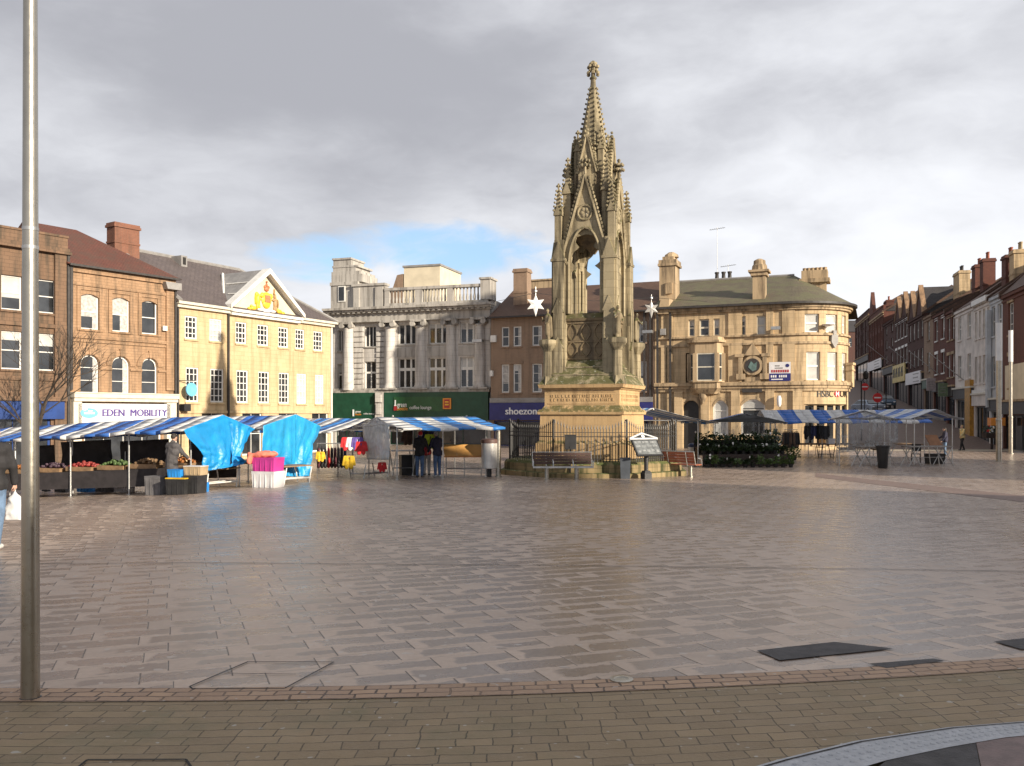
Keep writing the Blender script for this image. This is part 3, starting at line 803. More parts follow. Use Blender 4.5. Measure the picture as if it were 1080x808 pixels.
    sg = F.mb(); sg.tube((p[0]-.6,-.05,p[1]+.55),(p[0]+.25,-.62,p[1]+.55),.025,n=5); so = sg.build('sign_bracket', m_iron, t)
    d = MB(F.loc); d.tube((p[0],-.55,p[1]),(p[0],-.62,p[1]),.42,n=20); d.build('round_sign', m_cyan, so)
    p = F.px(192,430); band(F, t, 'wall_lantern', m_iron, [(p[0]-.25,p[0]+.25,-.5,-.08,p[1]-.22,p[1]+.22)])
moot()

# ------------------------------------------------------------------ grey stone building with the green lounge front
def lounge():
    B = px_line((-8.85,72.6),(8.0,-2.6),517.5); A = px_line((-8.85,72.6),(8.0,-2.6),349)
    F = Fac(A, B, -.85)
    t = F.thing('lounge_building', 'grey stone classical building with balustrade above a dark green shop fascia', 'building')
    L = F.L
    X = lambda px: F.px(px, HY)[0]
    Z = lambda py, px=455: F.px(px, py)[1]
    zc = Z(326); zk = Z(336); zt = Z(302); zf1 = Z(413.5); zf0 = Z(443)
    W = []
    for a, b in ((420,438.8),(452,472),(485,505.3)):
        W.append((X(a),X(b),Z(362.5),Z(341),'t')); W.append((X(a),X(b),Z(408.8),Z(377.5),'m'))
    W.append((X(384.6),X(396.3),Z(364),Z(342),'s')); W.append((X(384.6),X(396.3),Z(409.7),Z(380),'d'))
    W.append((X(356),X(363.8),Z(368),Z(345),'s')); W.append((X(356),X(363.8),Z(411),Z(382),'d'))
    gsh = [(X(411),X(514),-.1,zf0-.05),(X(354),X(397),-.1,zf0-.05)]
    wall(F, t, 'wall', m_grey, 0, L, -.6, zc, [w[:4] for w in W]+gsh, .3)
    for w in W:
        k = w[4]
        if k == 't': window(F, t, w, 3, 1, fw=.07, bar=.16, y=.2, sill=m_grey_trim)
        elif k == 'm': window(F, t, w, 3, 1, fw=.07, bar=.16, y=.2, sill=m_grey_trim, bars_z=[w[2]+(w[3]-w[2])*.63], pane=None, curtain=.0)
        elif k == 's': window(F, t, w, 3, 1, fw=.05, bar=.08, y=.2, sill=m_grey_trim)
        else: window(F, t, w, 2, 1, fw=.05, bar=.1, y=.2, sill=m_grey_trim, bars_z=[w[2]+(w[3]-w[2])*.6])
    for h in gsh: window(F, t, h, 4, 1, fw=.1, mat=m_green, y=.15, name='shop_window')
    # blinds seen in the middle floor
    body_box(F, t, 0, L, 12, -.6, Z(318), m_grey)
    # entablature
    x2 = X(408)
    band(F, t, 'cornice', m_grey_trim, [(-.3,L+.35,-1.0,0,Z(325),Z(322.5)),(-.3,L+.3,-.8,0,Z(327),Z(325.02)),(-.2,L+.2,-.55,0,Z(329),Z(327.03)),(-.05,L+.05,-.36,0,Z(336.5),Z(329.03)),(-.05,L+.05,-.44,0,Z(337.8),Z(336.55))])
    x = 0
    while x < L: dn = F.mb(); dn.box(x,x+.22,-.72,-.5,Z(328.6),Z(327.1)); dn.build('dentil', m_grey_trim, t); x += .48
    # giant columns with scrolled capitals
    zb = Z(411)
    for px in (411.5,443.8,476,506.5):
        x = X(px); c = F.mb()
        c.lathe([(.56,zb),(.56,zb+.25),(.47,zb+.4),(.45,zb+.6),(.45,zb+2.5),(.40,zk-.75),(.45,zk-.7),(.45,zk-.6)],(x,-.06),20)
        col = c.build('column', m_grey, t, smooth=True)
        q = F.mb(); q.box(x-.62,x+.62,-.72,.05,zk-.28,zk-.08)
        for s in (-1,1):
            q.tube((x+s*.48,-.72,zk-.42),(x+s*.48,.05,zk-.42),.22,n=12)
        q.build('capital', m_grey_trim, col)
    for px in (368,):
        x = X(px); c = F.mb(); c.lathe([(.55,zb),(.5,zb+.4),(.46,zk-.7),(.5,zk-.6)],(x,-.1),16); col=c.build('column', m_grey, t, smooth=True)
        q = F.mb(); q.box(x-.55,x+.55,-.6,.05,zk-.28,zk-.08)
        for s in (-1,1): q.tube((x+s*.42,-.62,zk-.42),(x+s*.42,.05,zk-.42),.2,n=10)
        q.build('capital', m_grey_trim, col)
    # rusticated blocks round the left bay
    ru = F.mb(); r2 = F.mb(); zz = zb+.1
    while zz < zk-.7:
        ru.box(X(373.5),X(383.3),-.12,0,zz,zz+.36); r2.box(X(397.6),X(406.5),-.12,0,zz,zz+.36); zz += .44
    ru.build('rusticated_strip', m_grey, t); r2.build('rusticated_strip', m_grey, t)
    # aprons between the floors and base moulding
    band(F, t, 'apron', m_grey_trim, [(X(a)-.1,X(b)+.1,-.06,0,Z(376),Z(366)) for a,b in ((420,438.8),(452,472),(485,505.3))])
    band(F, t, 'base_moulding', m_grey_trim, [(0,L,-.42,0,zf1-.02,zf1+.18),(0,L,-.28,0,zf1+.182,zf1+.34)])
    for px in (443.8,476,506.5,411.5): band(F, t, 'pedestal_block', m_grey_trim, [(X(px)-.8,X(px)+.8,-.62,0,zf1+.34,zb+.02)])
    # balustrade
    bl = F.mb(); y0 = -.25
    zb0, zb1 = Z(319), Z(302.5)
    bl.box(x2,L-.1,y0-.2,y0+.25,zb0-.3,zb0); bl.box(x2,L-.1,y0-.22,y0+.27,zb1-.22,zb1)
    posts = [(408,413),(440,447.5),(473.5,479.5),(508.5,519)]
    for a,b in posts: bl.box(X(a),X(b),y0-.18,y0+.23,zb0+.001,zb1-.221)
    bo = bl.build('balustrade', m_grey_trim, t)
    bs = F.mb()
    for (a,b),(c,d) in zip(posts, posts[1:]):
        xa, xb = X(b)+.12, X(c)-.1; n = max(1,int((xb-xa)/.27))
        for i in range(n):
            xx = xa+(xb-xa)*(i+.5)/n
            bs = F.mb(); bs.lathe([(.07,zb0),(.1,zb0+.12),(.11,zb0+.3),(.06,zb0+.62),(.07,zb1-.35),(.09,zb1-.22)],(xx,y0+.02),8); bs.build('baluster', m_grey_trim, bo, smooth=True)
    e = F.mb(); e.box(X(509),L+.15,y0-.3,.9,zb0,Z(298.5)); e.box(X(508),L+.25,y0-.4,1.0,Z(298.5),Z(296.5)); e.build('end_pier', m_grey_trim, t)
    # solid parapet of the left bay
    pp = F.mb(); pp.box(X(374),x2-.05,-.3,.4,zb0-.3,Z(299)); pp.box(X(373),x2+.02,-.42,.5,Z(299),Z(296.5))
    for a,b in ((375,381),(398,406)): pp.box(X(a),X(b),-.42,-.3,zb0-.2,Z(300.5))
    pp.build('parapet', m_grey_trim, t)
    # stepped turret on the corner
    tu = F.mb()
    tu.box(X(349.5),X(373),-.1,3.0,zb0-.3,Z(296.5)); tu.box(X(349),X(383)-.4,-.2,3.1,Z(296.5),Z(293)); tu.box(X(349.5),X(381.5),.0,2.9,Z(293),Z(284.5)); tu.box(X(349.2),X(379),.05,2.9,Z(284.5),Z(281))
    tu.box(X(350.5),X(374.5),.1,2.7,Z(281),Z(276.5)); tu.box(X(350),X(378)-.1,.05,2.8,Z(276.5),Z(274.5)); tu.box(X(350.5),X(369),.15,2.5,Z(274.5),Z(268)); tu.box(X(349.8),X(370),.05,2.6,Z(268),Z(266))
    to = tu.build('stepped_turret', m_grey_trim, t)
    h = F.rect(358.5,303,364,317.5); q=F.mb(); q.box(h[0]-.08,h[1]+.08,-.18,-.1,h[2]-.08,h[3]+.08); wo=q.build('window', m_white, to); q=F.mb(); q.box(h[0],h[1],-.2,-.18,h[2],h[3]); q.build('pane', m_glass, wo)
    # plant room and stair head on the flat roof
    r = F.mb(); r.box(0.2,L-.2,.4,11.5,Z(318)-.3,Z(318)-.1); r.build('flat_roof', m_lead, t)
    r = F.mb(); off=5; a=F.px(426,HY,off)[0]; b=F.px(464,HY,off)[0]; r.box(a,b,off,off+5,Z(318)-.1,F.px(450,281,off)[1]); ro=r.build('plant_room', m_creamwall, t)
    r = F.mb(); r.box(a-.1,b+.1,off-.1,off+5.1,F.px(450,281,off)[1],F.px(450,279,off)[1]); r.build('roof_slab', m_lead, ro)
    r = F.mb(); a2=F.px(409,HY,off)[0]; r.prism([(a2-.3,Z(318)-.1),(a-.1,Z(318)-.1),(a-.1,F.px(450,287.5,off)[1]),(a2+.9,F.px(450,288.5,off)[1])],off,off+2); r.build('stair_head', m_tan, t)
    # shop fascia
    fa = band(F, t, 'shop_fascia', m_green, [(X(408),X(517),-.5,0,zf0,zf1-.03)])
    h = F.rect(415.5,418.5,468,433.5,-.5); pn = band(F, fa, 'sign_panel', m_green2, [(h[0],h[1],-.54,-.5,h[2],h[3])])
    h = F.rect(419,426.5,429,429.5,-.54); text(F, pn, 'green', m_ltwhite, h[0],h[1],h[2]-.12,h[3]+.05,-.555)
    h = F.rect(419,429.8,430,432.5,-.54); text(F, pn, 'bottle', m_ltorange, h[0],h[1],h[2]-.02,h[3]+.05,-.555)
    h = F.rect(432,428.5,455,431.5,-.54); text(F, pn, 'coffee lounge', m_ltwhite, h[0],h[1],h[2]-.1,h[3]+.05,-.555)
    def bottle(x,z,s):
        b_=F.mb(); b_.box(x-.13*s,x+.13*s,-.57,-.55,z+.5*s,z+.62*s); b_.box(x-.07*s,x+.07*s,-.57,-.55,z+.62*s,z+1.15*s); bb=b_.build('bottle_emblem', m_ltwhite, pn)
        b_=F.mb(); b_.prism([(x-.17*s,z),(x+.17*s,z),(x+.17*s,z+.4*s),(x+.1*s,z+.49*s),(x-.1*s,z+.49*s),(x-.17*s,z+.4*s)],-.575,-.55); b_.build('bottle_label', m_redsign, bb)
    h = F.rect(416,422,418,433,-.54); bottle((h[0]+h[1])/2, h[2], (h[3]-h[2])/1.15)
    h = F.rect(467.3,420,476,431.5,-.54); o = band(F, fa, 'square_sign', m_ltorange, [(h[0],h[1],-.6,-.55,h[2],h[3])])
    q = F.mb(); dx=(h[1]-h[0]); q.box(h[0]+dx*.18,h[1]-dx*.18,-.62,-.6,h[2]+.1,h[3]-.1); q.build('sign_face', m_redsign, o)
    q = F.mb(); q.box(h[0]+dx*.28,h[1]-dx*.28,-.635,-.62,h[2]+.3,h[2]+.42); q.box(h[0]+dx*.28,h[1]-dx*.28,-.635,-.62,h[3]-.35,h[3]-.25); q.build('sign_mark', m_gold, o)
    f2 = band(F, t, 'shop_fascia', m_green, [(X(351),X(397.5),-.45,0,zf0,zf1-.03)])
    h = F.rect(371.5,432,374,439,-.45)
    b_=F.mb(); b_.box((h[0]+h[1])/2-.06,(h[0]+h[1])/2+.06,-.5,-.45,h[2],h[3]); b_.build('bottle_emblem', m_ltwhite, f2)
    h = F.rect(375,434,380.5,436,-.45); text(F, f2, 'green', m_ltwhite, h[0],h[1],h[2],h[3]+.03,-.47)
    h = F.rect(375,436.3,381,438,-.45); text(F, f2, 'bottle', m_ltorange, h[0],h[1],h[2],h[3]+.03,-.47)
    h = F.rect(383.5,435.8,395,437.6,-.45); text(F, f2, 'coffee lounge', m_ltwhite, h[0],h[1],h[2],h[3]+.02,-.47)
    pl = F.mb(); pl.box(X(399),X(407),-.6,0,-.3,zf1-.03); pl.box(X(400),X(406),-.75,-.6,Z(424),Z(416)); pl.box(X(400.5),X(405.5),-.7,-.6,Z(437),Z(426)); pl.build('shop_pilaster', m_grey, t)
    for px in (420,497):
        q=F.mb(); q.tube((X(px),-.5,zf0+.1),(X(px),-.95,zf0+.32),.02,n=5); q.ball((X(px),-1.0,zf0+.3),.1); q.build('sign_lamp', m_steel, fa)
    band(F, t, 'downpipe', m_pipe, [(L-.14,L-.02,-.16,-.03,Z(336),Z(320))])
    # floodlight on bracket and lamp on the wall
    q = F.mb(); p=F.px(511,361); q.tube((L-.1,-.05,p[1]+.1),(p[0]-.1,-1.2,p[1]+.12),.03,n=5); q.box(p[0]-.5,p[0]+.3,-1.5,-1.0,p[1]-.1,p[1]+.12); q.build('floodlight', m_steel, t)
lounge()

# ------------------------------------------------------------------ brown brick row with the navy shop sign, seen either side of the memorial
SHB = px_line((-1.75,69.0),(12.1,-5.0),517.9)
def shoe():
    B = px_line((-1.75,69.0),(12.1,-5.0),690.5)
    F = Fac(SHB, B, -.85)
    t = F.thing('brick_building', 'tan brick building with brown roof and navy shop sign behind the memorial', 'building')
    L = F.L; X = lambda px: F.px(px, HY)[0]
    ze = F.px(545,334.5)[1]; zu0, zu1 = F.px(545,365.3)[1], F.px(545,344.3)[1]; zl0, zl1 = F.px(545,414)[1], F.px(545,384)[1]
    cols = [(529,537),(541.3,549.8),(561.3,571.5),(576,585),(597,606),(609,618),(640,649),(652,661),(674,682)]
    hs = [(X(a),X(b),zu0,zu1) for a,b in cols]+[(X(a),X(b),zl0,zl1) for a,b in cols]
    zf0, zf1 = F.px(545,443)[1], F.px(545,425)[1]
    sh = (X(521),L-.5,-.1,zf0-.05)
    wall(F, t, 'wall', m_tan, 0, L, -.6, ze, hs+[sh])
    for i,h in enumerate(hs): window(F, t, h, 1, 3 if i>=9 else 2, sill=m_tan, y=.08, fw=.09, curtain=.3 if i%3 else 0)
    for a,b in ((529,549.8),(561.3,585),(597,618),(640,661)):
        band(F, t, 'lintel', m_tan, [(X(a)-.15,X(b)+.15,-.05,0,zl1+.005,zl1+.25)])
    window(F, t, sh, 6, 1, fw=.1, mat=m_navy, y=.1, name='shop_window')
    body_box(F, t, 0, L, 10, -.6, ze, m_tan)
    gable_roof(F, t, -.1, L, ze+.02, ze+2.9, 10, m_slate_b, .4)
    g = F.mb(); g.box(-.1,L,-.55,-.42,ze-.06,ze+.06); g.build('gutter', m_pipe, t)
    chimney(F, t, X(535.5)+.3, 2.3, ze+.5, F.px(535,284.5,2)[1], 1.15, .95, m_tan)
    q=F.mb(); a=F.px(554,HY,7)[0]; b=F.px(596,HY,7)[0]; q.box(a,b,7,10,ze,F.px(570,296,7)[1]); q.box(a-.1,b+.1,6.9,10.1,F.px(570,296,7)[1],F.px(570,294.5,7)[1]); q.build('plant_room', m_sand_trim, t)
    band(F, t, 'fascia_board', m_lead, [(X(517.9),L-.1,-.28,0,zf1+.02,zf1+.38)])
    fa = band(F, t, 'shop_fascia', m_navy, [(X(518),L-.1,-.34,0,zf0,zf1)])
    h = F.rect(533,431.5,571,437.2,-.34); text(F, fa, 'shoezone', m_ltwhite, h[0],h[1],h[2],h[3]+.12,-.36,heavy=.05)
    for px in (520.5,):
        q=F.rect(px-2,354,px+3.5,361); band(F, t, 'alarm_box', m_white, [(q[0],q[1],-.25,0,q[2],q[3])])
    q=F.rect(516.5,391,520.5,397); band(F, t, 'alarm_box', m_white, [(q[0]+.1,q[1],-.25,0,q[2],q[3])])
    p=F.px(677,352); q=F.mb(); q.tube((p[0],-.02,p[1]+.3),(p[0]+.6,-1.2,p[1]+.05),.03,n=5); q.box(p[0]+.4,p[0]+1.1,-1.5,-1.1,p[1]-.1,p[1]+.1); q.build('floodlight', m_steel, t)
    for x in (L-.3,L-.75): band(F, t, 'downpipe', m_pipe, [(x-.07,x+.07,-.16,-.03,-.3,ze)])
shoe()

# ------------------------------------------------------------------ sandstone bank with rounded corner
def bank():
    A = px_line((10.3,64.0),(8.7,-3.6),690.8); 
    t_ = Vector((8.7,-3.6)).normalized(); B = (A[0]+t_[0]*9.2, A[1]+t_[1]*9.2)
    F = Fac(A, B, -.85, arc=(3.8, R(100)))
    t = F.thing('bank_building', 'honey sandstone bank with rounded corner and mossy slate roof', 'building')
    L, LT = F.L, F.LT; X = lambda px: F.px(px, HY)[0]; Z = lambda py, px=780: F.px(px, py)[1]
    ze = Z(322)
    zu0, zu1 = Z(353.2), Z(335); zm0, zm1 = Z(402.5), Z(372.5)
    ups = [(X(726),X(732.6),zu0,zu1,0),(X(737.5),X(748),zu0,zu1,0),(X(752.4),X(759),zu0,zu1,0),(X(778.7),X(786.5),zu0-.05,zu1+.08,0),(X(798),X(807.5),zu0-.05,zu1+.08,1),
           (X(848.7),X(864),zu0+.05,zu1+.1,1),(X(871),X(883),zu0+.05,zu1+.1,1),(X(888.2),X(892.2),zu0+.05,zu1+.1,1)]
    mids = [(X(850.5),X(865),zm0+.05,zm1,1),(X(872.7),X(883),zm0+.05,zm1,1),(X(888),X(892.8),zm0+.05,zm1,1)]
    mids += [(X(892.8)+.7,X(892.8)+1.4,zm0,zm1,0)]
    obay = (X(736.4)-.9,X(747)+.9,zm0-.1,zm1+.1)
    zc = Z(406)
    gd = [(X(720.6),X(737),-.3,Z(422)),(X(752),X(768),.9,Z(422)),(X(781.4),X(807.5),.9,Z(421)),(X(848),X(893),.2,Z(426.5))]
    wall(F, t, 'wall', m_sand, 0, LT, -.6, ze, [h[:4] for h in ups+mids]+[obay]+gd, .3, seg=.35)
    for h in ups+mids: window(F, t, h, 1, 2, fw=.09, bar=.08, y=.14, pane=m_blind if h[4] else None, mat=m_white if h[0]>X(846) else m_cream, sill=m_sand_trim)
    # oriel bay
    ob = F.mb(); a0,a1 = X(727),X(763); f0,f1 = X(735),X(753.5); yy=-.75
    poly = [(a0,0),(f0,yy),(f1+.3,yy),(a1,0)]
    wins = []
    def pan(p,q,hz):
        return
    z0o,z1o = Z(411),Z(357)
    o_ = F.mb()
    def hpoly(k, za, zb, kk=None):
        kk = k if kk is None else kk
        lo = [(x + (x-(a0+a1)/2)*0.0 + (k if x>(a0+a1)/2 else -k), y - k*(1 if y<0 else 0)) for x,y in poly]
        hi = [(x + (kk if x>(a0+a1)/2 else -kk), y - kk*(1 if y<0 else 0)) for x,y in poly]
        A_ = [o_._a((x,y,za)) for x,y in lo]; B_ = [o_._a((x,y,zb)) for x,y in hi]
        for i in range(3): o_.idx((A_[i],A_[i+1],B_[i+1],B_[i]))
        o_.idx(A_); o_.idx(B_[::-1])
    hpoly(.0,zm0-.45,zm0-.04); hpoly(.12,zm0-.04,zm0+.06); hpoly(0,zm1+.02,z1o-.25); hpoly(.18,z1o-.25,z1o-.1); hpoly(.08,z1o-.1,z1o+.12); hpoly(-.25,zm0-.85,zm0-.45,.05)
    for x,y in poly:
        o_.box(x-.14,x+.14,y-.06+(0 if y<0 else -.1),y+.16,zm0+.06,zm1+.02)
    bay = o_.build('oriel_bay', m_sand_trim, t)
    for p,q in zip(poly,poly[1:]):
        m = F.mb(); d=Vector((q[0]-p[0],q[1]-p[1])); ln=d.length; d.normalize(); nn=Vector((d.y,-d.x))
        def pt(s_,off,z): return (p[0]+d.x*s_+nn.x*off, p[1]+d.y*s_+nn.y*off, z)
        def bx(m,s0,s1,o0,o1,za,zb):
            I=[m._a(pt(s0,o0,za)),m._a(pt(s1,o0,za)),m._a(pt(s1,o1,za)),m._a(pt(s0,o1,za)),m._a(pt(s0,o0,zb)),m._a(pt(s1,o0,zb)),m._a(pt(s1,o1,zb)),m._a(pt(s0,o1,zb))]
            for tt in ((0,1,5,4),(1,2,6,5),(2,3,7,6),(3,0,4,7),(4,5,6,7),(3,2,1,0)): m.idx([I[k] for k in tt])
        za,zb=zm0+.06,zm1+.02
        bx(m,.12,.2,-.08,-.02,za,zb); bx(m,ln-.2,ln-.12,-.08,-.02,za,zb); bx(m,.2,ln-.2,-.08,-.02,za,za+.08); bx(m,.2,ln-.2,-.08,-.02,zb-.08,zb); bx(m,.2,ln-.2,-.075,-.025,(za+zb)/2-.04,(za+zb)/2+.04)
        w=m.build('window', m_cream, bay); m=F.mb(); bx(m,.15,ln-.15,-.06,-.05,za+.03,zb-.03); m.build('pane', m_glass, w)
    # mouldings that run round the corner
    n = 40
    band(F, t, 'main_cornice', m_sand_trim, [(0,LT,-.38,0,zc-.05,zc+.12),(0,LT,-.24,0,zc-.25,zc-.052),(0,LT,-.14,0,zc-.45,zc-.252),(0,LT,-.30,0,zc+.122,zc+.2)], n)
    z1 = Z(353.6); z2 = Z(363)
    band(F, t, 'string_course', m_sand_trim, [(0,LT,-.16,0,z1-.12,z1-.0),(0,LT,-.12,0,z2-.08,z2+.08)], n)
    band(F, t, 'eaves_cornice', m_sand_trim, [(0,LT,-.2,0,ze-.45,ze-.3),(0,LT,-.32,0,ze-.3,ze-.1)], n)
    g = F.mb(); g.box(0,LT,-.62,-.48,ze-.1,ze+.05,n); g.box(0,LT,-.5,.3,ze-.09,ze-.04,n); g.build('gutter', m_pipe, t)
    for px in (701,706,772,779,812,829,834.5):
        x=X(px); band(F, t, 'pilaster', m_sand, [(x-.24,x+.24,-.12,0,zc+.2,z2-.085)]); band(F, t, 'pilaster', m_sand, [(x-.24,x+.24,-.09,0,z1,ze-.45)])
    for px in (716,744,776,812,841):
        x=X(px); band(F, t, 'ground_pilaster', m_sand, [(x-.3,x+.3,-.16,0,-.4,zc-.45)])
    # crest panel
    h = F.rect(786,375,802.5,396.5); cr = F.mb(); cx=(h[0]+h[1])/2; cz=(h[2]+h[3])/2; 
    for s in (-1,1):
        cr.box(cx+s*.82-.14,cx+s*.82+.14,-.28,0,h[2]+.15,h[3]-.1); cr.box(cx+s*.9-.3,cx+s*.9+.3,-.32,0,h[3]-.1,h[3]+.12); cr.box(cx+s*.8-.3,cx+s*.8+.3,-.32,0,h[2]-.25,h[2]+.148)
    cr.prism([(cx-.6,h[3]),(cx+.6,h[3]),(cx,h[3]+.85)],-.26,0); cr.box(cx-.55,cx+.55,-.2,0,h[2]-.4,h[2]-.1)
    cro = cr.build('crest_panel', m_sand_trim, t)
    q=F.mb(); q.tube((cx,-.26,cz),(cx,0,cz),.68,n=20); q.build('crest_ring', m_sand_trim, cro); q=F.mb(); q.tube((cx,-.30,cz),(cx,-.25,cz),.50,n=18); q.build('crest_disc', m_pipe, cro)
    q=F.mb(); q.prism([(cx-.3,cz-.1),(cx-.1,cz+.3),(cx+.1,cz+.1),(cx+.3,cz+.25),(cx+.25,cz-.3),(cx,cz-.4)],-.33,-.30); q.build('crest_emblem', plain('verdigris', (.12,.19,.18), .6), cro)
    # agents' board
    h = F.rect(811.5,382,834,402); bd = F.mb(); bd.box(h[0],h[1],-.24,-.18,h[2]+(h[3]-h[2])*.4,h[3]); bo=bd.build('agents_board', m_signwhite, t)
    q=F.mb(); q.box(h[0],h[1],-.25,-.17,h[2],h[2]+(h[3]-h[2])*.4-.002); q.build('board_base', m_navy, bo)
    q=F.mb(); zq=h[2]+(h[3]-h[2])*.52; xx=h[0]+.15
    while xx<h[1]-.2: q.box(xx,xx+.1,-.25,-.24,zq-.09,zq+.09); xx+=.15
    q.build('red_line', m_redsign, bo)
    q=F.mb(); zq=h[2]+(h[3]-h[2])*.25; xx=h[0]+.12
    while xx<h[1]-.2: q.box(xx,xx+.09,-.262,-.25,zq-.08,zq+.08); xx+=.14 if random.random()<.8 else .26
    q.box(h[0]+.15,h[1]-.5,-.262,-.25,h[2]+.08,h[2]+.15); q.build('white_line', m_ltwhite, bo)
    q=F.mb(); q.box(h[0]+.4,h[1]-.5,-.25,-.24,h[3]-.45,h[3]-.38); q.box(h[0]+.4,h[1]-.7,-.25,-.24,h[3]-.3,h[3]-.22); q.build('grey_line', m_lead, bo)
    q=F.mb(); q.tube((h[1]-.2,-.25,h[3]-.25),(h[1]-.2,-.24,h[3]-.25),.12,n=14); q.build('board_dot', m_navy, bo)
    # ground floor doors and windows
    dh=gd[0]; rg=F.mb(); sp=F.mb(); arch_fill(F, sp, dh); arch_ring(rg, dh, .28, -.1); sp.build('arch_spandrel', m_sand, t); rg.build('arch_moulding', m_sand_trim, t)
    q=F.mb(); q.box(dh[0],dh[1],.2,.26,dh[2],dh[3]); q.build('door', m_iron, t)
    for h in gd[1:3]:
        cxx=(h[0]+h[1])/2; sp=F.mb(); rg=F.mb()
        for i in range(10):
            g_=lambda x: h[3]-.5*((x-cxx)/((h[1]-h[0])/2))**2
            xa=h[0]+(h[1]-h[0])*i/10; xb=h[0]+(h[1]-h[0])*(i+1)/10
            sp.face([(xa,0,g_(xa)),(xb,0,g_(xb)),(xb,0,h[3]),(xa,0,h[3])]); sp.face([(xa,0,g_(xa)),(xb,0,g_(xb)),(xb,.25,g_(xb)),(xa,.25,g_(xa))])
            rg.face([(xa,-.03,g_(xa)),(xb,-.03,g_(xb)),(xb,-.03,g_(xb)+.2),(xa,-.03,g_(xa)+.2)])
        sp.build('arch_spandrel', m_sand, t); rg.build('arch_moulding', m_sand_trim, t)
        window(F, t, h, 1, 1, fw=.13, mat=m_white, y=.08, bars_z=[h[3]-.75], pane=m_blind if h is gd[1] else None)
    h=gd[3]; window(F, t, h, 5, 1, fw=.1, mat=m_sand_trim, y=.1, name='shop_window', bar=.22)
    q=F.mb(); q.lathe([(.1,Z(426)),(.16,Z(424)),(.3,Z(418)),(.22,Z(414.5))],(X(742),-.3),10); q.build('carved_corbel', m_sand_trim, t, smooth=True)
    h=F.rect(783,410,804,414); band(F, t, 'name_plate', m_pipe, [(h[0],h[1],-.2,-.02,h[2],h[3])])
    h=F.rect(820.5,417.5,824,429); q=F.mb(); q.lathe([(.07,h[2]),(.15,h[2]+.15),(.16,h[3]-.2),(.1,h[3])],((h[0]+h[1])/2,-.35),10); q.build('door_lamp', m_signwhite, t, smooth=True)
    # lettering and the hexagon emblem
    h=F.rect(862.8,411.8,880,418.8,-.1)
    text(F, t, 'HSBC', m_ltblack, h[0],h[1]-.05,h[2],h[3],-.04,bold=0.0)
    h2=F.rect(887,411.8,894.5,418.8,-.1); text(F, t, 'UK', m_ltblack, h2[0],h2[1],h2[2],h2[3],-.04,bold=.0)
    h3=F.rect(880.5,412,887,418.5,-.1); a,b,c,d=h3; mz=(c+d)/2; w_=b-a; mx_=(a+b)/2
    q=F.mb(); q.prism([(a,mz),(a+w_*.25,d),(b-w_*.25,d),(b,mz),(b-w_*.25,c),(a+w_*.25,c)],-.05,-.02); em=q.build('hexagon_emblem', m_redsign, t)
    q=F.mb(); q.prism([(a+w_*.25,d),(mx_,mz),(a+w_*.25,c)],-.06,-.05); q.prism([(b-w_*.25,d),(mx_,mz),(b-w_*.25,c)],-.06,-.05); q.build('emblem_triangle', m_ltwhite, em)
    # badge on the rounded corner and satellite dish
    p=F.px(878.5,358); q=F.mb(); q.prism([(p[0]-.28,p[1]+.3),(p[0]+.28,p[1]+.3),(p[0]+.3,p[1]-.2),(p[0],p[1]-.6),(p[0]-.3,p[1]-.2)],-.2,0); q.box(p[0]-.14,p[0]+.14,-.2,0,p[1]+.3,p[1]+.6); q.build('wall_shield', m_lead, t)
    p=F.px(869.5,344); q=F.mb(); q.tube((p[0],-.02,p[1]-.25),(p[0],-.35,p[1]),.03,n=5); w0=Vector(F.loc(p[0],-.4,p[1])); q2=MB()
    q.lathe([(.02,p[1]-.06),(.3,p[1]+.0),(.42,p[1]+.08)],(p[0],-.4),14,cap=False); q.build('satellite_dish', m_signwhite, t)
    # body and roof
    sw = F.mb(); e = F.loc(LT,0,0)
    s2 = MB(); s2.face([(e[0],e[1],-.6),(e[0]-.3,13,-.6),(e[0]-.3,13,ze),(e[0],e[1],ze)]); s2.face([(e[0]-.3,13,-.6),(0,13,-.6),(0,13,ze),(e[0]-.3,13,ze)]); s2.face([(0,0,-.6),(0,13,-.6),(0,13,ze),(0,0,ze)]); s2.build('side_wall', m_sand, t)
    zr = ze + 2.7; rm = MB(); ridge_y=5.6; rx0=.0; rx1=F.L+.0
    ev=[]; k=0.0
    while k <= LT+1e-3:
        ev.append((k, F.loc(k,-.55,ze+.02))); k += LT/44
    for (ka,a),(kb,b) in zip(ev,ev[1:]):
        def top(kk,pp): 
            xr=min(pp[0],rx1); xr=max(xr,rx0); return (xr, ridge_y, zr)
        ta,tb=top(ka,a),top(kb,b); la=math.dist(a,ta); lb=math.dist(b,tb)
        if math.dist(ta,tb)<1e-4: rm.face([a,b,tb],[(ka,0),(kb,0),((ka+kb)/2,lb)])
        else: rm.face([a,b,tb,ta],[(ka,0),(kb,0),(tb[0],lb),(ta[0],la)])
    last=ev[-1][1]; rm.face([last,(last[0],13,ze),(rx1,ridge_y,zr)]); rm.face([(last[0],13,ze),(0,13,ze),(rx0,ridge_y,zr),(rx1,ridge_y,zr)]); rm.face([(0,13,ze),(0,-.5,ze),(rx0,ridge_y,zr)])
    rf=rm.build('roof', m_slate_g, t)
    rt=MB(); rt.tube((rx0,ridge_y,zr+.03),(rx1,ridge_y,zr+.03),.1,n=6); rt.build('ridge_tiles', m_lead, rf)
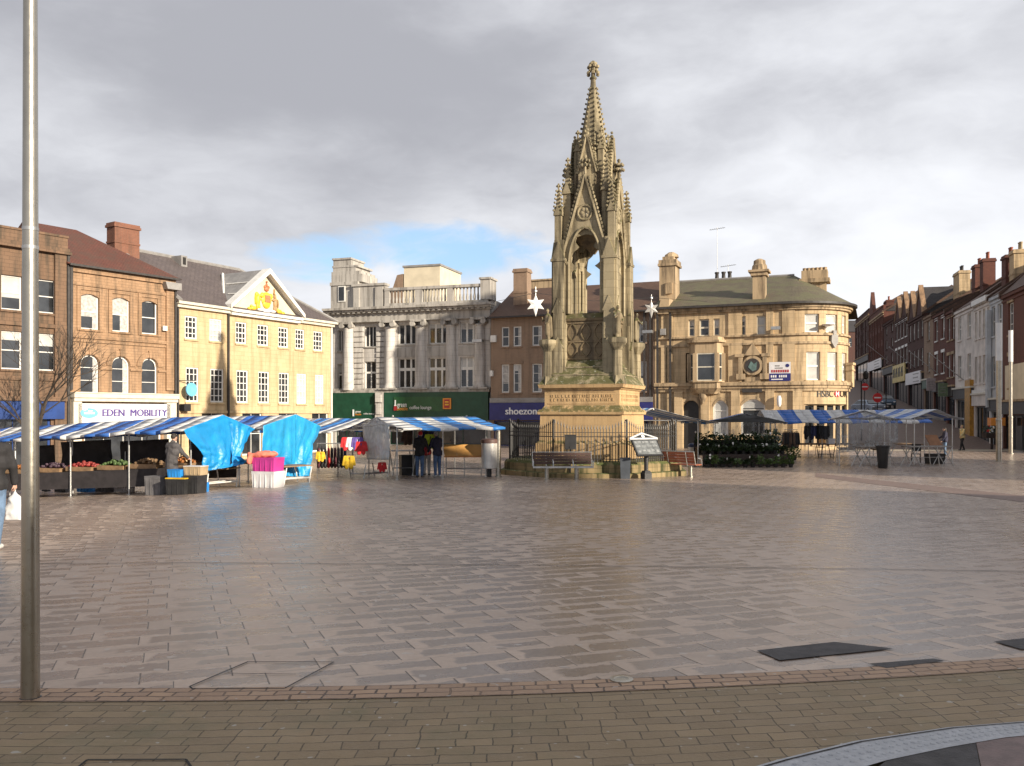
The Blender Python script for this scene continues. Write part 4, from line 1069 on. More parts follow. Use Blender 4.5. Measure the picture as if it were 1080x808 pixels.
    # chimneys
    zt=F.px(700,269,1.5)[1]; m=F.mb(); m.box(X(692),X(711)-.15,1.0,2.6,ze-.4,zt-.9); m.box(X(692)-.1,X(711),.9,2.7,zt-.9,zt-.72); m.box(X(692)-.05,X(711)-.05,.95,2.65,zt-.72,zt-.45); m.box(X(695),X(710)-.2,1.1,2.5,zt-.45,zt-.2); m.lathe([(.55,zt-.2),(.5,zt),(.2,zt+.2)],(X(702.5),1.8),10)
    c1=m.build('chimney', m_sand_trim, t); m=F.mb(); m.prism([(X(694),ze-.4),(X(706),ze-.4),(X(707),ze+.7),(X(699),ze+.9)],-.35,.999); m.box(X(699),X(706),.86,1.0,ze+1.2,ze+2.0); m.build('chimney_bracket', m_sand_trim, c1)
    x=X(799.6); zt=F.px(799,274.5,.8)[1]; m=F.mb(); m.box(x-.42,x+.42,.35,1.3,ze+.3,zt-1.15); m.box(x-.55,x+.55,.22,1.43,zt-1.15,zt-.9); m.box(x-.7,x+.7,.1,1.55,zt-.9,zt-.75); m.lathe([(.55,zt-.75),(.5,zt-.4),(.42,zt-.3),(.4,zt-.05),(.15,zt+.08)],(x,.8),12); m.build('chimney', m_sand_trim, t)
    off=5.2; a=F.px(848,HY,off)[0] if False else X(846.5)+.2; m=F.mb()
    x0c,zt=F.pl(845,283.5,off); x1c=F.pl(874,283.5,off)[0]
    m=MB(); m.box(x0c+.15,x1c-.15,off-.5,off+.5,zr-1.8,zt-1.15); m.box(x0c-.1,x1c+.1,off-.75,off+.75,zt-1.15,zt-.85); m.box(x0c+.05,x1c-.05,off-.6,off+.6,zt-.85,zt-.25); c3=m.build('chimney', m_sand_trim, t)
    for i in range(6):
        q=MB(); xx=x0c+.25+i*(x1c-x0c-.5)/5; q.lathe([(.17,zt-.25),(.14,zt-.1),(.16,zt),(.12,zt+.02)],(xx,off),8); q.build('chimney_pot', m_sand_trim, c3)
    for px in (756,763,769.5):
        q=F.mb(); xx=F.px(px,HY,ridge_y+.3)[0]; q.lathe([(.17,zr-.2),(.15,zr+.15),(.13,zr+.5),(.17,zr+.55),(.17,zr+.65)],(xx,ridge_y+.35),10); q.build('chimney_pot', m_pipe, t, smooth=True)
    for px,py in ((756.5,240),(768,279)):
        xx=F.px(px,HY,ridge_y+.8)[0]; zz=F.px(px,py,ridge_y+.8)[1]; q=F.mb(); q.tube((xx,ridge_y+.8,zr-.3),(xx,ridge_y+.8,zz),.022,n=5); 
        q.tube((xx-.6,ridge_y+.8,zz-.15),(xx+.6,ridge_y+.8,zz-.05),.018,n=5)
        for i in range(7): q.tube((xx-.5+i*.16,ridge_y+.55,zz-.14+i*.015),(xx-.5+i*.16,ridge_y+1.05,zz-.14+i*.015),.012,n=4)
        q.build('roof_aerial', m_steel, t)
    for px in (694,707.5): band(F, t, 'downpipe', m_pipe, [(X(px)-.07,X(px)+.07,-.26,-.13,-.3,ze-.1)])
    q=F.mb(); p=F.px(897,384); e0=F.loc(LT,0,0); q.box(LT-1.6,LT-.4,-.40,0,Z(408),Z(385),4); q.box(LT-1.7,LT-.3,-.50,0,Z(385),Z(382.5),4); q.box(LT-1.7,LT-.3,-.46,0,Z(391),Z(389.5),4); q.build('side_bay', m_sand, t)
    p=F.px(700,350); band(F, t, 'alarm_box', m_lead, [(p[0]-.2,p[0]+.2,-.3,0,p[1]-.25,p[1]+.2)])
    p=F.px(819,347); q=F.mb(); q.box(p[0]-.3,p[0]+.3,-.7,-.35,p[1]-.1,p[1]+.12); q.tube((p[0],0,p[1]+.1),(p[0],-.5,p[1]),.03,n=5); q.build('floodlight', m_steel, t)
bank()
# ------------------------------------------------------------------ terrace climbing the street on the right
RL = (33.7, 58.0); RD = (0.2605, 0.9655)
HOUSES = []
def terrace(pxl, pxr, eave_py, mat, label, storeys=2, nwin=3, lintel=None, gables=0, roof=m_slate_d, roof_h=2.6, shop=m_dark, fascia=None, fascia_mat=None, parapet=False, win=m_white, chim=(), ground_py=None, dep=9, pilasters=0, tops=None, sign=None, extra=None, gable_h=2.6, panes=(1,2)):
    A, B = px_line(RL, RD, pxl), px_line(RL, RD, pxr)
    F = Fac(A, B, min(gz(*A), gz(*B)) - .15)
    t = F.thing('terrace_house', label, 'building', 'terrace of shops climbing the street')
    L = F.L; pm = (pxl+pxr)/2
    ze = F.px(pm, eave_py)[1]
    gr = 3.1 + abs(gz(*A)-gz(*B))
    H = ze - gr - .5
    hs = []; sh = H/storeys
    for s_ in range(storeys):
        z0 = gr + .5 + s_*sh + sh*.22; z1 = gr + .5 + s_*sh + sh*.82
        for i in range(nwin):
            w = L/nwin; c = w*(i+.5); hw = min(.62, w*.3)
            hs.append((c-hw, c+hw, z0, z1))
    so = (.35, L-.35, .1, gr-.55)
    wall(F, t, 'wall', mat, 0, L, -1.2, ze, hs+[so])
    for h in hs:
        window(F, t, h, panes[0], panes[1], fw=.08, bar=.06, y=.12, mat=win, sill=lintel or mat)
    if lintel:
        band(F, t, 'lintel', lintel, [(h[0]-.15,h[1]+.15,-.06,0,h[3]+.004,h[3]+.28) for h in hs])
    window(F, t, so, 4, 1, fw=.12, y=.15, mat=shop if shop is not m_dark else m_iron, name='shop_window', bar=.1)
    fa = band(F, t, 'shop_fascia', fascia_mat or m_pipe, [(.1,L-.1,-.22,0,gr-.5,gr+.35)])
    band(F, fa, 'fascia_cornice', m_sand_trim if mat in (m_redbrick,m_dkred) else m_cream, [(0.03,L-.03,-.32,0,gr+.355,gr+.5)])
    if sign: sign(F, fa, L, gr)
    body_box(F, t, 0, L, dep, -1.2, ze, mat)
    band(F, t, 'eaves_course', mat if not parapet else m_sand_trim, [(0,L,-.16,0,ze-.22,ze-.0),(0,L,-.08,0,ze-.5,ze-.36)])
    if pilasters:
        for i in range(pilasters+1):
            x = .25 + (L-.5)*i/pilasters; band(F, t, 'pilaster', mat, [(x-.18,x+.18,-.12,0,gr+.5,ze-.5)])
    if parapet: band(F, t, 'parapet', mat, [(0,L,-.02,.3,ze,ze+.7),(-.02,L+.02,-.1,.36,ze+.7,ze+.85)])
    rf = gable_roof(F, t, -.05, L+.05, ze+.02, ze+roof_h, dep, roof, .2 if not parapet else -.3)
    mb = F.mb(); mb.prism([(.0,ze+.05),(.0,ze+.05)],0,.1) if False else None
    for x in (0, L):
        m = F.mb()
        q = [(-.25,ze+.06),(dep/2,ze+roof_h+.22),(dep+.25,ze+.06),(dep+.25,ze-.2),(dep/2,ze+roof_h-.1),(-.25,ze-.2)]
        for xa in (x-.12,x+.12): m.face([(xa,y,z) for y,z in q])
        for i in range(6):
            a,b=q[i],q[(i+1)%6]; m.face([(x-.12,*a),(x+.12,*a),(x+.12,*b),(x-.12,*b)])
        m.build('roof_coping', m_slate_b, rf)
    for i in range(gables):
        w = L/gables; c = w*(i+.5)
        m = F.mb(); m.prism([(c-w*.46,ze),(c+w*.46,ze),(c,ze+gable_h)], -.05, .3); g=m.build('gable', mat, t)
        m = F.mb(); m.prism([(c-w*.5,ze),(c-w*.40,ze),(c,ze+gable_h-.3),(c+w*.40,ze),(c+w*.5,ze),(c,ze+gable_h+.25)], -.14, .34)
        m.build('gable_coping', m_brown, g)
        m = F.mb(); m.face([(c-w*.46,.3,ze),(c,.3,ze+gable_h),(c,dep/2,ze+gable_h),(c-w*.46,1,ze)]); m.face([(c+w*.46,.3,ze),(c,.3,ze+gable_h),(c,dep/2,ze+gable_h),(c+w*.46,1,ze)]); m.build('gable_roof', roof, g)
    for (x,y,top,w,d,cm,np_,pm_) in chim:
        chimney(F, t, x*L, y, ze+.4, ze+top, w, d, cm, np_, pm_)
    if extra: extra(F, t, L, gr, ze)
    HOUSES.append((F, t, ze))
    return F, t

def flagpole(F, t, L, gr, ze):
    m = F.mb(); m.tube((L*.5,-.05,gr+1.1),(L*.5-.4,-2.6,gr+3.4),.05,.03,6); m.ball((L*.5-.4,-2.6,gr+3.4),.07); m.build('flagpole', m_steel, t)
def sign_yellow(F, fa, L, gr):
    m = F.mb(); m.box(.3,L-.3,-.34,-.22,gr-1.0,gr+1.1); b = m.build('sign_board', plain('ochre_sign',(.62,.48,.16),.5), fa)
    m = F.mb(); x=.7
    for i in range(4):
        w=(L-1.6)/4; m.box(x,x+w*.7,-.37,-.34,gr+.05,gr+.2); m.box(x,x+w*.22,-.37,-.34,gr-.4,gr+.05); m.box(x+w*.45,x+w*.66,-.37,-.34,gr-.4,gr+.75); m.box(x+w*.1,x+w*.3,-.37,-.34,gr+.2,gr+.65); x+=w
    m.build('sign_pattern', m_ltblack, b)
def sign_white(F, fa, L, gr):
    m = F.mb(); m.box(.3,L-.2,-.34,-.22,gr-.7,gr+.6); b = m.build('sign_board', m_signwhite, fa)
    m = F.mb(); m.box(L*.55,L*.9,-.37,-.34,gr+.3,gr+.38); m.box(L*.55,L*.85,-.37,-.34,gr-.1,gr); m.box(L*.55,L*.9,-.37,-.34,gr-.5,gr-.42); m.build('sign_line', m_lead, b)
def sign_hang(mat, x, z0, z1, out=1.3):
    def f(F, fa, L, gr):
        m = F.mb(); m.box(x*L-.06,x*L+.06,-.25-out,-.25,gr+z0,gr+z1); s=m.build('hanging_sign', mat, fa)
        m = F.mb(); 
        for k in (.3,.5,.7): m.box(x*L+.06,x*L+.075,-.25-out*.8,-.25-out*.25,gr+z0+(z1-z0)*k-.03,gr+z0+(z1-z0)*k+.03)
        m.build('sign_line', m_ltwhite if mat in (m_green2,) else m_lead, s)
    return f
def bay_extra(F, t, L, gr, ze):
    m = F.mb(); m.box(L*.08,L*.92,-.28,0,gr+.5,gr+.75); m.box(L*.05,L*.95,-.3,0,ze-.15,ze+.25); m.build('moulding', m_white, t)
def narrow_front(F, t, L, gr, ze):
    m = F.mb(); m.box(.05,.5,-.35,-.05,gr-.2,ze-.9); m.build('vertical_sign', m_bluewhite, t)

terrace(1057.5, 1096, 304, m_redbrick, 'tall dark red brick house nearest the silver poles, with stone dressed chimneys', 2, 2, m_sand_trim, roof_h=4.6, roof=m_slate_b, panes=(2,3),
        sign=lambda F,fa,L,gr: (lambda m:(m.box(.9,1.9,-1.2,-.3,gr-1.3,gr-.75), m.build('hanging_sign', m_ltorange, fa)))(F.mb()),
        extra=lambda F,t,L,gr,ze: band(F, t, 'first_floor_front', m_creamwall, [(.9,L-.3,-.08,0,gr+.52,gr+2.9)]))
terrace(1044.5, 1057.5, 312, m_bluewhite, 'narrow pale blue rendered house beside the tall red brick house', 2, 2, None, roof=m_slate_b, roof_h=3.2, extra=narrow_front)
terrace(1027.5, 1044.5, 318, m_pink, 'pinkish white rendered house with four narrow upper windows', 2, 4, None, roof=m_slate_b, roof_h=3.2, fascia_mat=m_pink, extra=bay_extra)
terrace(1007.5, 1027.5, 325, m_pink, 'pale rendered house with tall window bays and ochre doorway', 2, 2, None, roof=m_slate_b, roof_h=3.3, fascia_mat=m_pipe, panes=(3,2), extra=lambda F,t,L,gr,ze: (band(F,t,'ochre_doorway',plain('ochre_paint',(.45,.23,.03),.5),[(L*.72,L*.98,-.3,0,-.5,gr+1.0)]), flagpole(F,t,L,gr,ze)))
terrace(998.5, 1007.5, 328, m_redbrick, 'red brick house with plain stone lintels next to the pale rendered house', 2, 2, m_sand_trim, roof=m_slate_d, sign=sign_hang(plain('pale_green_sign',(.16,.22,.13),.5),.5,-.5,.7,.8))
terrace(984.5, 998.5, 330.5, m_redbrick, 'red brick house with bright white lintels and a pinkish hanging sign', 2, 2, m_white, roof=m_slate_d, sign=sign_hang(plain('pinkish_sign',(.42,.36,.36),.5),.4,-.4,.8,.8), extra=flagpole)
terrace(974.5, 984.5, 333, m_tan, 'olive brown brick house between two red brick houses', 2, 1, None, roof=m_slate_d, fascia_mat=m_green)
terrace(957.8, 974.5, 335, m_dkred, 'dark red house with two pointed gables above a white sign board', 2, 4, None, gables=2, gable_h=3.0, roof_h=3.2, roof=m_slate_d, sign=sign_white, extra=flagpole)
terrace(944.0, 957.8, 336, m_dkred, 'dark house with two pointed gables and white lintels above an ochre sign', 2, 4, m_white, gables=2, gable_h=2.7, roof_h=3.0, roof=m_slate_d, sign=sign_yellow)
terrace(932.0, 944.0, 339, m_dkred, 'sooty brick house with a pale aerial on its chimney', 3, 2, None, roof=m_slate_d, extra=flagpole)
terrace(917.0, 932.0, 334, m_redbrick, 'long red brick block with pilasters and one small gable', 3, 5, None, parapet=True, gables=0, roof=m_slate_d, pilasters=5, sign=sign_white,
        extra=lambda F,t,L,gr,ze: (lambda m:(m.prism([(.3,ze+.86),(4.6,ze+.86),(2.4,ze+4.2)],-.1,.4), m.build('gable', m_redbrick, t)))(F.mb()))
terrace(902.5, 917.0, 337, m_dkred, 'farthest dark brick block half hidden by the rounded bank', 3, 6, None, parapet=True, roof=m_slate_d, pilasters=4)
def roof_stack(pxa, pxb, py, mat, pots, potm, y=3.0, d=1.0):
    for F, t, ze in HOUSES:
        xa, z = F.pl(pxa, py, y); xb, _ = F.pl(pxb, py, y)
        if 0 <= (xa+xb)/2 <= F.L:
            chimney(F, t, (xa+xb)/2, y, ze+.2, z, min(2.6, max(.6,(xb-xa)*.55)), d, mat, pots, potm); return
roof_stack(1007, 1022, 292, m_sand, 3, m_pipe); roof_stack(1029.5, 1036.5, 282, m_redbrick, 2, m_pot); roof_stack(1038.5, 1045, 275.5, m_redbrick, 2, m_pot)
roof_stack(1062, 1070, 272, m_redbrick, 2, m_pot, 2.0); roof_stack(1071.5, 1081, 267, m_sand, 2, m_potbuff, 2.2, 1.2); roof_stack(934, 941, 320, m_redbrick, 2, m_pot, 2.0)
# building that closes the view behind the terrace roofs
def closing(p0, p1, D0, D1, ze_py, zr_py, mat, roof, label):
    A=((p0-CX)/FO*D0,D0); B=((p1-CX)/FO*D1,D1); F=Fac(A,B,gz(*A)-.5)
    t=F.thing('distant_house',label,'building'); zE=CZ+(HY-ze_py)*D0/FO-F.z0; zR=CZ+(HY-zr_py)*(D0+4)/FO-F.z0
    hs=[(F.L*(i+.3)/4,F.L*(i+.7)/4,zE-3,zE-1.2) for i in range(4)]
    wall(F,t,'wall',mat,0,F.L,-1,zE,hs); 
    for h in hs: window(F,t,h,1,2)
    body_box(F,t,0,F.L,8,-1,zE,mat); gable_roof(F,t,-.2,F.L+.2,zE,zR,8,roof)
closing(968, 1012, 121, 112, 330, 309.5, m_tan, m_slate_g, 'brown roofed house showing above the gables of the terrace')
closing(893, 925, 176, 176, 350, 338, m_dkred, m_slate_d, 'dark distant house closing the top of the street')

# ------------------------------------------------------------------ the memorial
MX, MY = 3.36, 36.5
MZ = gz(MX, MY)
ROT = R(-22.5)
def memorial():
    t = thing('gothic_memorial', 'tall weathered gothic stone memorial with crocketed spire in the market square', 'monument', (MX, MY, MZ), ROT)
    def rot4(fn, name, mat, parent=t, smooth=False, diag=False):
        out = []
        for k in range(4):
            m = MB(); m.M = Matrix.Rotation(PI/2*k + (PI/4 if diag else 0), 4, 'Z'); fn(m); out.append(m.build(name, mat, parent, smooth))
        return out
    # stepped base
    s = MB(); s.ngon_prism(8, [(4.0,-.3),(4.0,.20),(3.94,.23)], PI/8+R(15)); s.build('plinth_step', m_moss, t)
    s = MB(); s.ngon_prism(8, [(3.80,.231),(3.80,.52),(3.72,.62)], PI/8+R(15)); s.build('plinth_wall', m_moss, t)
    # pedestal: battered dado, moulding, inscribed frieze, cornice, weathered slope
    p = MB()
    def sq(z0,z1,a0,a1): p.frustum(0,0,z0,z1,a0,a0,a1,a1)
    sq(.6,1.25,1.84,1.84); sq(1.25,1.38,1.84,1.72); sq(1.38,2.42,1.72,1.70); sq(2.42,2.52,1.78,1.80); sq(2.52,2.62,1.80,1.74); sq(2.62,2.78,1.66,1.56); sq(2.78,3.40,1.56,1.56); sq(3.40,3.48,1.6,1.68); sq(3.48,3.62,1.74,1.78)
    ped = p.build('pedestal', m_mem_ped, t)
    def insc(m):
        random.seed(3); x=-1.35
        m.box(-1.42,1.42,-1.575,-1.56,2.84,2.87); m.box(-1.42,1.42,-1.575,-1.56,3.30,3.33)
        for row in (2.95,3.1,):
            x=-1.3
            while x<1.3:
                w=random.uniform(.04,.09); m.box(x,x+w*.5,-1.574,-1.56,row,row+.11); m.box(x,x+w,-1.574,-1.56,row+(.09 if random.random()<.5 else 0),row+.02+(.09 if random.random()<.5 else 0)); x+=w+random.choice((.03,.03,.03,.09))
    rot4(insc, 'carved_inscription', m_mem_ped, ped)
    w = MB(); w.frustum(0,0,3.62,3.98,1.78,1.78,1.50,1.50); w.frustum(0,0,3.98,4.02,1.53,1.53,1.53,1.53); w.frustum(0,0,4.02,4.30,1.50,1.50,1.20,1.20); w.frustum(0,0,4.30,4.34,1.24,1.24,1.24,1.24); w.frustum(0,0,4.34,4.62,1.2,1.2,1.0,1.0)
    w.build('weathered_slope', m_mem, t)
    # drum with blind tracery
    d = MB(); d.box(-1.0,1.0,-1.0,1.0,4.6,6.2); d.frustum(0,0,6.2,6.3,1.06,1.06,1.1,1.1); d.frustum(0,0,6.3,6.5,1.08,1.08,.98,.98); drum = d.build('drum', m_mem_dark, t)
    def trac(m):
        for c in (-.56,0,.56):
            n=10
            for z0,h in ((4.75,.62),(5.38,.72)):
                L_=[(c+.2*math.sin(PI*i/n)*1.0, z0+h*i/n) for i in range(n+1)]
                for a,b in zip(L_,L_[1:]):
                    m.tube((a[0],-1.02,a[1]),(b[0],-1.02,b[1]),.035,n=4); m.tube((2*c-a[0],-1.02,a[1]),(2*c-b[0],-1.02,b[1]),.035,n=4)
        for z in (4.68,5.37,6.12): m.box(-.86,.86,-1.04,-1.0,z-.03,z+.03)
    rot4(trac, 'blind_tracery', m_mem_dark, drum)
    # corner buttresses with gabled offsets
    def butt(m):
        cx=cy=-1.06
        def tier(h0,h1,a): m.box(cx-a,cx+a,cy-a,cy+a,h0,h1)
        tier(4.0,6.1,.27); tier(6.1,8.55,.24); tier(8.55,8.75,.27)
        for zz,a,hh in ((5.1,.36,.45),(6.55,.33,.6)):   # gablets on the two outer faces
            for q in (0,1):
                old=m.M; 
                if q: m.M=old@Matrix(((0,1,0,0),(1,0,0,0),(0,0,1,0),(0,0,0,1)))
                m.prism([(cx-.2,zz-1.1),(cx+.2,zz-1.1),(cx+.2,zz),(cx+.26,zz),(cx,zz+hh),(cx-.26,zz),(cx-.2,zz)], cy-a, cy-.2)
                m.M=old
        for q in (0,1):
            old=m.M
            if q: m.M=old@Matrix(((0,1,0,0),(1,0,0,0),(0,0,1,0),(0,0,0,1)))
            m.prism([(cx-.22,6.55),(cx+.22,6.55),(cx+.22,8.7),(cx+.28,8.7),(cx,9.45),(cx-.28,8.7),(cx-.22,8.7)], cy-.30, cy-.2)
            m.box(cx-.3,cx+.3,cy-.33,cy+.0,8.62,8.72)
            m.M=old
        m.box(cx-.2,cx+.2,cy-.2,cy+.2,8.75,9.5)
    rot4(butt, 'corner_buttress', m_mem)
    # pinnacles over the buttresses
    def pinn(m, cx, cy, z0, a, hs, hp):
        m.box(cx-a,cx+a,cy-a,cy+a,z0,z0+hs)
        for q in range(4):
            old=m.M; m.M=old@Matrix.Translation((cx,cy,0))@Matrix.Rotation(PI/2*q,4,'Z')
            m.prism([(-a*1.25,z0+hs),(a*1.25,z0+hs),(0,z0+hs+a*3.0)],-a*1.35,-a*.8); m.M=old
        m.frustum(cx,cy,z0+hs,z0+hs+hp,a*.95,a*.95,.02,.02)
        k=z0+hs+a*1.6
        while k<z0+hs+hp-.12:
            f=1-(k-z0-hs)/hp; r=a*f+.05
            for sx in (-1,1):
                for sy in (-1,1): m.ball((cx+sx*r,cy+sy*r,k),.052,n=5,m=4)
            k+=.16
        T=z0+hs+hp; m.ball((cx,cy,T),.05,n=6,m=4); 
        for sx,sy in ((1,0),(-1,0),(0,1),(0,-1)): m.ball((cx+sx*.07,cy+sy*.07,T+.06),.045,n=5,m=4)
        m.ball((cx,cy,T+.13),.05,n=6,m=4)
    rot4(lambda m: pinn(m,-1.12,-1.12,9.3,.13,1.2,1.15), 'outer_pinnacle', m_mem)
    rot4(lambda m: pinn(m,-.82,-.82,9.3,.16,2.1,1.35), 'inner_pinnacle', m_mem)
    # open arches under crocketed gables
    def w(h):
        b=.68
        if h<=8.55: 
            return b
        if h>=9.95: return 0
        u=(h-8.55)/1.4
        return b*math.sqrt(max(0,1-u**1.7))
    def wc(h):   # cusped inner order
        base=w(h)*.93
        if h<8.2: return base
        u=(h-8.2)/1.6
        return max(0, base-.26*math.exp(-((u-.12)/.07)**2)-.24*math.exp(-((u-.62)/.09)**2)-(0 if u<.9 else .5))
    G0, GA = 8.95, 12.05
    def o(h): return .86 if h<=G0 else max(0,.92*(GA-h)/(GA-G0))
    hs=[6.5,7.0,7.5,8.0,8.2,8.3,8.4,8.5,8.6,8.7,8.8,8.9,8.95,9.0,9.1,9.2,9.3,9.4,9.5,9.6,9.7,9.8,9.9,9.95,10.1,10.4,10.8,11.3,11.7,12.05]
    def arch(m):
        m.strips(hs, w, lambda h: max(o(h),w(h)), -1.10, -.88)
        m.strips([h for h in hs if h<=10.1], wc, lambda h: max(wc(h),w(h)+.02 if h<9.95 else 0), -1.0, -.92)
    ar = rot4(arch, 'gabled_arch', m_mem)
    def trim(m):
        n=20
        for s_ in (-1,1):
            for i in range(n):
                a=(s_*.92*(1-i/n),G0+(GA-G0)*i/n); b=(s_*.92*(1-(i+1)/n),G0+(GA-G0)*(i+1)/n)
                m.tube((a[0],-1.15,a[1]),(b[0],-1.15,b[1]),.065,n=5)
                if 0<i: 
                    m.ball((a[0]+s_*.10,-1.13,a[1]+.03),.07,.07,.085,n=5,m=4)
            L_=[(s_*w(h),h) for h in hs if h<=9.95]
            for a,b in zip(L_,L_[1:]): m.tube((a[0],-1.13,a[1]),(b[0],-1.13,b[1]),.055,n=5)
            m.tube((s_*.74,-1.12,6.5),(s_*.74,-1.12,8.5),.045,n=6); m.ball((s_*.74,-1.12,8.55),.09,n=6,m=4)
        for i in range(16):
            a,b=2*PI*i/16,2*PI*(i+1)/16; m.tube((.30*math.cos(a),-1.12,10.55+.30*math.sin(a)),(.30*math.cos(b),-1.12,10.55+.30*math.sin(b)),.045,n=5)
        for i in range(6): 
            a=2*PI*i/6; m.ball((.13*math.cos(a),-1.11,10.55+.13*math.sin(a)),.09,.03,.09,n=6,m=4)
        # finial
        m.tube((0,-1.1,12.0),(0,-1.1,12.75),.07,.05,n=6)
        for z,r in ((12.42,.18),(12.62,.15)):
            for a in range(6): m.ball((r*math.cos(a*PI/3),-1.1+r*math.sin(a*PI/3),z),.075,n=5,m=4)
        m.ball((0,-1.1,12.8),.08,n=6,m=4)
    for k,a in enumerate(ar):
        m=MB(); m.M=Matrix.Rotation(PI/2*k,4,'Z'); trim(m); m.build('arch_carving', m_mem, a, smooth=True)
    # floor of the open stage, inner clustered shafts and dark vault
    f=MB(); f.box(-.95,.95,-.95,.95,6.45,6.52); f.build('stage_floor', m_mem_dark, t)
    def shaft(m):
        for dx,dy in ((0,0),(.12,0),(0,.12)): m.tube((-.84+dx,-.84+dy,6.5),(-.84+dx,-.84+dy,8.6),.055,n=8)
        m.lathe([(.1,8.5),(.16,8.75),(.18,8.85)],(-.80,-.80),8)
        m.lathe([(.16,6.5),(.15,6.7),(.1,6.8)],(-.80,-.80),8)
    rot4(shaft, 'clustered_shaft', m_mem)
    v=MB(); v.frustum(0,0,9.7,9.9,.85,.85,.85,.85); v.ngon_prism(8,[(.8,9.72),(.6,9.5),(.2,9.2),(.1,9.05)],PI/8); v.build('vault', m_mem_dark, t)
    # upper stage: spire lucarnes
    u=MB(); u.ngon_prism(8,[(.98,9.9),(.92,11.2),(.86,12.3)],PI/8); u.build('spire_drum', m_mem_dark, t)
    def luc(m):
        m.prism([(-.36,11.0),(.36,11.0),(.36,12.2),(.40,12.2),(0,13.75),(-.40,12.2),(-.36,12.2)],-.86,-.70)
        for s_ in (-1,1):
            for i in range(11):
                z=12.2+1.5*i/11; x=s_*.40*(1-i/11); m.ball((x+s_*.06,-.84,z+.05),.055,n=5,m=4)
            m.tube((s_*.4,-.88,12.2),(0,-.88,13.75),.05,n=5)
        m.ball((0,-.8,13.82),.08,n=6,m=4); m.ball((0,-.8,13.98),.06,n=6,m=4)
        m.box(-.17,.17,-.88,-.86,11.4,12.5)
    rot4(luc, 'lucarne', m_mem)
    def lpin(m): pinn(m,-.50,-.50,11.2,.11,2.0,.72)
    rot4(lpin, 'upper_pinnacle', m_mem)
    # spire
    sp=MB(); sp.ngon_prism(8,[(.80,12.3),(.56,13.6),(.30,15.0),(.115,16.05),(.10,16.3)],PI/8); spo=sp.build('spire', m_mem, t)
    c=MB()
    for k in range(8):
        a=PI/8+k*PI/4
        i=0; z=12.6
        while z<15.9:
            r=.80+(.56-.80)*(z-12.3)/1.3 if z<13.6 else (.56+(.30-.56)*(z-13.6)/1.4 if z<15 else .30+(.115-.30)*(z-15)/1.05)
            c.ball(((r+.045)*math.cos(a),(r+.045)*math.sin(a),z),.075*(1-.45*(z-12.6)/3.3),n=5,m=4); z+=.205
    co_ = c.build('crockets', m_mem, spo); co_['kind'] = 'stuff'
    fi=MB(); fi.tube((0,0,16.2),(0,0,16.9),.10,.08,n=8); fi.lathe([(.12,16.28),(.16,16.33),(.12,16.38)],n=8)
    for z,r,q in ((16.52,.22,.085),(16.66,.15,.07),(16.80,.19,.08),(16.93,.11,.07)):
        for a in range(6): fi.ball((r*math.cos(a*PI/3+z),r*math.sin(a*PI/3+z),z),q,n=6,m=4)
    fi.ball((0,0,16.97),.1,n=6,m=4); fi.build('finial', m_mem, spo, smooth=True)
    # statues on diagonal shafts
    def stat(k):
        a=PI/4+PI/2+PI/2*k
        m=MB(); m.M=Matrix.Rotation(PI/4+PI/2*k,4,'Z')
        R_=2.06
        m.frustum(R_,0,3.6,3.95,.24,.24,.19,.19); m.ngon_prism(8,[(.19,3.95),(.18,4.95)],PI/8,(R_,0)); m.ngon_prism(8,[(.18,4.95),(.33,5.2),(.36,5.24),(.36,5.42),(.28,5.45)],PI/8,(R_,0))
        m.box(1.25,R_-.1,-.09,.09,3.8,5.0); m.prism([(1.2,5.0),(R_-.12,5.0),(1.2,6.1)],-.09,.09)
        sh=m.build('statue_shaft', m_mem, t)
        b=MB()
        b.M=Matrix.Rotation(PI/4+PI/2*k,4,'Z')@Matrix.Translation((R_,0,5.45))
        s=.66
        b.capsule((0,-.07*s,.02),(0,-.08*s,.75*s),.11*s,.13*s); b.capsule((0,.08*s,.02),(0,.07*s,.75*s),.11*s,.13*s)
        b.capsule((0,0,.35*s),(0.02,0,1.05*s),.20*s,.17*s); b.capsule((0.02,0,1.0*s),(0.0,0,1.42*s),.18*s,.19*s)
        b.capsule((0,-.2*s,1.42*s),(.22*s,-.3*s,1.15*s),.075*s,.06*s); b.capsule((.22*s,-.3*s,1.15*s),(.35*s,-.1*s,1.35*s),.06*s,.05*s)
        b.capsule((0,.2*s,1.42*s),(.1*s,.30*s,1.05*s),.075*s,.06*s); b.capsule((.1*s,.30*s,1.05*s),(.28*s,.18*s,.95*s),.06*s,.05*s)
        b.capsule((.0,0,1.5*s),(.02*s,0,1.62*s),.07*s,.06*s); b.ball((.03*s,0,1.78*s),.115*s,.105*s,.14*s); b.ball((.14*s,0,1.77*s),.03*s)
        b.capsule((-.12*s,-.1*s,1.35*s),(-.14*s,-.1*s,.25*s),.1*s,.14*s); b.capsule((-.12*s,.1*s,1.35*s),(-.14*s,.1*s,.25*s),.1*s,.14*s)
        me=remesh(b,.022); mesh_obj('statue_figure', me, m_mem, sh)
    for k in range(4): stat(k)
    # flyers from the shafts to the body
memorial()

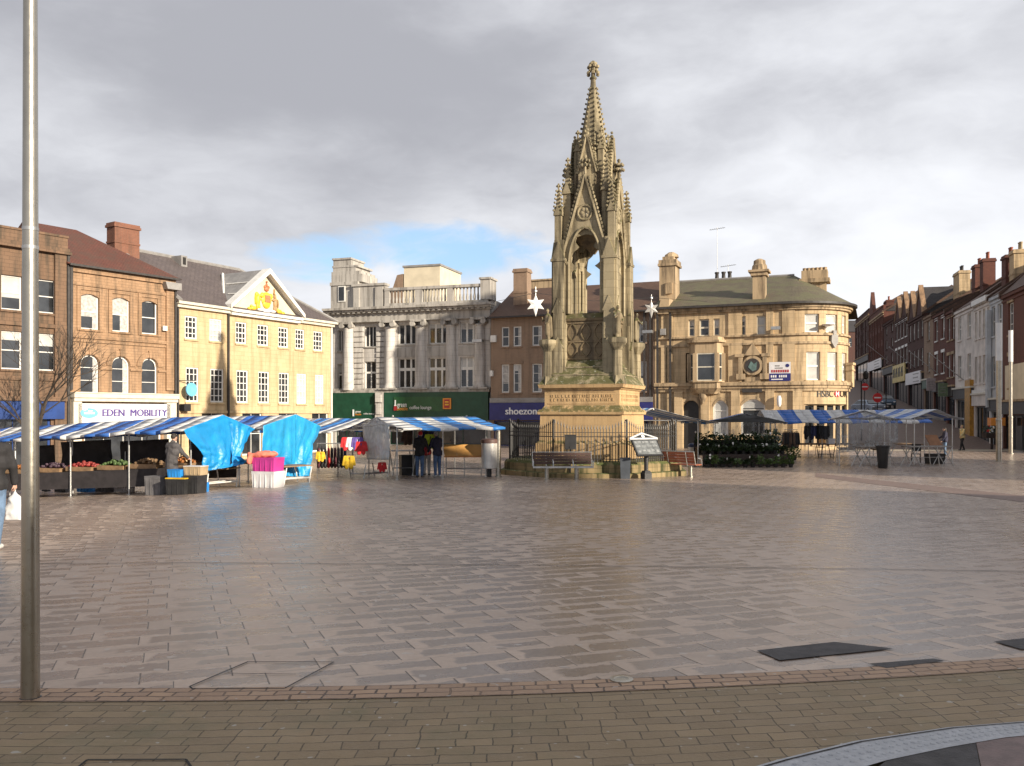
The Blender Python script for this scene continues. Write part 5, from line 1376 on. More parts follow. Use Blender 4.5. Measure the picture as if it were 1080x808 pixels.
def railing():
    t = thing('iron_railing', 'black spiked iron railing around the foot of the memorial', 'railing', (MX, MY, MZ+.60), ROT+R(15))
    r=3.58
    pts=[Vector((r*math.cos(PI/8+k*PI/4), r*math.sin(PI/8+k*PI/4),0)) for k in range(8)]
    for k in range(8):
        a,b=pts[k],pts[(k+1)%8]
        m=MB(); L=(b-a).length; d=(b-a)/L; n=24
        for z in (.14,.98): 
            m.tube(a+Vector((0,0,z)),b+Vector((0,0,z)),.022,n=4)
        m.tube(a+Vector((0,0,1.14)),b+Vector((0,0,1.14)),.015,n=4)
        for i in range(n):
            p=a+d*L*(i+.5)/n; u=abs((i+.5)/n-.5)*2
            top=1.27+.26*max(0,u-.55)/.45
            m.tube(p+Vector((0,0,0.02)),p+Vector((0,0,top)),.016,n=5,cap=False); m.tube(p+Vector((0,0,top)),p+Vector((0,0,top+.16)),.032,.002,n=5)
        m.build('railing_panel', m_iron, t)
        m=MB(); m.tube(a,a+Vector((0,0,1.56)),.026,n=8); m.ball(a+Vector((0,0,1.60)),.045); m.build('railing_post', m_iron, t)
    q=MB(); a,b=pts[4],pts[5]   # junction box behind the bench
    return t
railing()
# ------------------------------------------------------------------ people
SK = [plain('skin_a',(.52,.32,.24),.6,.1,8), plain('skin_b',(.46,.27,.2),.6,.1,8)]
m_hairb = plain('dark_hair',(.03,.022,.018),.7,.3,20); m_hairg = plain('grey_hair',(.35,.33,.31),.7,.3,20)
m_shoe = plain('dark_shoe',(.03,.028,.028),.5,.2,8); m_shoew = plain('white_trainer',(.6,.6,.58),.6,.15,8)
m_denim = plain('blue_denim',(.075,.13,.25),.85,.3,9); m_denim2 = plain('faded_denim',(.12,.19,.30),.85,.3,9); m_blackcl = plain('black_cloth',(.022,.021,.023),.85,.3,9)
m_navycl = plain('navy_cloth',(.028,.028,.055),.8,.3,9); m_greycl = plain('charcoal_cloth',(.075,.07,.072),.85,.3,9); m_redcl = plain('red_cloth',(.45,.04,.05),.8,.25,9); m_goldcl = plain('metallic_gold_jacket',(.55,.46,.24),.35,.35,9,metal=.5)
m_bag = plain('white_carrier_bag',(.72,.72,.72),.4,.15,6); m_eye = plain('eye',(.02,.015,.012),.2,.1,5)

def person(label, pos, H, heading, jacket, trousers, hair=m_hairb, shoe=m_shoe, stride=0.0, coat=False, armf=(0.1,0.1), bend=(.15,.15), hat=None, lean=0.0, skin=0, detail=False, bare_head=True, group=None, short_hair=True, grip=False):
    """a figure facing +y in its own frame, then turned to heading; H is the standing height"""
    t = thing('person', label, 'person', pos, heading, group)
    k = H/1.75
    V = lambda x,y,z: Vector((x*k, y*k, z*k))
    hipz=.92; sh=1.43
    st=stride
    hip=[V(-.09,0,hipz),V(.09,0,hipz)]
    knee=[V(-.095,.5*st+.03,.50),V(.095,-.28*st+.03,.50)]
    ank=[V(-.095,.85*st-.0,.09),V(.095,-.85*st,.09+.05*abs(st))]
    ch=V(0,.03+lean*.5,1.28); nk=V(0,.02+lean*.8,1.50); hd=V(0,.05+lean,1.635)
    S_=[V(-.175,.01+lean*.7,sh),V(.175,.01+lean*.7,sh)]
    el=[];wr=[]
    for i,s in enumerate((-1,1)):
        a=armf[i]; b=bend[i]
        e=S_[i]+V(s*.07,math.sin(a)*.28,-math.cos(a)*.28); wv=e+V(-s*.02,math.sin(a+b)*.25,-math.cos(a+b)*.25); el.append(e); wr.append(wv)
    def legs(m,x=0.0):
        for i in (0,1):
            m.capsule(hip[i],knee[i],.085*k+x,.058*k+x); m.capsule(knee[i],ank[i],.055*k+x,.040*k+x)
    def torso(m,x=0.0):
        m.capsule(V(-.07,0,hipz+.03),V(.07,0,hipz+.03),.105*k+x); m.capsule(V(0,0,.98),V(0,.01+lean*.3,1.15),.13*k+x,.135*k+x)
        m.capsule(V(-.09,.01+lean*.4,1.22),V(.09,.01+lean*.4,1.22),.115*k+x); m.capsule(V(-.11,.0+lean*.6,1.38),V(.11,.0+lean*.6,1.38),.095*k+x)
        m.capsule(V(0,.01,1.1),V(0,.02+lean*.6,1.36),.125*k+x,.12*k+x)
    def arms(m,x=0.0,full=True):
        for i in (0,1):
            m.capsule(S_[i],el[i],.052*k+x,.042*k+x); m.capsule(el[i],wr[i],.040*k+x,.029*k+x)
    b=MB(); legs(b); torso(b); arms(b)
    b.capsule(V(0,.01+lean*.7,1.42),hd-V(0,.02,.06),.056*k,.052*k)
    b.ball(hd,.074*k,.092*k,.112*k,14,9); b.capsule(hd+V(0,.05,-.075),hd+V(0,.03,-.06),.04*k,.05*k)
    b.tube(hd+V(0,.088,.02),hd+V(0,.112,-.022),.010*k,.017*k,6); b.ball(hd+V(0,.105,-.022),.017*k)
    for s in (-1,1): b.ball(hd+V(s*.076,-.005,-.005),.012*k,.024*k,.034*k)
    b.ball(hd+V(0,.082,-.062),.024*k,.014*k,.009*k)
    for i,s in enumerate((-1,1)):
        d=(wr[i]-el[i]).normalized(); side=V(-s*1,0,0).normalized(); fw=d.cross(side).normalized()
        pc=wr[i]+d*.055*k
        b.capsule(wr[i]+d*.01*k,pc+d*.025*k,.026*k,.030*k); b.ball(pc,.022*k,.040*k,.045*k)
        if detail:
            for f,(off,ln) in enumerate(((-.030,.062),(-.010,.072),(.011,.068),(.031,.052))):
                p0=pc+fw*off*k+d*.03*k; p1=p0+d*ln*.5*k+side*.004*k
                p2=p1+(d*.25+side*(.9 if grip and i==1 else .35)).normalized()*ln*.5*k
                b.capsule(p0,p1,.0095*k,.009*k,6); b.capsule(p1,p2,.009*k,.0075*k,6)
            p0=pc-fw*.032*k-d*.015*k; p1=p0-fw*.022*k+d*.028*k+side*.012*k; b.capsule(p0,p1,.011*k,.010*k,6); b.capsule(p1,p1+d*.026*k+side*.014*k,.010*k,.008*k,6)
        else: b.capsule(pc+d*.03*k,pc+d*.10*k,.026*k,.018*k)
    for i in (0,1): b.capsule(ank[i]-V(0,.02,.03),ank[i]+V(0,.15,-.055),.036*k,.03*k)
    me=remesh(b,.0062 if detail else .013); mesh_obj('body', me, SK[skin], t)
    m=MB(); legs(m,.016*k); m.capsule(V(-.07,0,hipz+.03),V(.07,0,hipz+.03),.118*k)
    mesh_obj('trousers', remesh(m,.014), trousers, t)
    m=MB(); torso(m,.03*k); arms(m,.02*k)
    if coat: m.capsule(V(-.06,0,.75),V(.06,0,.75),.15*k); m.capsule(V(0,0,.62),V(0,0,1.1),.17*k,.15*k)
    else: m.capsule(V(-.07,0,.92),V(.07,0,.92),.145*k)
    m.capsule(V(0,.0+lean*.7,1.46),V(0,.01+lean*.8,1.50),.085*k,.075*k)
    mesh_obj('coat' if coat else 'jacket', remesh(m,.014), jacket, t)
    m=MB(); m.ball(hd+V(0,-.018,.030),.084*k,.094*k,.098*k,14,8)
    if not short_hair: m.capsule(hd+V(0,-.05,.0),hd+V(0,-.07,-.17),.075*k,.07*k)
    if hat is None: mesh_obj('hair', remesh(m,.012), hair, t)
    else:
        mesh_obj('hat', remesh(m,.012), hat, t)
    for i in (0,1):
        q=MB(); q.capsule(ank[i]+V(0,-.03,-.045),ank[i]+V(0,.16,-.05),.042*k,.036*k); q.box(*(0,0,0,0,0,0)) if False else None
        mesh_obj('shoe', remesh(q,.011), shoe, t)
    for s in (-1,1):
        q=MB(); q.ball(hd+V(s*.031,.083,.012),.011*k,.008*k,.008*k,8,5); q.build('eye', m_eye, t, smooth=True)
    return t, (wr, k)

def wpos(t, v):
    return Matrix.Translation(t.location) @ Matrix.Rotation(t.rotation_euler.z, 4, 'Z') @ v

# ------------------------------------------------------------------ small kit used by several things
def put_box(name, label, cat, pos, rz, sx, sy, sz, mat, group=None, lidmat=None, open_top=False, wallt=.02):
    """plastic crate or box: tapered body with rim, ribs and optional lid"""
    t = thing(name, label, cat, pos, rz, group)
    m = MB(); m.frustum(0,0,0.0,sz*.93,sx*.46,sy*.46,sx*.49,sy*.49); m.box(-sx*.5,sx*.5,-sy*.5,sy*.5,sz*.86,sz*.9); 
    for i in range(4):
        x=-sx*.36+sx*.24*i; m.box(x-.012,x+.012,-sy*.5,sy*.5,.02,sz*.86)
    m.build('crate_body', mat, t)
    m = MB(); m.box(-sx*.5,sx*.5,-sy*.5,sy*.5,sz*.935,sz); m.build('lid', lidmat or mat, t)
    return t
# ------------------------------------------------------------------ market stalls
BL, WH = (.035,.15,.52), (.74,.74,.73)
m_str_a = stripes('wide_blue_white_stripes', BL, WH, 1.9, .5)
m_str_b = stripes('blue_white_stripes', (.04,.24,.66), WH, 1.5, .5)
m_str_c = stripes('broad_blue_white_stripes', (.035,.17,.60), WH, 1.86, .5)
m_str_d = stripes('mostly_blue_stripes', (.045,.19,.60), (.66,.70,.75), 1.2, .6)
m_str_e = stripes('pale_blue_white_stripes', (.10,.28,.55), WH, .8, .45)
m_clear = clear_sheet('clear_plastic_sheet',(.42,.43,.44),.26)
m_clear2 = clear_sheet('cloudy_plastic_sheet', (.52,.50,.48), .82)
m_board = plain('stall_board', (.24,.15,.08), .75, .3, 4)
m_cloth = plain('dark_counter_cloth', (.035,.03,.032), .9, .3, 4)
m_orange_b = plain('orange_display_board', (.62,.33,.10), .6, .15, 3)

def stall(label, G, gd, rd, Lr, w, zR, zE, mat, legs_in=.35, bays=2, tilt=0.0, table=True, valance=.10, sag=.06, group='striped market stalls', front_over=0.0, wb=None, leg_w=.72, clothm=None, counter_h=.78):
    """gabled canopy on a tube frame. G: foot point under the near gable's peak, gd: unit vector along the gable, rd: unit vector along the ridge"""
    gx, gy = gd; rx, ry = rd
    t = thing('market_stall', label, 'market stall', (G[0], G[1], 0), 0, group)
    Q0 = lambda u, v, z: (u*rx + v*gx, u*ry + v*gy, z)
    Q = lambda u, v, z: (u*rx + v*gx, u*ry + v*gy, z - tilt*u)
    wb = wb or w
    m = MB(); n = max(3, int(Lr/.55)); sl = math.hypot(w, zR-zE)
    kk = 5
    def prof(u, s, f):   # f 0 ridge .. 1 eave
        ww = w if s > 0 else wb
        z = zR + (zE-zR)*f - sag*math.sin(PI*f)*(.6+.4*math.sin(u*5.1+s)) - .03*abs(math.sin(PI*u/Lr*bays))*f*0
        z += .012*math.sin(u*9+f*7) - tilt*u
        return Q0(u, s*ww*f, z)
    for s in (1, -1):
        for i in range(n):
            u0, u1 = Lr*i/n, Lr*(i+1)/n
            for j in range(kk):
                f0, f1 = j/kk, (j+1)/kk
                m.face([prof(u0,s,f0),prof(u1,s,f0),prof(u1,s,f1),prof(u0,s,f1)],[(u0,f0*sl),(u1,f0*sl),(u1,f1*sl),(u0,f1*sl)])
            if valance:
                a,b = prof(u0,s,1), prof(u1,s,1)
                va = valance*(.75+.35*math.sin(u0*7.3)); vb = valance*(.75+.35*math.sin(u1*7.3))
                m.face([a,b,(b[0],b[1],b[2]-vb),(a[0],a[1],a[2]-va)],[(u0,sl),(u1,sl),(u1,sl+.1),(u0,sl+.1)])
    c = m.build('canopy', mat, t, smooth=True)
    so = c.modifiers.new('thick','SOLIDIFY'); so.thickness = .006
    fr = MB()
    fr.tube(Q(.05,0,zR-.06),Q(Lr-.05,0,zR-.06),.022,n=5)
    lw = w*leg_w; lwb = wb*leg_w
    zl = zR + (zE-zR)*leg_w - .10
    us = [.25 + (Lr-.5)*i/bays for i in range(bays+1)]
    for s, q in ((1,lw),(-1,-lwb)):
        fr.tube(Q(.05,q,zl),Q(Lr-.05,q,zl),.02,n=5)
    for u in us:
        fr.tube(Q(u,lw,zl),Q(u,0,zR-.06),.018,n=5); fr.tube(Q(u,-lwb,zl),Q(u,0,zR-.06),.018,n=5); fr.tube(Q(u,-lwb,zl),Q(u,lw,zl),.018,n=5)
        fr.tube(Q(u,lw,zl),Q(u,w*.97,zE-.02),.014,n=5); fr.tube(Q(u,-lwb,zl),Q(u,-wb*.97,zE-.02),.014,n=5)
    fr.build('frame', m_steel, t)
    feet = []
    for u in us:
        for q in (lw, -lwb):
            p = Q(u,q,0); g = gz(G[0]+p[0], G[1]+p[1]); l = MB(); l.tube((p[0],p[1],g),(p[0],p[1],zl-tilt*u),.025,n=6); l.box(p[0]-.05,p[0]+.05,p[1]-.05,p[1]+.05,g,g+.015); l.build('leg', m_steel, t)
    if table:
        p = Q(Lr/2,0,0); g = tilt*Lr/2+gz(G[0]+p[0], G[1]+p[1])
        b = MB()
        for s,q in ((1,lw),(-1,-lwb)):
            I=[b._a(Q(u_,q*f_,g+counter_h+dz)) for dz in (-.04,0) for u_,f_ in ((.25,.98),(Lr-.25,.98),(Lr-.25,.35),(.25,.35))]
            for tt in ((0,1,5,4),(1,2,6,5),(2,3,7,6),(3,0,4,7),(4,5,6,7),(3,2,1,0)): b.idx([I[k] for k in tt])
        b.build('counter', m_board, t)
        if clothm:
            b = MB(); 
            for i in range(10):
                u0,u1=.25+(Lr-.5)*i/10,.25+(Lr-.5)*(i+1)/10; d0=.03*math.sin(i*2.3); d1=.03*math.sin((i+1)*2.3)
                b.face([Q(u0,lw*.985,g+counter_h+.004),Q(u1,lw*.985,g+counter_h+.004),Q(u1,lw*.985+d1,g+.25),Q(u0,lw*.985+d0,g+.25)])
            b.build('counter_cloth', clothm, t)
    t['w'] = lw
    return t, Q

def sheet(parent, name, mat, rows, nrm, wrinkle=.05, seed=1, nx=14, thick=.004, label=None, loc=(0,0,0)):
    """hanging sheet through rows of (left point, right point); wrinkles push it along nrm"""
    rnd = random.Random(seed); ph=[rnd.uniform(0,6) for _ in range(8)]
    m = MB(); g=[]
    # refine rows
    R_=[]
    for (a,b),(c,d) in zip(rows, rows[1:]):
        for k in range(8): R_.append((Vector(a).lerp(Vector(c),k/8),Vector(b).lerp(Vector(d),k/8)))
    R_.append((Vector(rows[-1][0]),Vector(rows[-1][1])))
    n_=Vector(nrm)
    for j,(a,b) in enumerate(R_):
        row=[]
        for i in range(nx+1):
            u=i/nx; v=j/(len(R_)-1)
            wv=math.sin(u*13+ph[0]+2.2*math.sin(v*3+ph[1]))*.5+math.sin(u*23+v*5+ph[2])*.28+math.sin(v*11+u*6+ph[3])*.35*(v)+math.sin(u*4-v*6+ph[4])*.5
            p=a.lerp(b,u); rid=lambda q: 1-2*abs(noise.noise(q)); wv+= .55*rid(Vector((u*5+seed,v*2.2-u*1.5,seed)))+.45*rid(Vector((u*3-v*4,v*5+seed,2.0)))+.25*rid(Vector((u*11,v*9,seed*1.7)))
            p=p+n_*wrinkle*wv*min(1,.25+v*1.5)
            row.append(m._a(p))
        g.append(row)
    for j in range(len(g)-1):
        for i in range(nx): m.idx((g[j][i],g[j][i+1],g[j+1][i+1],g[j+1][i]))
    o=m.build(name, mat, parent, smooth=True, flip=True)
    s=o.modifiers.new('thick','SOLIDIFY'); s.thickness=thick
    if label: o['label']=label
    return o
m_tarp = plain('bright_blue_tarpaulin', (.012,.26,.60), .38, .18, 2.5, spec=.55, bump=.5, dist=.03)
m_tarp2 = plain('sky_blue_tarpaulin', (.02,.31,.62), .38, .2, 2.5, spec=.55, bump=.5, dist=.03)

def unit(x,y): l=math.hypot(x,y); return (x/l,y/l)
gL = (.33,.944); rL = (-.944,.33)       # left rows: gable line / ridge line going left
def PW(px,D): return ((px-CX)/FO*D, D)

# first stall on the left with a blue tarpaulin over its gable
G1 = PW(235, 27.0)
s1, Q1 = stall('long blue and white stall of produce on the left in front of the mobility shop', G1, (-gL[0],-gL[1]), rL, 9.6, 1.6, 1.54, 1.12, m_str_a, bays=4, clothm=m_cloth, tilt=.052)
G1b = (G1[0]+rL[0]*9.7, G1[1]+rL[1]*9.7)
stall('far left blue and white stall reaching out of the picture', G1b, (-gL[0],-gL[1]), rL, 6.0, 1.6, 1.03, .61, m_str_a, bays=2, clothm=m_cloth)
G2 = PW(312, 30.0)
s2, Q2 = stall('blue and white stall with its gable closed by a sky blue sheet', G2, (-gL[0],-gL[1]), rL, 5.5, 1.6, 1.54, 1.12, m_str_a, bays=2, tilt=.03)
G3 = PW(389, 35.0)
s3, Q3 = stall('blue and white clothing stall behind the racks of shirts', G3, unit(-.62,-.78), unit(-.78,.62), 5.0, 1.9, 1.38, .88, m_str_b, bays=2, table=False)
G4 = PW(397, 32.4)
s4, Q4 = stall('blue and white stall with a cloudy plastic gable where three shoppers stand', G4, unit(.57,-.82), unit(.82,.57), 4.3, 2.1, 1.45, 1.05, m_str_b, bays=2, table=False, leg_w=.55)
gR = (.934,.358); rR = (-.358,.934)
G5 = PW(690, 40.5)
s5, Q5 = stall('blue and white stall beside the memorial with a small bin in front', G5, unit(1,.05), unit(-.3,.95), 3.6, 3.0, 1.84, 1.18, m_str_e, bays=1, wb=1.6, table=False)
G6 = PW(786, 43.0)
s6, Q6 = stall('clear sided flower stall with a striped roof edge', G6, (.97,-.2), (.2,.97), 3.6, 2.0, 1.60, 1.15, m_str_d, bays=1, table=False)
G7 = PW(802, 50.0)
s7, Q7 = stall('long stall with broad blue and white bands in front of the bank', G7, unit(.02,-1), unit(1,.02), 9.1, 1.5, 1.80, 1.12, m_str_c, bays=3)
G8 = PW(912, 41.5)
s8, Q8 = stall('pale roofed stall wrapped in clear plastic behind the black tub', G8, (.95,-.31), (.31,.95), 3.2, 1.55, 1.74, 1.32, stripes('white_blue_edge', (.35,.45,.6), WH, 2.2, .3), bays=1)
G9 = PW(988, 42.5)
s9, Q9 = stall('open sided blue stall at the right end of the market', G9, gR, rR, 3.4, 1.75, 1.80, 1.35, m_str_d, bays=1, table=False, wb=1.6)

# tarpaulins and plastic
def gable_sheet(st, G, gd, rows, name, mat, wr, seed, off=.04, **kw):
    """rows of pixel pairs on the gable plane of a stall"""
    gdl = Vector((gd[0], gd[1], 0)); nr = Vector((gd[1], -gd[0], 0))
    if nr.y > 0: nr = -nr
    out=[]
    for (xa,ya),(xb,yb) in rows:
        q=[]
        for x,y in ((xa,ya),(xb,yb)):
            o=Vector((G[0],G[1],0))+nr*off
            s,z=on_plane((o.x,o.y),(gdl.x,gdl.y),x,y)
            p=o+gdl*s; q.append((p.x-G[0],p.y-G[1],z))
        out.append(q)
    return sheet(st, name, mat, out, nr, wr, seed, **kw)
def tarp_thing(label, st, G, gd, rows, mat, seed, cat='tarpaulin'):
    gable_sheet(st, G, gd, rows, 'tarpaulin', mat, .07, seed, nx=40, label=label)
# peak split so that the top edge follows the two rakes: two sheets meeting on the ridge line
tarp_thing('bright blue tarpaulin tied over the gable', s1, G1, gL, [((193,453.5),(235,437.5)),((197,462),(240,444)),((209,474),(243,462)),((214,482),(243,478)),((212,490),(241,489)),((212,498),(236,493))], m_tarp, 3)
tarp_thing('bright blue tarpaulin tied over the gable', s1, G1, gL, [((235,437.5),(269,452.5)),((239.8,444),(263,457)),((242.8,462),(257,470)),((242.8,478),(250,482)),((240.8,489),(259,487)),((235.8,493),(255,490))], m_tarp, 4)
tarp_thing('sky blue sheet tied over the gable', s2, G2, gL, [((277,449),(312,437)),((276,462),(311,450)),((275,475),(310,468)),((275,484),(309,482)),((291,489),(309,490)),((298,495),(310,496)),((298.5,502),(311,503))], m_tarp2, 8)
tarp_thing('sky blue sheet tied over the gable', s2, G2, gL, [((312,437),(339,450)),((310.8,450),(335,460)),((309.8,468),(328,468)),((308.8,482),(326.5,478)),((308.8,490),(326,488)),((309.8,496),(325.5,496)),((310.8,503),(325.5,502))], m_tarp2, 9)
gable_sheet(s4, G4, unit(.57,-.82), [((382,449),(411,447)),((384,460),(411,458)),((386,472),(411,470)),((387,484.5),(411,485))], 'plastic_sheet', m_clear2, .035, 5)
gable_sheet(s4, G4, unit(.57,-.82), [((374,450.5),(418,449)),((386,447),(408,446)),((396,441.5),(398,441.5))], 'gable_sheet', m_clear2, .02, 6)
gable_sheet(s6, G6, (.97,-.2), [((741,445),(833,446)),((760,442),(812,441)),((784,437),(788,437))], 'gable_sheet', plain('dark_netting',(.06,.065,.07),.6,.3,4), .02, 11)
gable_sheet(s6, G6, (.97,-.2), [((742,446),(828,446)),((742,458),(826,458)),((742,470),(825,470))], 'plastic_sheet', clear_sheet('thin_clear_sheet',(.22,.22,.23),.13), .03, 12)
gable_sheet(s8, G8, (.95,-.31), [((882,442.5),(947,442)),((882,452),(947,452)),((883,465),(947,465)),((884,478),(946,470))], 'plastic_sheet', m_clear, .07, 13)
gable_sheet(s8, G8, (.95,-.31), [((884,441.5),(946,442)),((898,437.5),(930,437)),((911,434),(913,434))], 'gable_sheet', m_clear, .03, 14)

# dark sheets added behind the long produce stall to darken its inside
m_back=plain('darkening_backing',(.04,.036,.036),.85,.4,3)
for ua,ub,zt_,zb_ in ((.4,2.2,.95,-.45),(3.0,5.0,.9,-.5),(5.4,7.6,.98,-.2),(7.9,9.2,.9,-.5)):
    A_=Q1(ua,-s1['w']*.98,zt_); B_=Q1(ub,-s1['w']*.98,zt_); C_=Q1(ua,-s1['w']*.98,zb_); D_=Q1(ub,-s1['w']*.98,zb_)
    sheet(s1,'darkening_sheet',m_back,[(A_,B_),(C_,D_)],(gL[0],gL[1],0),.05,int(ua*10),nx=12)
# trestle frames under the two tarpaulins
def trestle(label, pL, pR, dz, group=None, top=True, mat=m_white, depth=.7, topmat=None, dirv=None):
    a, b = Vector(pL), Vector(pR); d = (b-a); L = d.length; ang = math.atan2(d.y, d.x)
    t = thing('trestle_table', label, 'trestle table', a, ang, group)
    h = dz
    if top:
        m = MB(); m.box(-.06,L+.06,-.06,depth+.06,h-.035,h); m.build('tabletop', topmat or m_board, t)
    for x in (.03, L-.03):
        m = MB(); m.tube((x-.05,0,0),(x+.1,0.05,h-.04),.022,n=6); m.tube((x+.05,depth,0),(x-.1,depth-.05,h-.04),.022,n=6); m.tube((x,0.01,h*.3),(x,depth-.01,h*.3),.018,n=5); m.build('leg_frame', mat, t)
    m = MB(); m.tube((0,.02,h*.3),(L,.02,h*.3),.018,n=5); m.tube((0,depth/2,h*.3),(L,depth/2,h*.3),.018,n=5); m.build('stretcher', mat, t)
    return t
trestle('white legged trestle standing under the bright blue tarpaulin', gp(218,517), gp(251,513.5), .62, depth=.8)
trestle('white legged trestle standing under the sky blue sheet', gp(300,511.5), gp(328,510), .60, depth=.7)

# things round the left stalls
m_pinkp = plain('magenta_plastic', (.50,.045,.26), .45, .15, 4); m_whitep = plain('white_plastic', (.68,.66,.66), .45, .12, 4); m_blackp = plain('black_plastic', (.025,.025,.026), .5, .3, 4)
m_bluep = plain('blue_plastic', (.02,.22,.60), .45, .2, 4); m_greyp = plain('grey_plastic', (.14,.135,.14), .6, .3, 4); m_yellowp = plain('yellow_plastic', (.68,.42,.02), .5, .2, 4)
m_salmon = plain('salmon_cloth', (.70,.20,.13), .85, .3, 7)
p = gp(283, 514)
a_ = put_box('storage_box','white plastic box under the magenta one by the sky blue sheet','storage box',p,R(-18),.80,.62,.50,m_whitep)
b_ = put_box('storage_box','magenta plastic box standing on a white box by the sky blue sheet','storage box',p+Vector((0,0,.502)),R(-18),.78,.60,.42,m_pinkp)
m = MB(); n=18
for j in range(6):
    for i in range(n): pass
m.ball((0,0,.05),.36,.26,.11,16,8); m.ball((-.2,-.1,.03),.2,.16,.10,10,6); m.ball((-.42,-.14,-.08),.09,.14,.2,10,6); m.ball((.18,.08,.05),.2,.18,.1,10,6)
for v in m.v: v += Vector((.03*math.sin(v.y*19+v.z*23), .03*math.sin(v.x*17), .02*math.sin(v.x*21+v.y*13)))
me = remesh(m, .02); o = bpy.data.objects.new('folded_cloth', me); me.materials.append(m_salmon); COL.objects.link(o); o.location = p+Vector((-.1,.0,.965)); tag(o,'salmon pink cloth heaped on the magenta storage box','cloth')
put_box('crate','grey crate beside the shopper in the charcoal coat under the left stall','crate',gp(165,522),R(-15),.52,.4,.55,m_greyp)
put_box('crate','large black crate with yellow lid under the first blue tarpaulin stall','crate',gp(190,521.5),R(-14),.62,.5,.48,m_blackp,lidmat=m_yellowp)
put_box('crate','second black crate next to the one with yellow lid','crate',gp(206,520.5),R(-14),.45,.5,.52,m_blackp)
put_box('crate','small bright blue tub on the paving at the trestle foot','crate',gp(213.5,519),R(-14),.26,.3,.28,m_bluep)
q=gp(190,521.5); put_box('crate','blue crate standing on the black crate with yellow lid','crate',q+Vector((-.12,.1,.482)),R(-14),.42,.34,.22,m_bluep)
q=gp(206,520.5); b=put_box('crate','cardboard coloured tray of jars on the second black crate','crate',q+Vector((.0,.05,.522)),R(-14),.55,.4,.26,plain('cardboard',(.40,.30,.18),.8,.2,4),lidmat=m_whitep)
for i,(x,mm,lb) in enumerate(((60,m_greyp,'grey tub far left under the produce counter'),(84,m_bluep,'dull blue tub under the produce counter'),(104,m_greyp,'grey tub in the middle under the produce counter'),(124,m_whitep,'pale tub under the produce counter'))):
    g_=gp(x,520); put_box('crate',lb,'crate',g_+Vector((0,.5,0)),R(-18),.55,.4,.4,mm)
# produce heaps on the counter
m_prod=[plain('carrot_orange',(.36,.13,.03),.6,.3,8),plain('potato_brown',(.24,.15,.08),.8,.3,8),plain('cabbage_green',(.08,.14,.04),.6,.3,8),plain('apple_red',(.30,.035,.03),.4,.3,8),plain('plum_dark',(.06,.03,.05),.5,.3,8)]
names=[('orange','orange carrots'),('brown','brown potatoes'),('green','green cabbages'),('red','red apples'),('dark','dark plums')]
for i in range(7):
    u=.8+i*1.25; w_=s1['w']; pq=Q1(u, w_*.7, 0); X_,Y_=G1[0]+pq[0],G1[1]+pq[1]
    gg=gz(*(lambda p_:(G1[0]+p_[0],G1[1]+p_[1]))(Q1(4.8,0,0)))+.785+.052*(4.8-u)
    t=thing('produce_tray',['tray heaped with orange carrots near the blue tarpaulin','tray of brown potatoes next to the orange carrots','tray of green cabbages on the striped produce stall','tray of red apples on the striped produce stall','tray of dark plums beside the red apples','second tray of orange carrots further along the counter','second tray of brown potatoes at the far end of the counter'][i],'produce tray',(X_,Y_,gg),math.atan2(rL[1],rL[0]),'trays of produce on the long stall')
    m=MB(); m.box(-.5,.5,-.3,.3,0,.03); m.box(-.5,.5,-.3,-.27,.03,.14); m.box(-.5,.5,.27,.3,.03,.14); m.box(-.5,-.47,-.27,.27,.03,.14); m.box(.47,.5,-.27,.27,.03,.14); m.build('tray', m_board, t)
    m=MB()
    for k in range(46):
        x,y=random.uniform(-.43,.43),random.uniform(-.24,.24); m.ball((x,y,.09+.16*(1-(x/.5)**2)*(1-(y/.3)**2)+random.uniform(0,.04)),.055,.055,.05,6,4)
    pr=m.build('produce', m_prod[i%5], t, smooth=True); pr['kind']='stuff'

# hanging garments -------------------------------------------------------------
def garment(kind=0):
    m=MB()
    if kind==0:   # jacket or top on a hanger, seen side on
        m.capsule((0,-.17,1.0),(0,.17,1.0),.035,.035,8); m.capsule((0,-.15,.98),(0,-.13,.35),.05,.06,8); m.capsule((0,.15,.98),(0,.13,.35),.05,.06,8); m.capsule((0,0,.95),(0,0,.32),.06,.075,8)
        m.capsule((0,-.2,.97),(.02,-.24,.5),.05,.045,8); m.capsule((0,.2,.97),(.02,.24,.5),.05,.045,8)
        for v in m.v: v.x*=.9
    else:         # shirt facing out
        m.capsule((-.16,0,1.0),(.16,0,1.0),.045,.045,8); m.capsule((-.1,0,.95),(-.1,0,.5),.09,.1,8); m.capsule((.1,0,.95),(.1,0,.5),.09,.1,8); m.capsule((-.2,0,.98),(-.265,0,.62),.06,.06,8); m.capsule((.2,0,.98),(.265,0,.62),.06,.06,8)
        for v in m.v: v.y*=.6
    return remesh(m,.022)
gm=[garment(0),garment(1)]
gmat={k:plain('cloth_'+k,c,.85,.3,7) for k,c in dict(maroon=(.10,.025,.035),black=(.02,.02,.022),charcoal=(.06,.06,.065),red=(.62,.03,.035),white=(.7,.7,.7),yellow=(.75,.48,.03),purple=(.12,.08,.3),brown=(.10,.06,.04),navy=(.03,.035,.09),hivis=(.60,.75,.05)).items()}
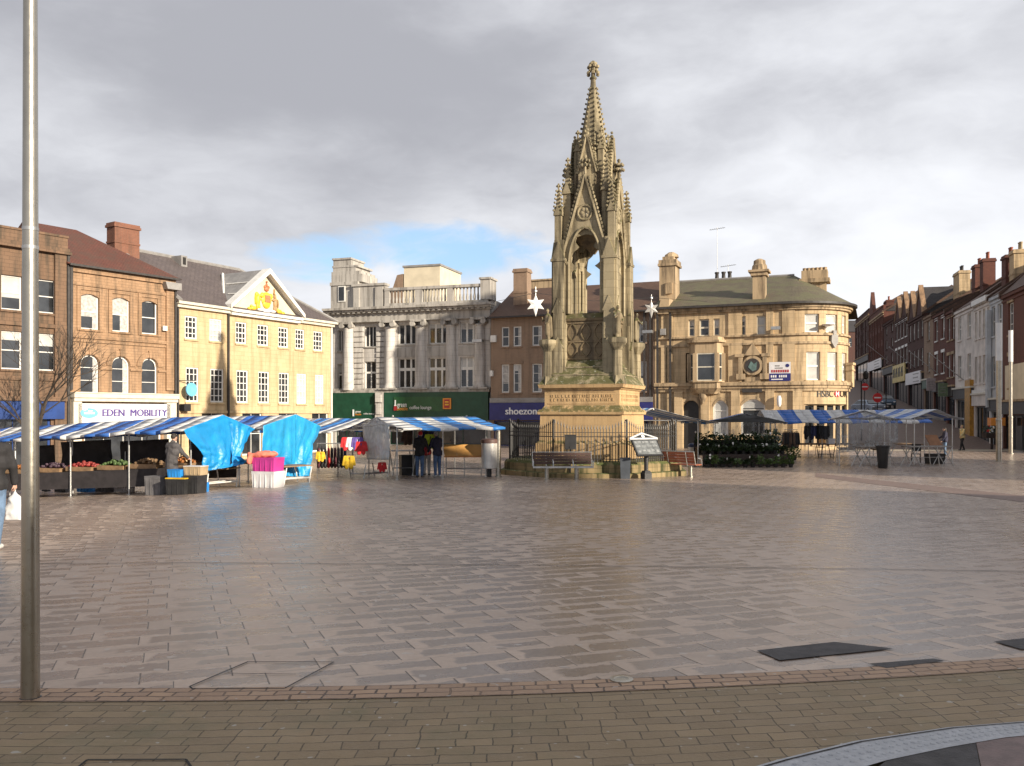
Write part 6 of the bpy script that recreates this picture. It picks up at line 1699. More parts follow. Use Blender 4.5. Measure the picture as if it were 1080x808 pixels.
def hang(label, kind, col, loc, rz, group, scale=1.0):
    me=gm[kind].copy(); me.materials.clear(); me.materials.append(gmat[col])
    t=thing('hanging_garment',label,'garment',loc,rz,group); t.scale=(scale,)*3
    o=bpy.data.objects.new('garment_cloth',me); COL.objects.link(o); o.parent=t
    m=MB(); m.tube((0,-.17,1.03),(0,0,1.1),.008,n=4); m.tube((0,.17,1.03),(0,0,1.1),.008,n=4); m.tube((0,0,1.1),(0,0,1.19),.006,n=4); 
    if kind==1:
        for v in m.v: v.x,v.y=v.y,v.x
    m.build('hanger',m_iron,t)
    return t
def rail(label, a, b, h):
    a,b=Vector(a),Vector(b); d=b-a; t=thing('clothes_rail',label,'clothes rail',a,math.atan2(d.y,d.x)); L=d.length
    m=MB(); m.tube((0,0,h),(L,0,h),.02,n=6); m.build('rail',m_steel,t)
    for x in (.02,L-.02):
        m=MB(); m.tube((x,0,.02),(x,0,h),.018,n=6); m.tube((x,-.3,.02),(x,.3,.02),.018,n=5); m.build('upright',m_steel,t)
    return t
ra,rb=gp(334,503.5),gp(372,503); ra=Vector((ra.x,ra.y,gz(ra.x,ra.y)))
rail('steel clothes rail of dark jackets behind the sky blue sheet',ra,rb,1.28)
dv=(rb-ra); an=math.atan2(dv.y,dv.x)
cols=['maroon','black','charcoal','red','black','maroon','charcoal','black','navy','black','maroon','charcoal']
for i in range(9):
    f=(i+.6)/11; c=cols[i]
    hang({'maroon':'maroon garment hanging among the dark ones on the long rail','black':'black garment hanging on the long rail by the sky blue sheet','charcoal':'charcoal garment hanging on the long rail by the sky blue sheet','red':'red garment hanging among black ones on the long rail','navy':'navy garment hanging near the bright shirts on the long rail'}[c],0,c,ra+dv*f+Vector((0,0,.09)),an,'garments on the long clothes rail')
for i,(px,py,c,lab,zz) in enumerate(((366,470,'red','bright red shirt hanging at the front of the clothing stall',.30),(371.5,470,'white','white shirt hanging beside the bright red shirt',.30),(377,470,'purple','purple shirt with the white shirt on its left',.30),(368,486,'yellow','yellow shorts hanging below the bright red shirt',-.38),(381,474,'red','red shirt hanging beside the cloudy plastic gable',.15))):
    hang(lab,1,c,Vector((PW(px,32.6)[0],32.6,-.85+.42+zz)),R(8),'shirts on the front of the clothing stall',.8)
hang('red and white shirt low under the cloudy plastic gable',1,'red',Vector((PW(403,32.9)[0],32.9,-.86)),R(20),'shirts on the front of the clothing stall',.6)
for px,c,lab in ((345,'yellow','yellow bag coloured top hanging high near the sky blue sheet'),):
    hang(lab,1,c,Vector((PW(338,32.5)[0],32.5,-.45)),R(5),'shirts on the front of the clothing stall',.6)
for i,(px,c) in enumerate(((452,'navy'),(447,'purple'),(430,'brown'))):
    hang(['navy top hanging at the back of the stall with three shoppers','purple top hanging above the shopper in red','brown top hanging left of the shopper in black'][i],1,c,Vector((PW(px,35)[0],35,-.05)),R(30),'tops hanging at the back of the shoppers stall',.9)
hang('fluorescent yellow top hanging between the two shoppers',1,'hivis',Vector((PW(454,33.8)[0],33.8,-.15)),R(25),'tops hanging at the back of the shoppers stall',.9)
# round rails of dark clothes by the bank stall
ra2=gp(826,478); 
for k in range(8):
    a=k*PI/4*.98
    hang('dark brown coat on the small round rail beside the flower stall',0,'brown' if k%2 else 'black',Vector((PW(834,49)[0]+.35*math.cos(a),49.0+.35*math.sin(a),gz(0,49)+.25)),a,'coats on the round rail',1.15)
m=MB(); m.tube((0,0,0),(0,0,1.62),.025,n=6); 
for k in range(16): m.tube((.35*math.cos(k*PI/8),.35*math.sin(k*PI/8),1.60),(.35*math.cos((k+1)*PI/8),.35*math.sin((k+1)*PI/8),1.60),.015,n=4)
for k in range(4): m.tube((0,0,1.6),(.35*math.cos(k*PI/2),.35*math.sin(k*PI/2),1.6),.012,n=4); m.tube((0,0,.03),(.3*math.cos(k*PI/2),.3*math.sin(k*PI/2),.03),.02,n=4)
o=m.build('round_clothes_rail',m_steel,None,loc=(PW(834,49)[0],49,gz(0,49))); tag(o,'small round rail holding dark coats beside the flower stall','clothes rail')
for i,(px,c) in enumerate(((850,'black'),(853,'charcoal'),(856,'navy'),(859,'navy'),(863,'black'),(866,'black'),(870,'charcoal'),(874,'black'))):
    hang({'black':'black top hanging under the broad banded stall','charcoal':'charcoal top hanging under the broad banded stall','navy':'navy top hanging under the broad banded stall'}[c],i%2,c,Vector((PW(px,48.9)[0],48.9,-.12)),R(10*i),'tops under the broad banded stall',1.0)

# ------------------------------------------------------------------ market furniture
# silver drum bin and pole
p=Vector((*PW(516,33.7),gz(-.9,33.7)))
t=thing('litter_bin','big white steel drum bin with dark rim left of the memorial railing','litter bin',p)
m=MB(); m.lathe([(.27,.32),(.31,.34),(.31,1.30),(.30,1.31)],n=24); m.build('drum',plain('white_steel',(.66,.64,.6),.35,.1,4,metal=.3),t,smooth=True)
m=MB(); m.lathe([(.325,1.29),(.325,1.42),(.28,1.45),(.12,1.47)],n=24); m.build('rim',plain('brown_rim',(.12,.07,.06),.5,.2,4),t,smooth=True)
m=MB(); m.lathe([(.09,0),(.09,.33)],n=16); m.build('foot',m_iron,t)
p=gp(525.5,503); m=MB(); m.tube((0,0,-.05),(0,0,1.72),.10,n=14); m.lathe([(.10,1.72),(.08,1.77),(0.02,1.79)],n=14); m.lathe([(.13,0),(.13,.04),(.1,.06)],n=14); o=m.build('steel_post',m_brushed,None,smooth=True,loc=p); tag(o,'short brushed steel post standing by the white drum bin','post')
# orange display boards
p=gp(469,499); t=thing('display_stand','sloping orange display stand of three boards right of the shoppers','display stand',(PW(469,33.8)[0],33.8,gz(0,33.8)),R(3))
for i in range(3):
    m=MB(); x0=i*.49; m.M=Matrix.Rotation(R(-52),4,'X'); 
    m=MB(); x=x0
    I=[m._a(q) for q in ((x,0,.80),(x+.475,0,.80),(x+.40,.42,1.22),(x-.10,.42,1.22),(x,.02,.77),(x+.475,.02,.77),(x+.40,.44,1.19),(x-.10,.44,1.19))]
    for tt in ((0,1,2,3),(4,5,6,7),(0,1,5,4),(1,2,6,5),(2,3,7,6),(3,0,4,7)): m.idx([I[k] for k in tt])
    m.build('display_board',m_orange_b,t)
m=MB(); m.box(-.02,1.48,-.03,.0,.74,.80); m.build('board_lip',plain('orange_edge',(.5,.2,.05),.6,.2,4),t)
for x in (.05,.75,1.4):
    for y in (.05,.5):
        m=MB(); m.tube((x,y,0),(x,y,.78+y*.8),.02,n=6); m.build('leg',m_steel,t)
m=MB(); m.tube((.05,.05,.3),(1.4,.05,.3),.015,n=5); m.tube((.05,.5,.3),(1.4,.5,.3),.015,n=5); m.build('stretcher',m_steel,t)
# black tub / counter by shoppers
put_box('crate','black bin under the table left of the shopper in the black jacket','crate',gp(429,501.5)+Vector((0,.3,0)),R(20),.62,.5,.8,m_blackp)
trestle('small grey table of trinkets behind the cloudy plastic gable', gp(413,502.5)+Vector((0,.4,0)), gp(434,502.5)+Vector((.05,.6,0)), .98, mat=m_steel, topmat=m_whitep, depth=.6)
trestle('empty steel framed table under the plastic gable', gp(384,505), gp(410,503.5), .55, top=False, mat=m_steel, depth=.8)
# green banner sign on the roof corner
# benches --------------------------------------------------------------
m_wood_d=plain('dark_bench_timber',(.085,.045,.035),.55,.3,5,bump=.3); m_wood_r=plain('reddish_bench_timber',(.36,.11,.055),.55,.25,5,bump=.3)
def bench(label, pos, rz, L, wood, legx):
    t=thing('park_bench',label,'bench',pos,rz,'benches by the memorial')
    m=MB()
    for i in range(4): m.box(0,L,-.22+i*.115,-.115+i*.115,.44,.475)
    m.build('seat',wood,t)
    m=MB()
    for i in range(4):
        z=.54+i*.105; y=.27+i*.035; m.frustum(L/2,y,z,z+.09,L/2,.018,L/2,.018)
    m.build('backrest',wood,t)
    m=MB(); m.box(-.02,L+.02,-.25,-.225,.425,.49); m.tube((0,.25,.47),(0,.40,.98),.02,n=6); m.tube((L,.25,.47),(L,.40,.98),.02,n=6); m.tube((0,.40,.97),(L,.40,.97),.018,n=6)
    for x in legx: m.box(x-.04,x+.04,-.2,.26,.40,.438); m.tube((x,.26,.42),(x,.41,.95),.022,n=6)
    m.build('steel_frame',m_steel,t)
    for i in range(4):
        x=L*i/3; q=MB(); pts=[(x,-.23,.48),(x,-.22,.58),(x,-.17,.66),(x,-.08,.70),(x,.10,.71)]; q.path(pts,.022,7); q.build('armrest',m_steel,t)
    for x in legx:
        q=MB(); q.tube((x,0,-.03),(x,0,.40),.085,n=14); q.lathe([(.12,-.02),(.12,.02),(.1,.03)],(x,0),14); q.build('leg',m_brushed,t,smooth=True)
    return t
p=Vector((*PW(571,31.9),gz(1,31.9))); bench('dark slatted bench on two steel pillars in front of the railing',p+Vector((-.30,0,0)),R(2),2.15,m_wood_d,[.57,1.72] if False else [.50,1.58])
p=Vector((*PW(737,33.7),gz(7,33.7))); bench('reddish slatted bench standing end on right of the memorial',p,R(140),1.5,m_wood_r,[.35,1.15])
# litter bin by second bench, dark small bin
p=gp(731.5,490); t=thing('litter_bin','grey cylindrical litter bin behind the reddish bench','litter bin',p)
m=MB(); m.lathe([(.24,.0),(.27,.05),(.27,.85),(.26,.86)],n=20); m.build('drum',m_greyp if False else m_steel,t,smooth=True)
m=MB(); m.lathe([(.28,.85),(.28,.95),(.2,1.02),(.05,1.05)],n=20); m.build('hood',plain('dark_blue_hood',(.03,.05,.12),.4,.2,4),t,smooth=True)
p=Vector((*PW(659.5,32.5),gz(4,32.5))); t=thing('waste_bin','small slate grey flat backed bin leaning on the plinth wall','bin',p,R(-6))
m=MB(); m.frustum(0,0,.0,.70,.17,.13,.19,.14); m.build('bin_body',plain('slate_grey_plastic',(.06,.07,.085),.5,.2,4),t); m=MB(); m.box(-.2,.2,-.15,.15,.70,.74); m.tube((-.2,0,.72),(.2,0,.72),.06,n=8); m.build('lid',plain('slate_lid',(.05,.055,.07),.5,.2,4),t)
# map lectern
p=Vector((*PW(681.5,32.4),gz(4,32.4))); t=thing('information_board','tilted town information board on a black pillar with a white pediment','information board',p,R(24))
m=MB(); m.box(-.15,.15,-.15,.15,0,.2); m.frustum(0,0,.2,.3,.15,.15,.1,.1); m.tube((0,0,.28),(0,.0,1.0),.08,n=12); m.build('pillar',m_iron,t)
bd=MB(); T_=Matrix.Translation((0,-.02,1.18))@Matrix.Rotation(R(-38),4,'X'); bd.M=T_; bd.box(-.55,.55,-.03,.03,-.42,.30); bo=bd.build('board',m_iron,t)
q=MB(); q.M=T_; q.box(-.50,.50,-.036,-.03,-.36,.26); q.build('panel',plain('grey_map_panel',(.16,.17,.17),.3,.4,7),bo)
q=MB(); q.M=T_
for i in range(4): q.box(-.46+i*.24,-.28+i*.24,-.04,-.036,-.02,.03)
for i in range(3): q.box(-.46+i*.33,-.2+i*.33,-.04,-.036,.15,.22)
for i in range(5): q.box(-.44+i*.19,-.32+i*.19,-.04,-.036,-.28+.06*(i%2),-.16)
q.build('panel_print',plain('pale_print',(.26,.27,.27),.4,.4,9),bo)
q=MB(); q.M=T_; q.box(-.60,.60,-.05,.04,.30,.37); 
for s in (-1,1): q.prism([(s*.62,.37),(s*.0,.62),(0,.55),(s*.48,.37)],-.05,.04)
q.build('pediment',plain('white_board_trim',(.62,.62,.62),.5,.15,4),bo)
q=MB(); q.M=T_; q.prism([(-.45,.372),(.45,.372),(0,.55)],-.03,.03); q.build('pediment_panel',m_iron,bo); q=MB(); q.M=T_; q.tube((0,-.045,.45),(0,.0,.45),.07,n=14); q.build('round_crest',m_ltwhite,bo)
# black box on the railing behind the bench
p=P(601.5,474,33.0); m=MB(); m.box(-.2,.2,-.08,.08,0,.52); m.box(-.22,.22,-.10,.09,.52,.55); m.box(-.03,.03,-.1,-.08,.05,.12); m.tube((0,.06,-.3),(0,.06,0),.03,n=6); m.tube((0,.06,-.3),(0,.06,gz(p.x,33)-p.z),.03,n=6); o=m.build('notice_box',m_iron,None,loc=p); tag(o,'black notice box on the railing behind the dark bench','box')
# flower stall --------------------------------------------------------------
m_leaf=leafy('dark_leaf',(.012,.024,.009),(.03,.055,.016)); m_leaf2=leafy('bright_leaf',(.05,.09,.02),(.11,.17,.05)); m_soil=plain('dark_tray',(.05,.035,.03),.8,.3,5)
def plant(label, pos, r, h, leafm, flowers=None, pot=True, n=70, group='plants on the flower stall', flowm=None):
    t=thing('potted_plant',label,'plant',pos,random.uniform(0,6),group)
    if pot:
        m=MB(); m.lathe([(.09,0),(.12,.16),(.13,.17),(.11,.17)],n=10); m.build('pot',m_blackp,t)
    m=MB(); b=.15 if pot else 0
    for i in range(n):
        a=random.uniform(0,2*PI); q=random.random()**.6*r; z=b+random.random()*h*(1-.35*(q/r)**2); x,y=q*math.cos(a),q*math.sin(a)
        s=random.uniform(.05,.10); d=Vector((math.cos(a)*.8+random.uniform(-.5,.5),math.sin(a)*.8+random.uniform(-.5,.5),random.uniform(.1,.9))).normalized(); u=d.orthogonal().normalized(); c=Vector((x,y,z))
        m.face([c-d*s,c+u*s*.5,c+d*s,c-u*s*.5])
    m.build('leaves',leafm,t)
    if flowers:
        for i in range(flowers):
            m=MB(); a=random.uniform(3.3,6.1); x,y,z=r*.75*math.cos(a),r*.75*math.sin(a),b+h*random.uniform(.6,1.02)
            for k in range(5): m.ball((x+.03*math.cos(k*1.26),y-.02,z+.03*math.sin(k*1.26)),.028,.02,.028,6,4)
            m.ball((x,y-.03,z),.02,n=6,m=4); m.build('flower',flowm or m_ltwhite,t,smooth=True)
    return t
g6=gz(11,42)
tb=thing('flower_bench','two tier dark bench of potted plants at the flower stall','plant bench',(PW(741,41.0)[0],41.0,g6),R(6))
m=MB(); m.box(0,4.1,0,.9,.52,.57); m.box(.05,4.05,.5,1.3,.85,.90); m.build('shelf',m_soil,tb); m=MB(); m.box(0,4.1,-.01,.02,.0,.52); 
m.build('front_board',m_soil,tb); m=MB(); m.box(0,4.1,1.31,1.34,.5,1.22); m.build('darkening_board',m_back,tb)  # board added behind the plants to darken the gaps between leaves
for x in (.1,2.05,4.0):
    m=MB(); m.box(x-.03,x+.03,.03,.09,0,.52); m.box(x-.03,x+.03,1.2,1.26,0,.85); m.build('leg',m_board,tb)
for i in range(22):
    row=i%2; x=.15+(i//2)*.38; y=.25 if row==0 else .85
    pos=Vector((PW(741,41.0)[0],41.0,g6))+Matrix.Rotation(R(6),3,'Z')@Vector((x,y,.572 if row==0 else .902))
    fl=3 if (row==0 and i%4==0) else (1 if i%6==1 else 0)
    plant('dark leaved pot plant with white blooms on the flower bench' if fl else 'dark leaved pot plant without blooms on the flower bench',pos,.25,random.uniform(.26,.42) if row==0 else random.uniform(.35,.68),m_leaf,fl,n=110)
for i in range(12):
    px=746+i*8.0; q=Vector((*PW(px,40.55),gz(10,40.55))); plant('low green plant with white flowers standing on the paving' if i%3==0 else 'low green plant on the paving in front of the flower bench',q,random.uniform(.14,.25),random.uniform(.22,.48),m_leaf2 if (px>800 or i%3==1) else m_leaf,2 if i%3==0 else 0,n=80)
for i,(px,py) in enumerate(((818,478),(826,480),(833,482),(812,474),(838,486),(829,487))):
    q=gp(px,485); plant('bright green shrub at the right end of the flower stall',Vector((q.x,q.y+.6*(i%2),q.z)),.33,.55+.35*(i%3==0),m_leaf2,1 if i==1 else 0,n=110,flowm=gmat['yellow'] if i==2 else None)
rk=thing('plant_rack','tall rack of plant trays at the right of the flower stall','plant rack',(PW(808,42.5)[0],42.5,g6),R(10))
for z in (.5,.85,1.2,1.5): m=MB(); m.box(0,.8,0,.45,z,z+.03); m.build('shelf',m_steel,rk)
for x in (.02,.78):
    for y in (.02,.43): m=MB(); m.tube((x,y,0),(x,y,1.65),.015,n=5); m.build('upright',m_steel,rk)
for i in range(8):
    z=(.53,.88,1.23,1.53)[i//2]; q=Vector((PW(808,42.5)[0],42.5,g6))+Matrix.Rotation(R(10),3,'Z')@Vector((.2+.4*(i%2),.22,z)); plant('small green plant on the tall plant rack',q,.18,.2,m_leaf2 if i%3 else m_leaf,1 if i%4==1 else 0,pot=False,n=45,group='plants on the tall rack')
# tables, tub and chairs in front of the right stalls
p=gp(931,494); t=thing('black_tub','tall tapered black tub bin standing before the plastic wrapped stall','tub',p)
m=MB(); m.lathe([(.19,0),(.20,.02),(.28,.96),(.31,.97),(.31,1.03),(.28,1.03),(.26,.9)],n=20,cap=False); m.lathe([(.19,0.001),(.02,.001)],n=20); m.build('tub_body',m_blackp,t,smooth=True); m=MB(); m.lathe([(.305,.90),(.305,.94)],n=20); m.build('rim_band',m_blackp,t)
D8=41.0
def xtable(label,pxa,pxb,D,top=True):
    a=Vector((*PW(pxa,D),gz(0,D))); b=Vector((*PW(pxb,D+.25),gz(0,D))); d=b-a; t=thing('trestle_table',label,'trestle table',a,math.atan2(d.y,d.x),'bare trestle tables in front of the right stalls'); L=d.length
    if top: m=MB(); m.box(-.1,L+.1,-.05,.75,.91,.95); m.build('tabletop',plain('worn_grey_board',(.30,.28,.26),.7,.25,4),t)
    for x in (.15,L-.15):
        for y in (.0,.7):
            m=MB(); m.tube((x-.32,y,0),(x+.22,y,.91),.02,n=6); m.tube((x+.32,y+.02,0),(x-.22,y+.02,.91),.02,n=6); m.build('cross_leg',m_steel,t)
    m=MB(); m.tube((.15,.35,.42),(L-.15,.35,.42),.015,n=5); m.build('stretcher',m_steel,t)
xtable('bare trestle table behind the black tub',910,942,D8); xtable('bare trestle table under the front edge of the open blue stall',962,1003,D8)
p=gp(986,489); put_box('crate','black carrier crate on the paving under the open blue stall','crate',Vector((p.x,p.y,p.z)),R(10),.85,.5,.5,m_blackp)
def chair(label,pos,rz,mat):
    t=thing('folding_chair',label,'chair',pos,rz)
    m=MB(); m.box(-.22,.22,-.22,.22,.43,.46); m.build('seat',mat,t); m=MB(); m.box(-.22,.22,.21,.24,.6,.95); m.build('backrest',mat,t)
    for x in (-.2,.2):
        for y in (-.2,.22): q=MB(); q.tube((x,y,0),(x,y,.95 if y>0 else .44),.016,n=5); q.build('leg',m_iron,t)
chair('dark folding chair between the two bare trestle tables',gp(966,488),R(160),m_blackp)
chair('orange backed chair under the broad banded stall',gp(864,479.5)+Vector((0,-.2,0)),R(190),m_orange_b)
t=thing('display_board','brown leaning display board under the open blue stall','display board',Vector((*PW(981,42.3),gz(0,42.3))),R(6))
m=MB(); I=[m._a(q) for q in ((0,0,.95),(.62,0,.95),(.52,.3,1.45),(-.1,.3,1.45),(0,.03,.95),(.62,.03,.95),(.52,.33,1.45),(-.1,.33,1.45))]
for tt in ((0,1,2,3),(4,5,6,7),(0,1,5,4),(1,2,6,5),(2,3,7,6),(3,0,4,7)): m.idx([I[k] for k in tt])
m.build('board',plain('brown_board',(.28,.13,.06),.6,.2,4),t)
for x in (.05,.5): m=MB(); m.tube((x,.05,0),(x,.3,1.3),.02,n=6); m.build('leg',m_steel,t)
trestle('dark table under the broad banded stall with boxes',Vector((*PW(866,48.7),gz(0,48.7))),Vector((*PW(880,48.7),gz(0,48.7))),.8,mat=m_iron,topmat=m_cloth,depth=.6)
put_box('storage_box','pale box standing on the dark table of the banded stall','storage box',Vector((*PW(876,49.0),gz(0,49)+.802)),R(4),.4,.35,.3,m_whitep)

# ------------------------------------------------------------------ people in the picture
x_=gp(4,580); tP,(wr,k)=person('person in dark jacket and blue jeans carrying a white carrier bag at the left edge',(x_.x-.16,x_.y,x_.z),1.72,R(8),m_blackcl,m_denim2,hair=m_hairg,shoe=m_shoew,stride=.12,armf=(.1,.22),bend=(.15,.18),detail=True,grip=True)
h=wpos(tP,wr[1]); 
m=MB(); 
for i in range(12): pass
m.ball((0,0,-.32),.13,.07,.17,14,8); m.capsule((0,0,-.20),(0,0,-.09),.08,.02,10); m.box(-.11,.11,-.05,.05,-.48,-.36)
for v in m.v: v += Vector((.012*math.sin(v.z*40+v.y*30),.012*math.sin(v.z*33+v.x*25),0))
me=remesh(m,.014); me.materials.append(m_bag); ob=bpy.data.objects.new('carrier_bag',me); COL.objects.link(ob); ob.location=h+Vector((0,.01,-.045)); tag(ob,'white plastic carrier bag hanging from the hand at the left edge','bag')
person('person in a charcoal coat with their back turned at the produce stall',gp(181,521),1.74,R(-25),m_greycl,m_blackcl,coat=True,armf=(.5,.5),bend=(.5,.5),lean=.05)
person('person in a black jacket and red cap browsing at the stall',gp(442.5,503.5),1.75,R(-12),m_blackcl,m_denim,hat=gmat['red'],armf=(.35,.4),bend=(.7,.7),lean=.08)
person('person in a red jacket and pale trousers behind the one in black',gp(448.5,502)+Vector((.02,.35,0)),1.72,R(-10),m_redcl,plain('pale_trousers',(.42,.42,.42),.85,.2,8),armf=(.3,.3),bend=(.6,.6),lean=.06,hair=m_hairb)
person('person in a navy jacket and blue jeans with white trainers at the stall',gp(461.5,503),1.74,R(38),m_navycl,m_denim,hair=m_hairg,shoe=m_shoew,armf=(.25,.35),bend=(.5,.6),lean=.08)
person('person with long dark hair and navy top behind the open blue stall',Vector((*PW(997,52),gz(18,52))),1.66,R(70),m_navycl,m_denim2,short_hair=False,armf=(.2,.5),bend=(.4,.6))
person('person striding past in a metallic gold jacket and black trousers',Vector((*PW(1015,59.5),gz(30,59.5))),1.72,R(105),m_goldcl,m_blackcl,hair=plain('fair_hair',(.42,.3,.14),.7,.2,12),stride=.28,armf=(.45,-.4),bend=(.4,.2))
person('distant person in black standing up the sloping street',Vector((*PW(985,100),gz(PW(985,100)[0],100))),1.72,R(120),m_blackcl,m_blackcl)
person('trader in dark clothes behind the counter of the produce stall',Vector((*PW(100,31),gz(-14.6,31))),1.72,R(200),m_blackcl,m_blackcl,armf=(.3,.3),bend=(.6,.4))
person('shopper in a dark maroon coat under the far end of the produce stall',gp(44,519)+Vector((0,.2,0)),1.7,R(-40),plain('maroon_coat',(.05,.022,.028),.85,.3,8),m_blackcl,coat=True,armf=(.4,.3),bend=(.5,.4))

# ------------------------------------------------------------------ poles and street things
p=gp(32,737); t=thing('steel_column','tall brushed steel column rising out of view in the left foreground','column',p)
m=MB(); m.tube((0,0,-.05),(.0,0,6.2),.0525,.031,n=28); m.build('shaft',m_brushed,t,smooth=True)
m=MB(); m.lathe([(.0,6.2),(.035,6.2),(.035,6.24),(.01,6.27)],n=20); m.build('cap',m_brushed,t,smooth=True)
m=MB(); m.lathe([(.062,0),(.062,.006),(.0535,.012)],n=24); m.build('base_collar',m_iron,t,smooth=True)
zc_=CZ+(HY-231)*5.28/FO
for dz in (-.05,.06): m=MB(); m.lathe([(.0405,zc_+dz-.012),(.0455,zc_+dz-.01),(.0455,zc_+dz+.01),(.0405,zc_+dz+.012)],n=24,cap=False); m.build('steel_band',m_steel,t,smooth=True)
def column(label,px,py,r,H,top):
    p=gp(px,py); t=thing('steel_column',label,'column',p,0,'tall steel columns at the right')
    m=MB(); m.tube((0,0,-.1),(0,0,H*.30),r,n=16); m.tube((0,0,H*.30),(0,0,H),r*.85,n=16); m.build('shaft',m_brushed,t,smooth=True)
    m=MB(); m.lathe([(r*1.5,0),(r*1.5,.03),(r*1.05,.05)],n=16); m.build('base_collar',m_brushed,t)
    m=MB(); m.lathe([(r*1.02,H*.29),(r*1.06,H*.295),(r*1.06,H*.305),(r*.82,H*.31)],n=16,cap=False); m.build('joint_ring',m_brushed,t)
    if top=='lamp':
        m=MB(); m.tube((0,0,H),(-1.0,-.3,H+.1),.05,n=8); m.box(-1.5,-.9,-.42,-.18,H+.02,H+.14); m.build('lamp_head',m_steel,t)
    if top=='banner':
        m=MB(); m.lathe([(.05,H-1.95),(r*1.05,H-1.95),(r*1.05,H),(.05,H)],n=16); m.build('light_tube',plain('frosted_white_panel',(.75,.75,.74),.35,.06,3),t)
column('brushed steel column with white upper tube, left one of the two by the right edge',1053.5,487,.14,7.15,'banner')
column('brushed steel column with white upper tube nearest the right edge',1066,478.5,.125,7.65,'banner')
# flower tub near the columns
q=Vector((*PW(1046,61),gz(34.,61))); t=thing('flower_planter','dark planter of mixed flowers on the far pavement by the steel columns','planter',q)
m=MB(); m.frustum(0,0,0,1.0,.06,.06,.06,.06); m.box(-.55,.55,-.3,.3,.8,1.15); m.build('planter_box',m_soil,t)
m=MB()
for i in range(200):
    x,y,z=random.uniform(-.6,.6),random.uniform(-.35,.3),1.15+random.random()*.5; s=.08; d=Vector((random.uniform(-1,1),random.uniform(-1,1),random.uniform(-.2,1))).normalized(); u=d.orthogonal().normalized(); c=Vector((x,y,z)); m.face([c-d*s,c+u*s*.5,c+d*s,c-u*s*.5])
m.build('leaves',m_leaf,t)
for i,cm in enumerate((m_red,gmat['yellow'],m_ltwhite)):
    m=MB()
    for k in range(5): m.ball((random.uniform(-.5,.5),-.3+random.uniform(-.05,.1),1.25+random.random()*.4),.06,n=6,m=4)
    m.build('blossom',cm,t)
# no entry signs
def noentry(label,px,py_top,D,rad,pole_top=None):
    x,y=PW(px,D); g=gz(x,y); zc=CZ+(HY-py_top)*D/FO; t=thing('road_sign',label,'road sign',(x,y,g),R(0),'red round road signs')
    m=MB(); m.tube((0,.03,-.1),(0,.03,zc-g+rad+.1),.045,n=8); m.build('post',m_iron,t)
    m=MB(); m.tube((0,-.03,zc-g),(0,0.0,zc-g),rad,n=24); d=m.build('disc',m_red,t); m=MB(); m.box(-rad*.72,rad*.72,-.04,-.03,zc-g-rad*.14,zc-g+rad*.14); m.build('white_bar',m_ltwhite,d)
noentry('red round no entry sign nearer the stalls at the street mouth',925.5,419.5,78,.42); noentry('red round no entry sign close to the corner of the bank',912,408,84,.36)
x,y=PW(908.5,68); m=MB(); m.tube((0,0,-.1),(0,0,4.6),.05,n=8); m.tube((0,0,4.6),(.25,-.1,4.9),.04,n=6); m.lathe([(.05,4.75),(.2,4.85),(.22,5.2),(.1,5.4)],(.3,-.1),10); o=m.build('lamp_post',m_iron,None,loc=(x,y,gz(x,y))); tag(o,'dark lamp post with lantern at the corner of the bank','lamp post')
x,y=PW(934.5,80); m=MB(); m.tube((0,0,-.1),(0,0,2.8),.05,n=8); m.lathe([(.07,0),(.07,.9),(.05,.95)],n=8); m.ball((0,0,2.85),.07); o=m.build('sign_post',m_iron,None,loc=(x,y,gz(x,y))); tag(o,'thin dark post right of the no entry sign','post')
# parked cars in the street
def car(label,px,D,rz,mat):
    x,y=PW(px,D); t=thing('parked_car',label,'car',(x,y,gz(x,y)),rz,'cars parked up the street')
    m=MB()
    prof=[(-2.0,.35),(-2.05,.7),(-1.9,.95),(-1.1,1.02),(-.55,1.42),(.95,1.45),(1.65,1.0),(2.0,.92),(2.05,.6),(2.0,.35)]
    I0=[m._a((sx*.80 if z<1.1 else sx*.62,l,z)) for sx in (-1,) for l,z in prof]; I1=[m._a((.80 if z<1.1 else .62,l,z)) for l,z in prof]
    n=len(prof); m.idx(I0); m.idx(I1[::-1])
    for i in range(n): m.idx((I0[i],I0[(i+1)%n],I1[(i+1)%n],I1[i]))
    b=m.build('body',mat,t); bv=b.modifiers.new('b','BEVEL'); bv.width=.06; bv.segments=2
    m=MB(); m.face([(-.66,-1.13,1.06),(.66,-1.13,1.06),(.56,-.60,1.40),(-.56,-.60,1.40)]); 
    for v in m.v: v += Vector((0,-.03,.03))
    m.build('windscreen',m_glass,t); m=MB(); m.face([(-.66,1.58,1.08),(.66,1.58,1.08),(.56,1.0,1.43),(-.56,1.0,1.43)]); 
    for v in m.v: v += Vector((0,.04,.03))
    m.build('rear_window',m_glass,t)
    for s in (-1,1):
        m=MB(); m.face([(s*.79,-.95,1.05),(s*.79,1.45,1.05),(s*.66,.9,1.38),(s*.66,-.5,1.38)]); 
        for v in m.v: v.x += s*.02
        m.build('side_window',m_glass,t)
        m=MB(); m.ball((s*.6,-2.02,.72),.13,.05,.08,8,5); m.build('headlight',m_ltwhite,t,smooth=True)
        for l in (-1.25,1.25):
            w=MB(); w.tube((s*.70,l,.31),(s*.83,l,.31),.31,n=18); wo=w.build('wheel',m_blackp,t); r=MB(); r.tube((s*.82,l,.31),(s*.84,l,.31),.19,n=12); r.build('rim',m_steel,wo)
    m=MB(); m.box(-.26,.26,-2.09,-2.05,.45,.56); m.build('number_plate',m_signwhite,t)
m_carp=plain('silver_blue_car_paint',(.33,.38,.45),.25,.05,2,metal=.5); m_card=plain('slate_blue_car_paint',(.10,.14,.19),.25,.05,2,metal=.5)
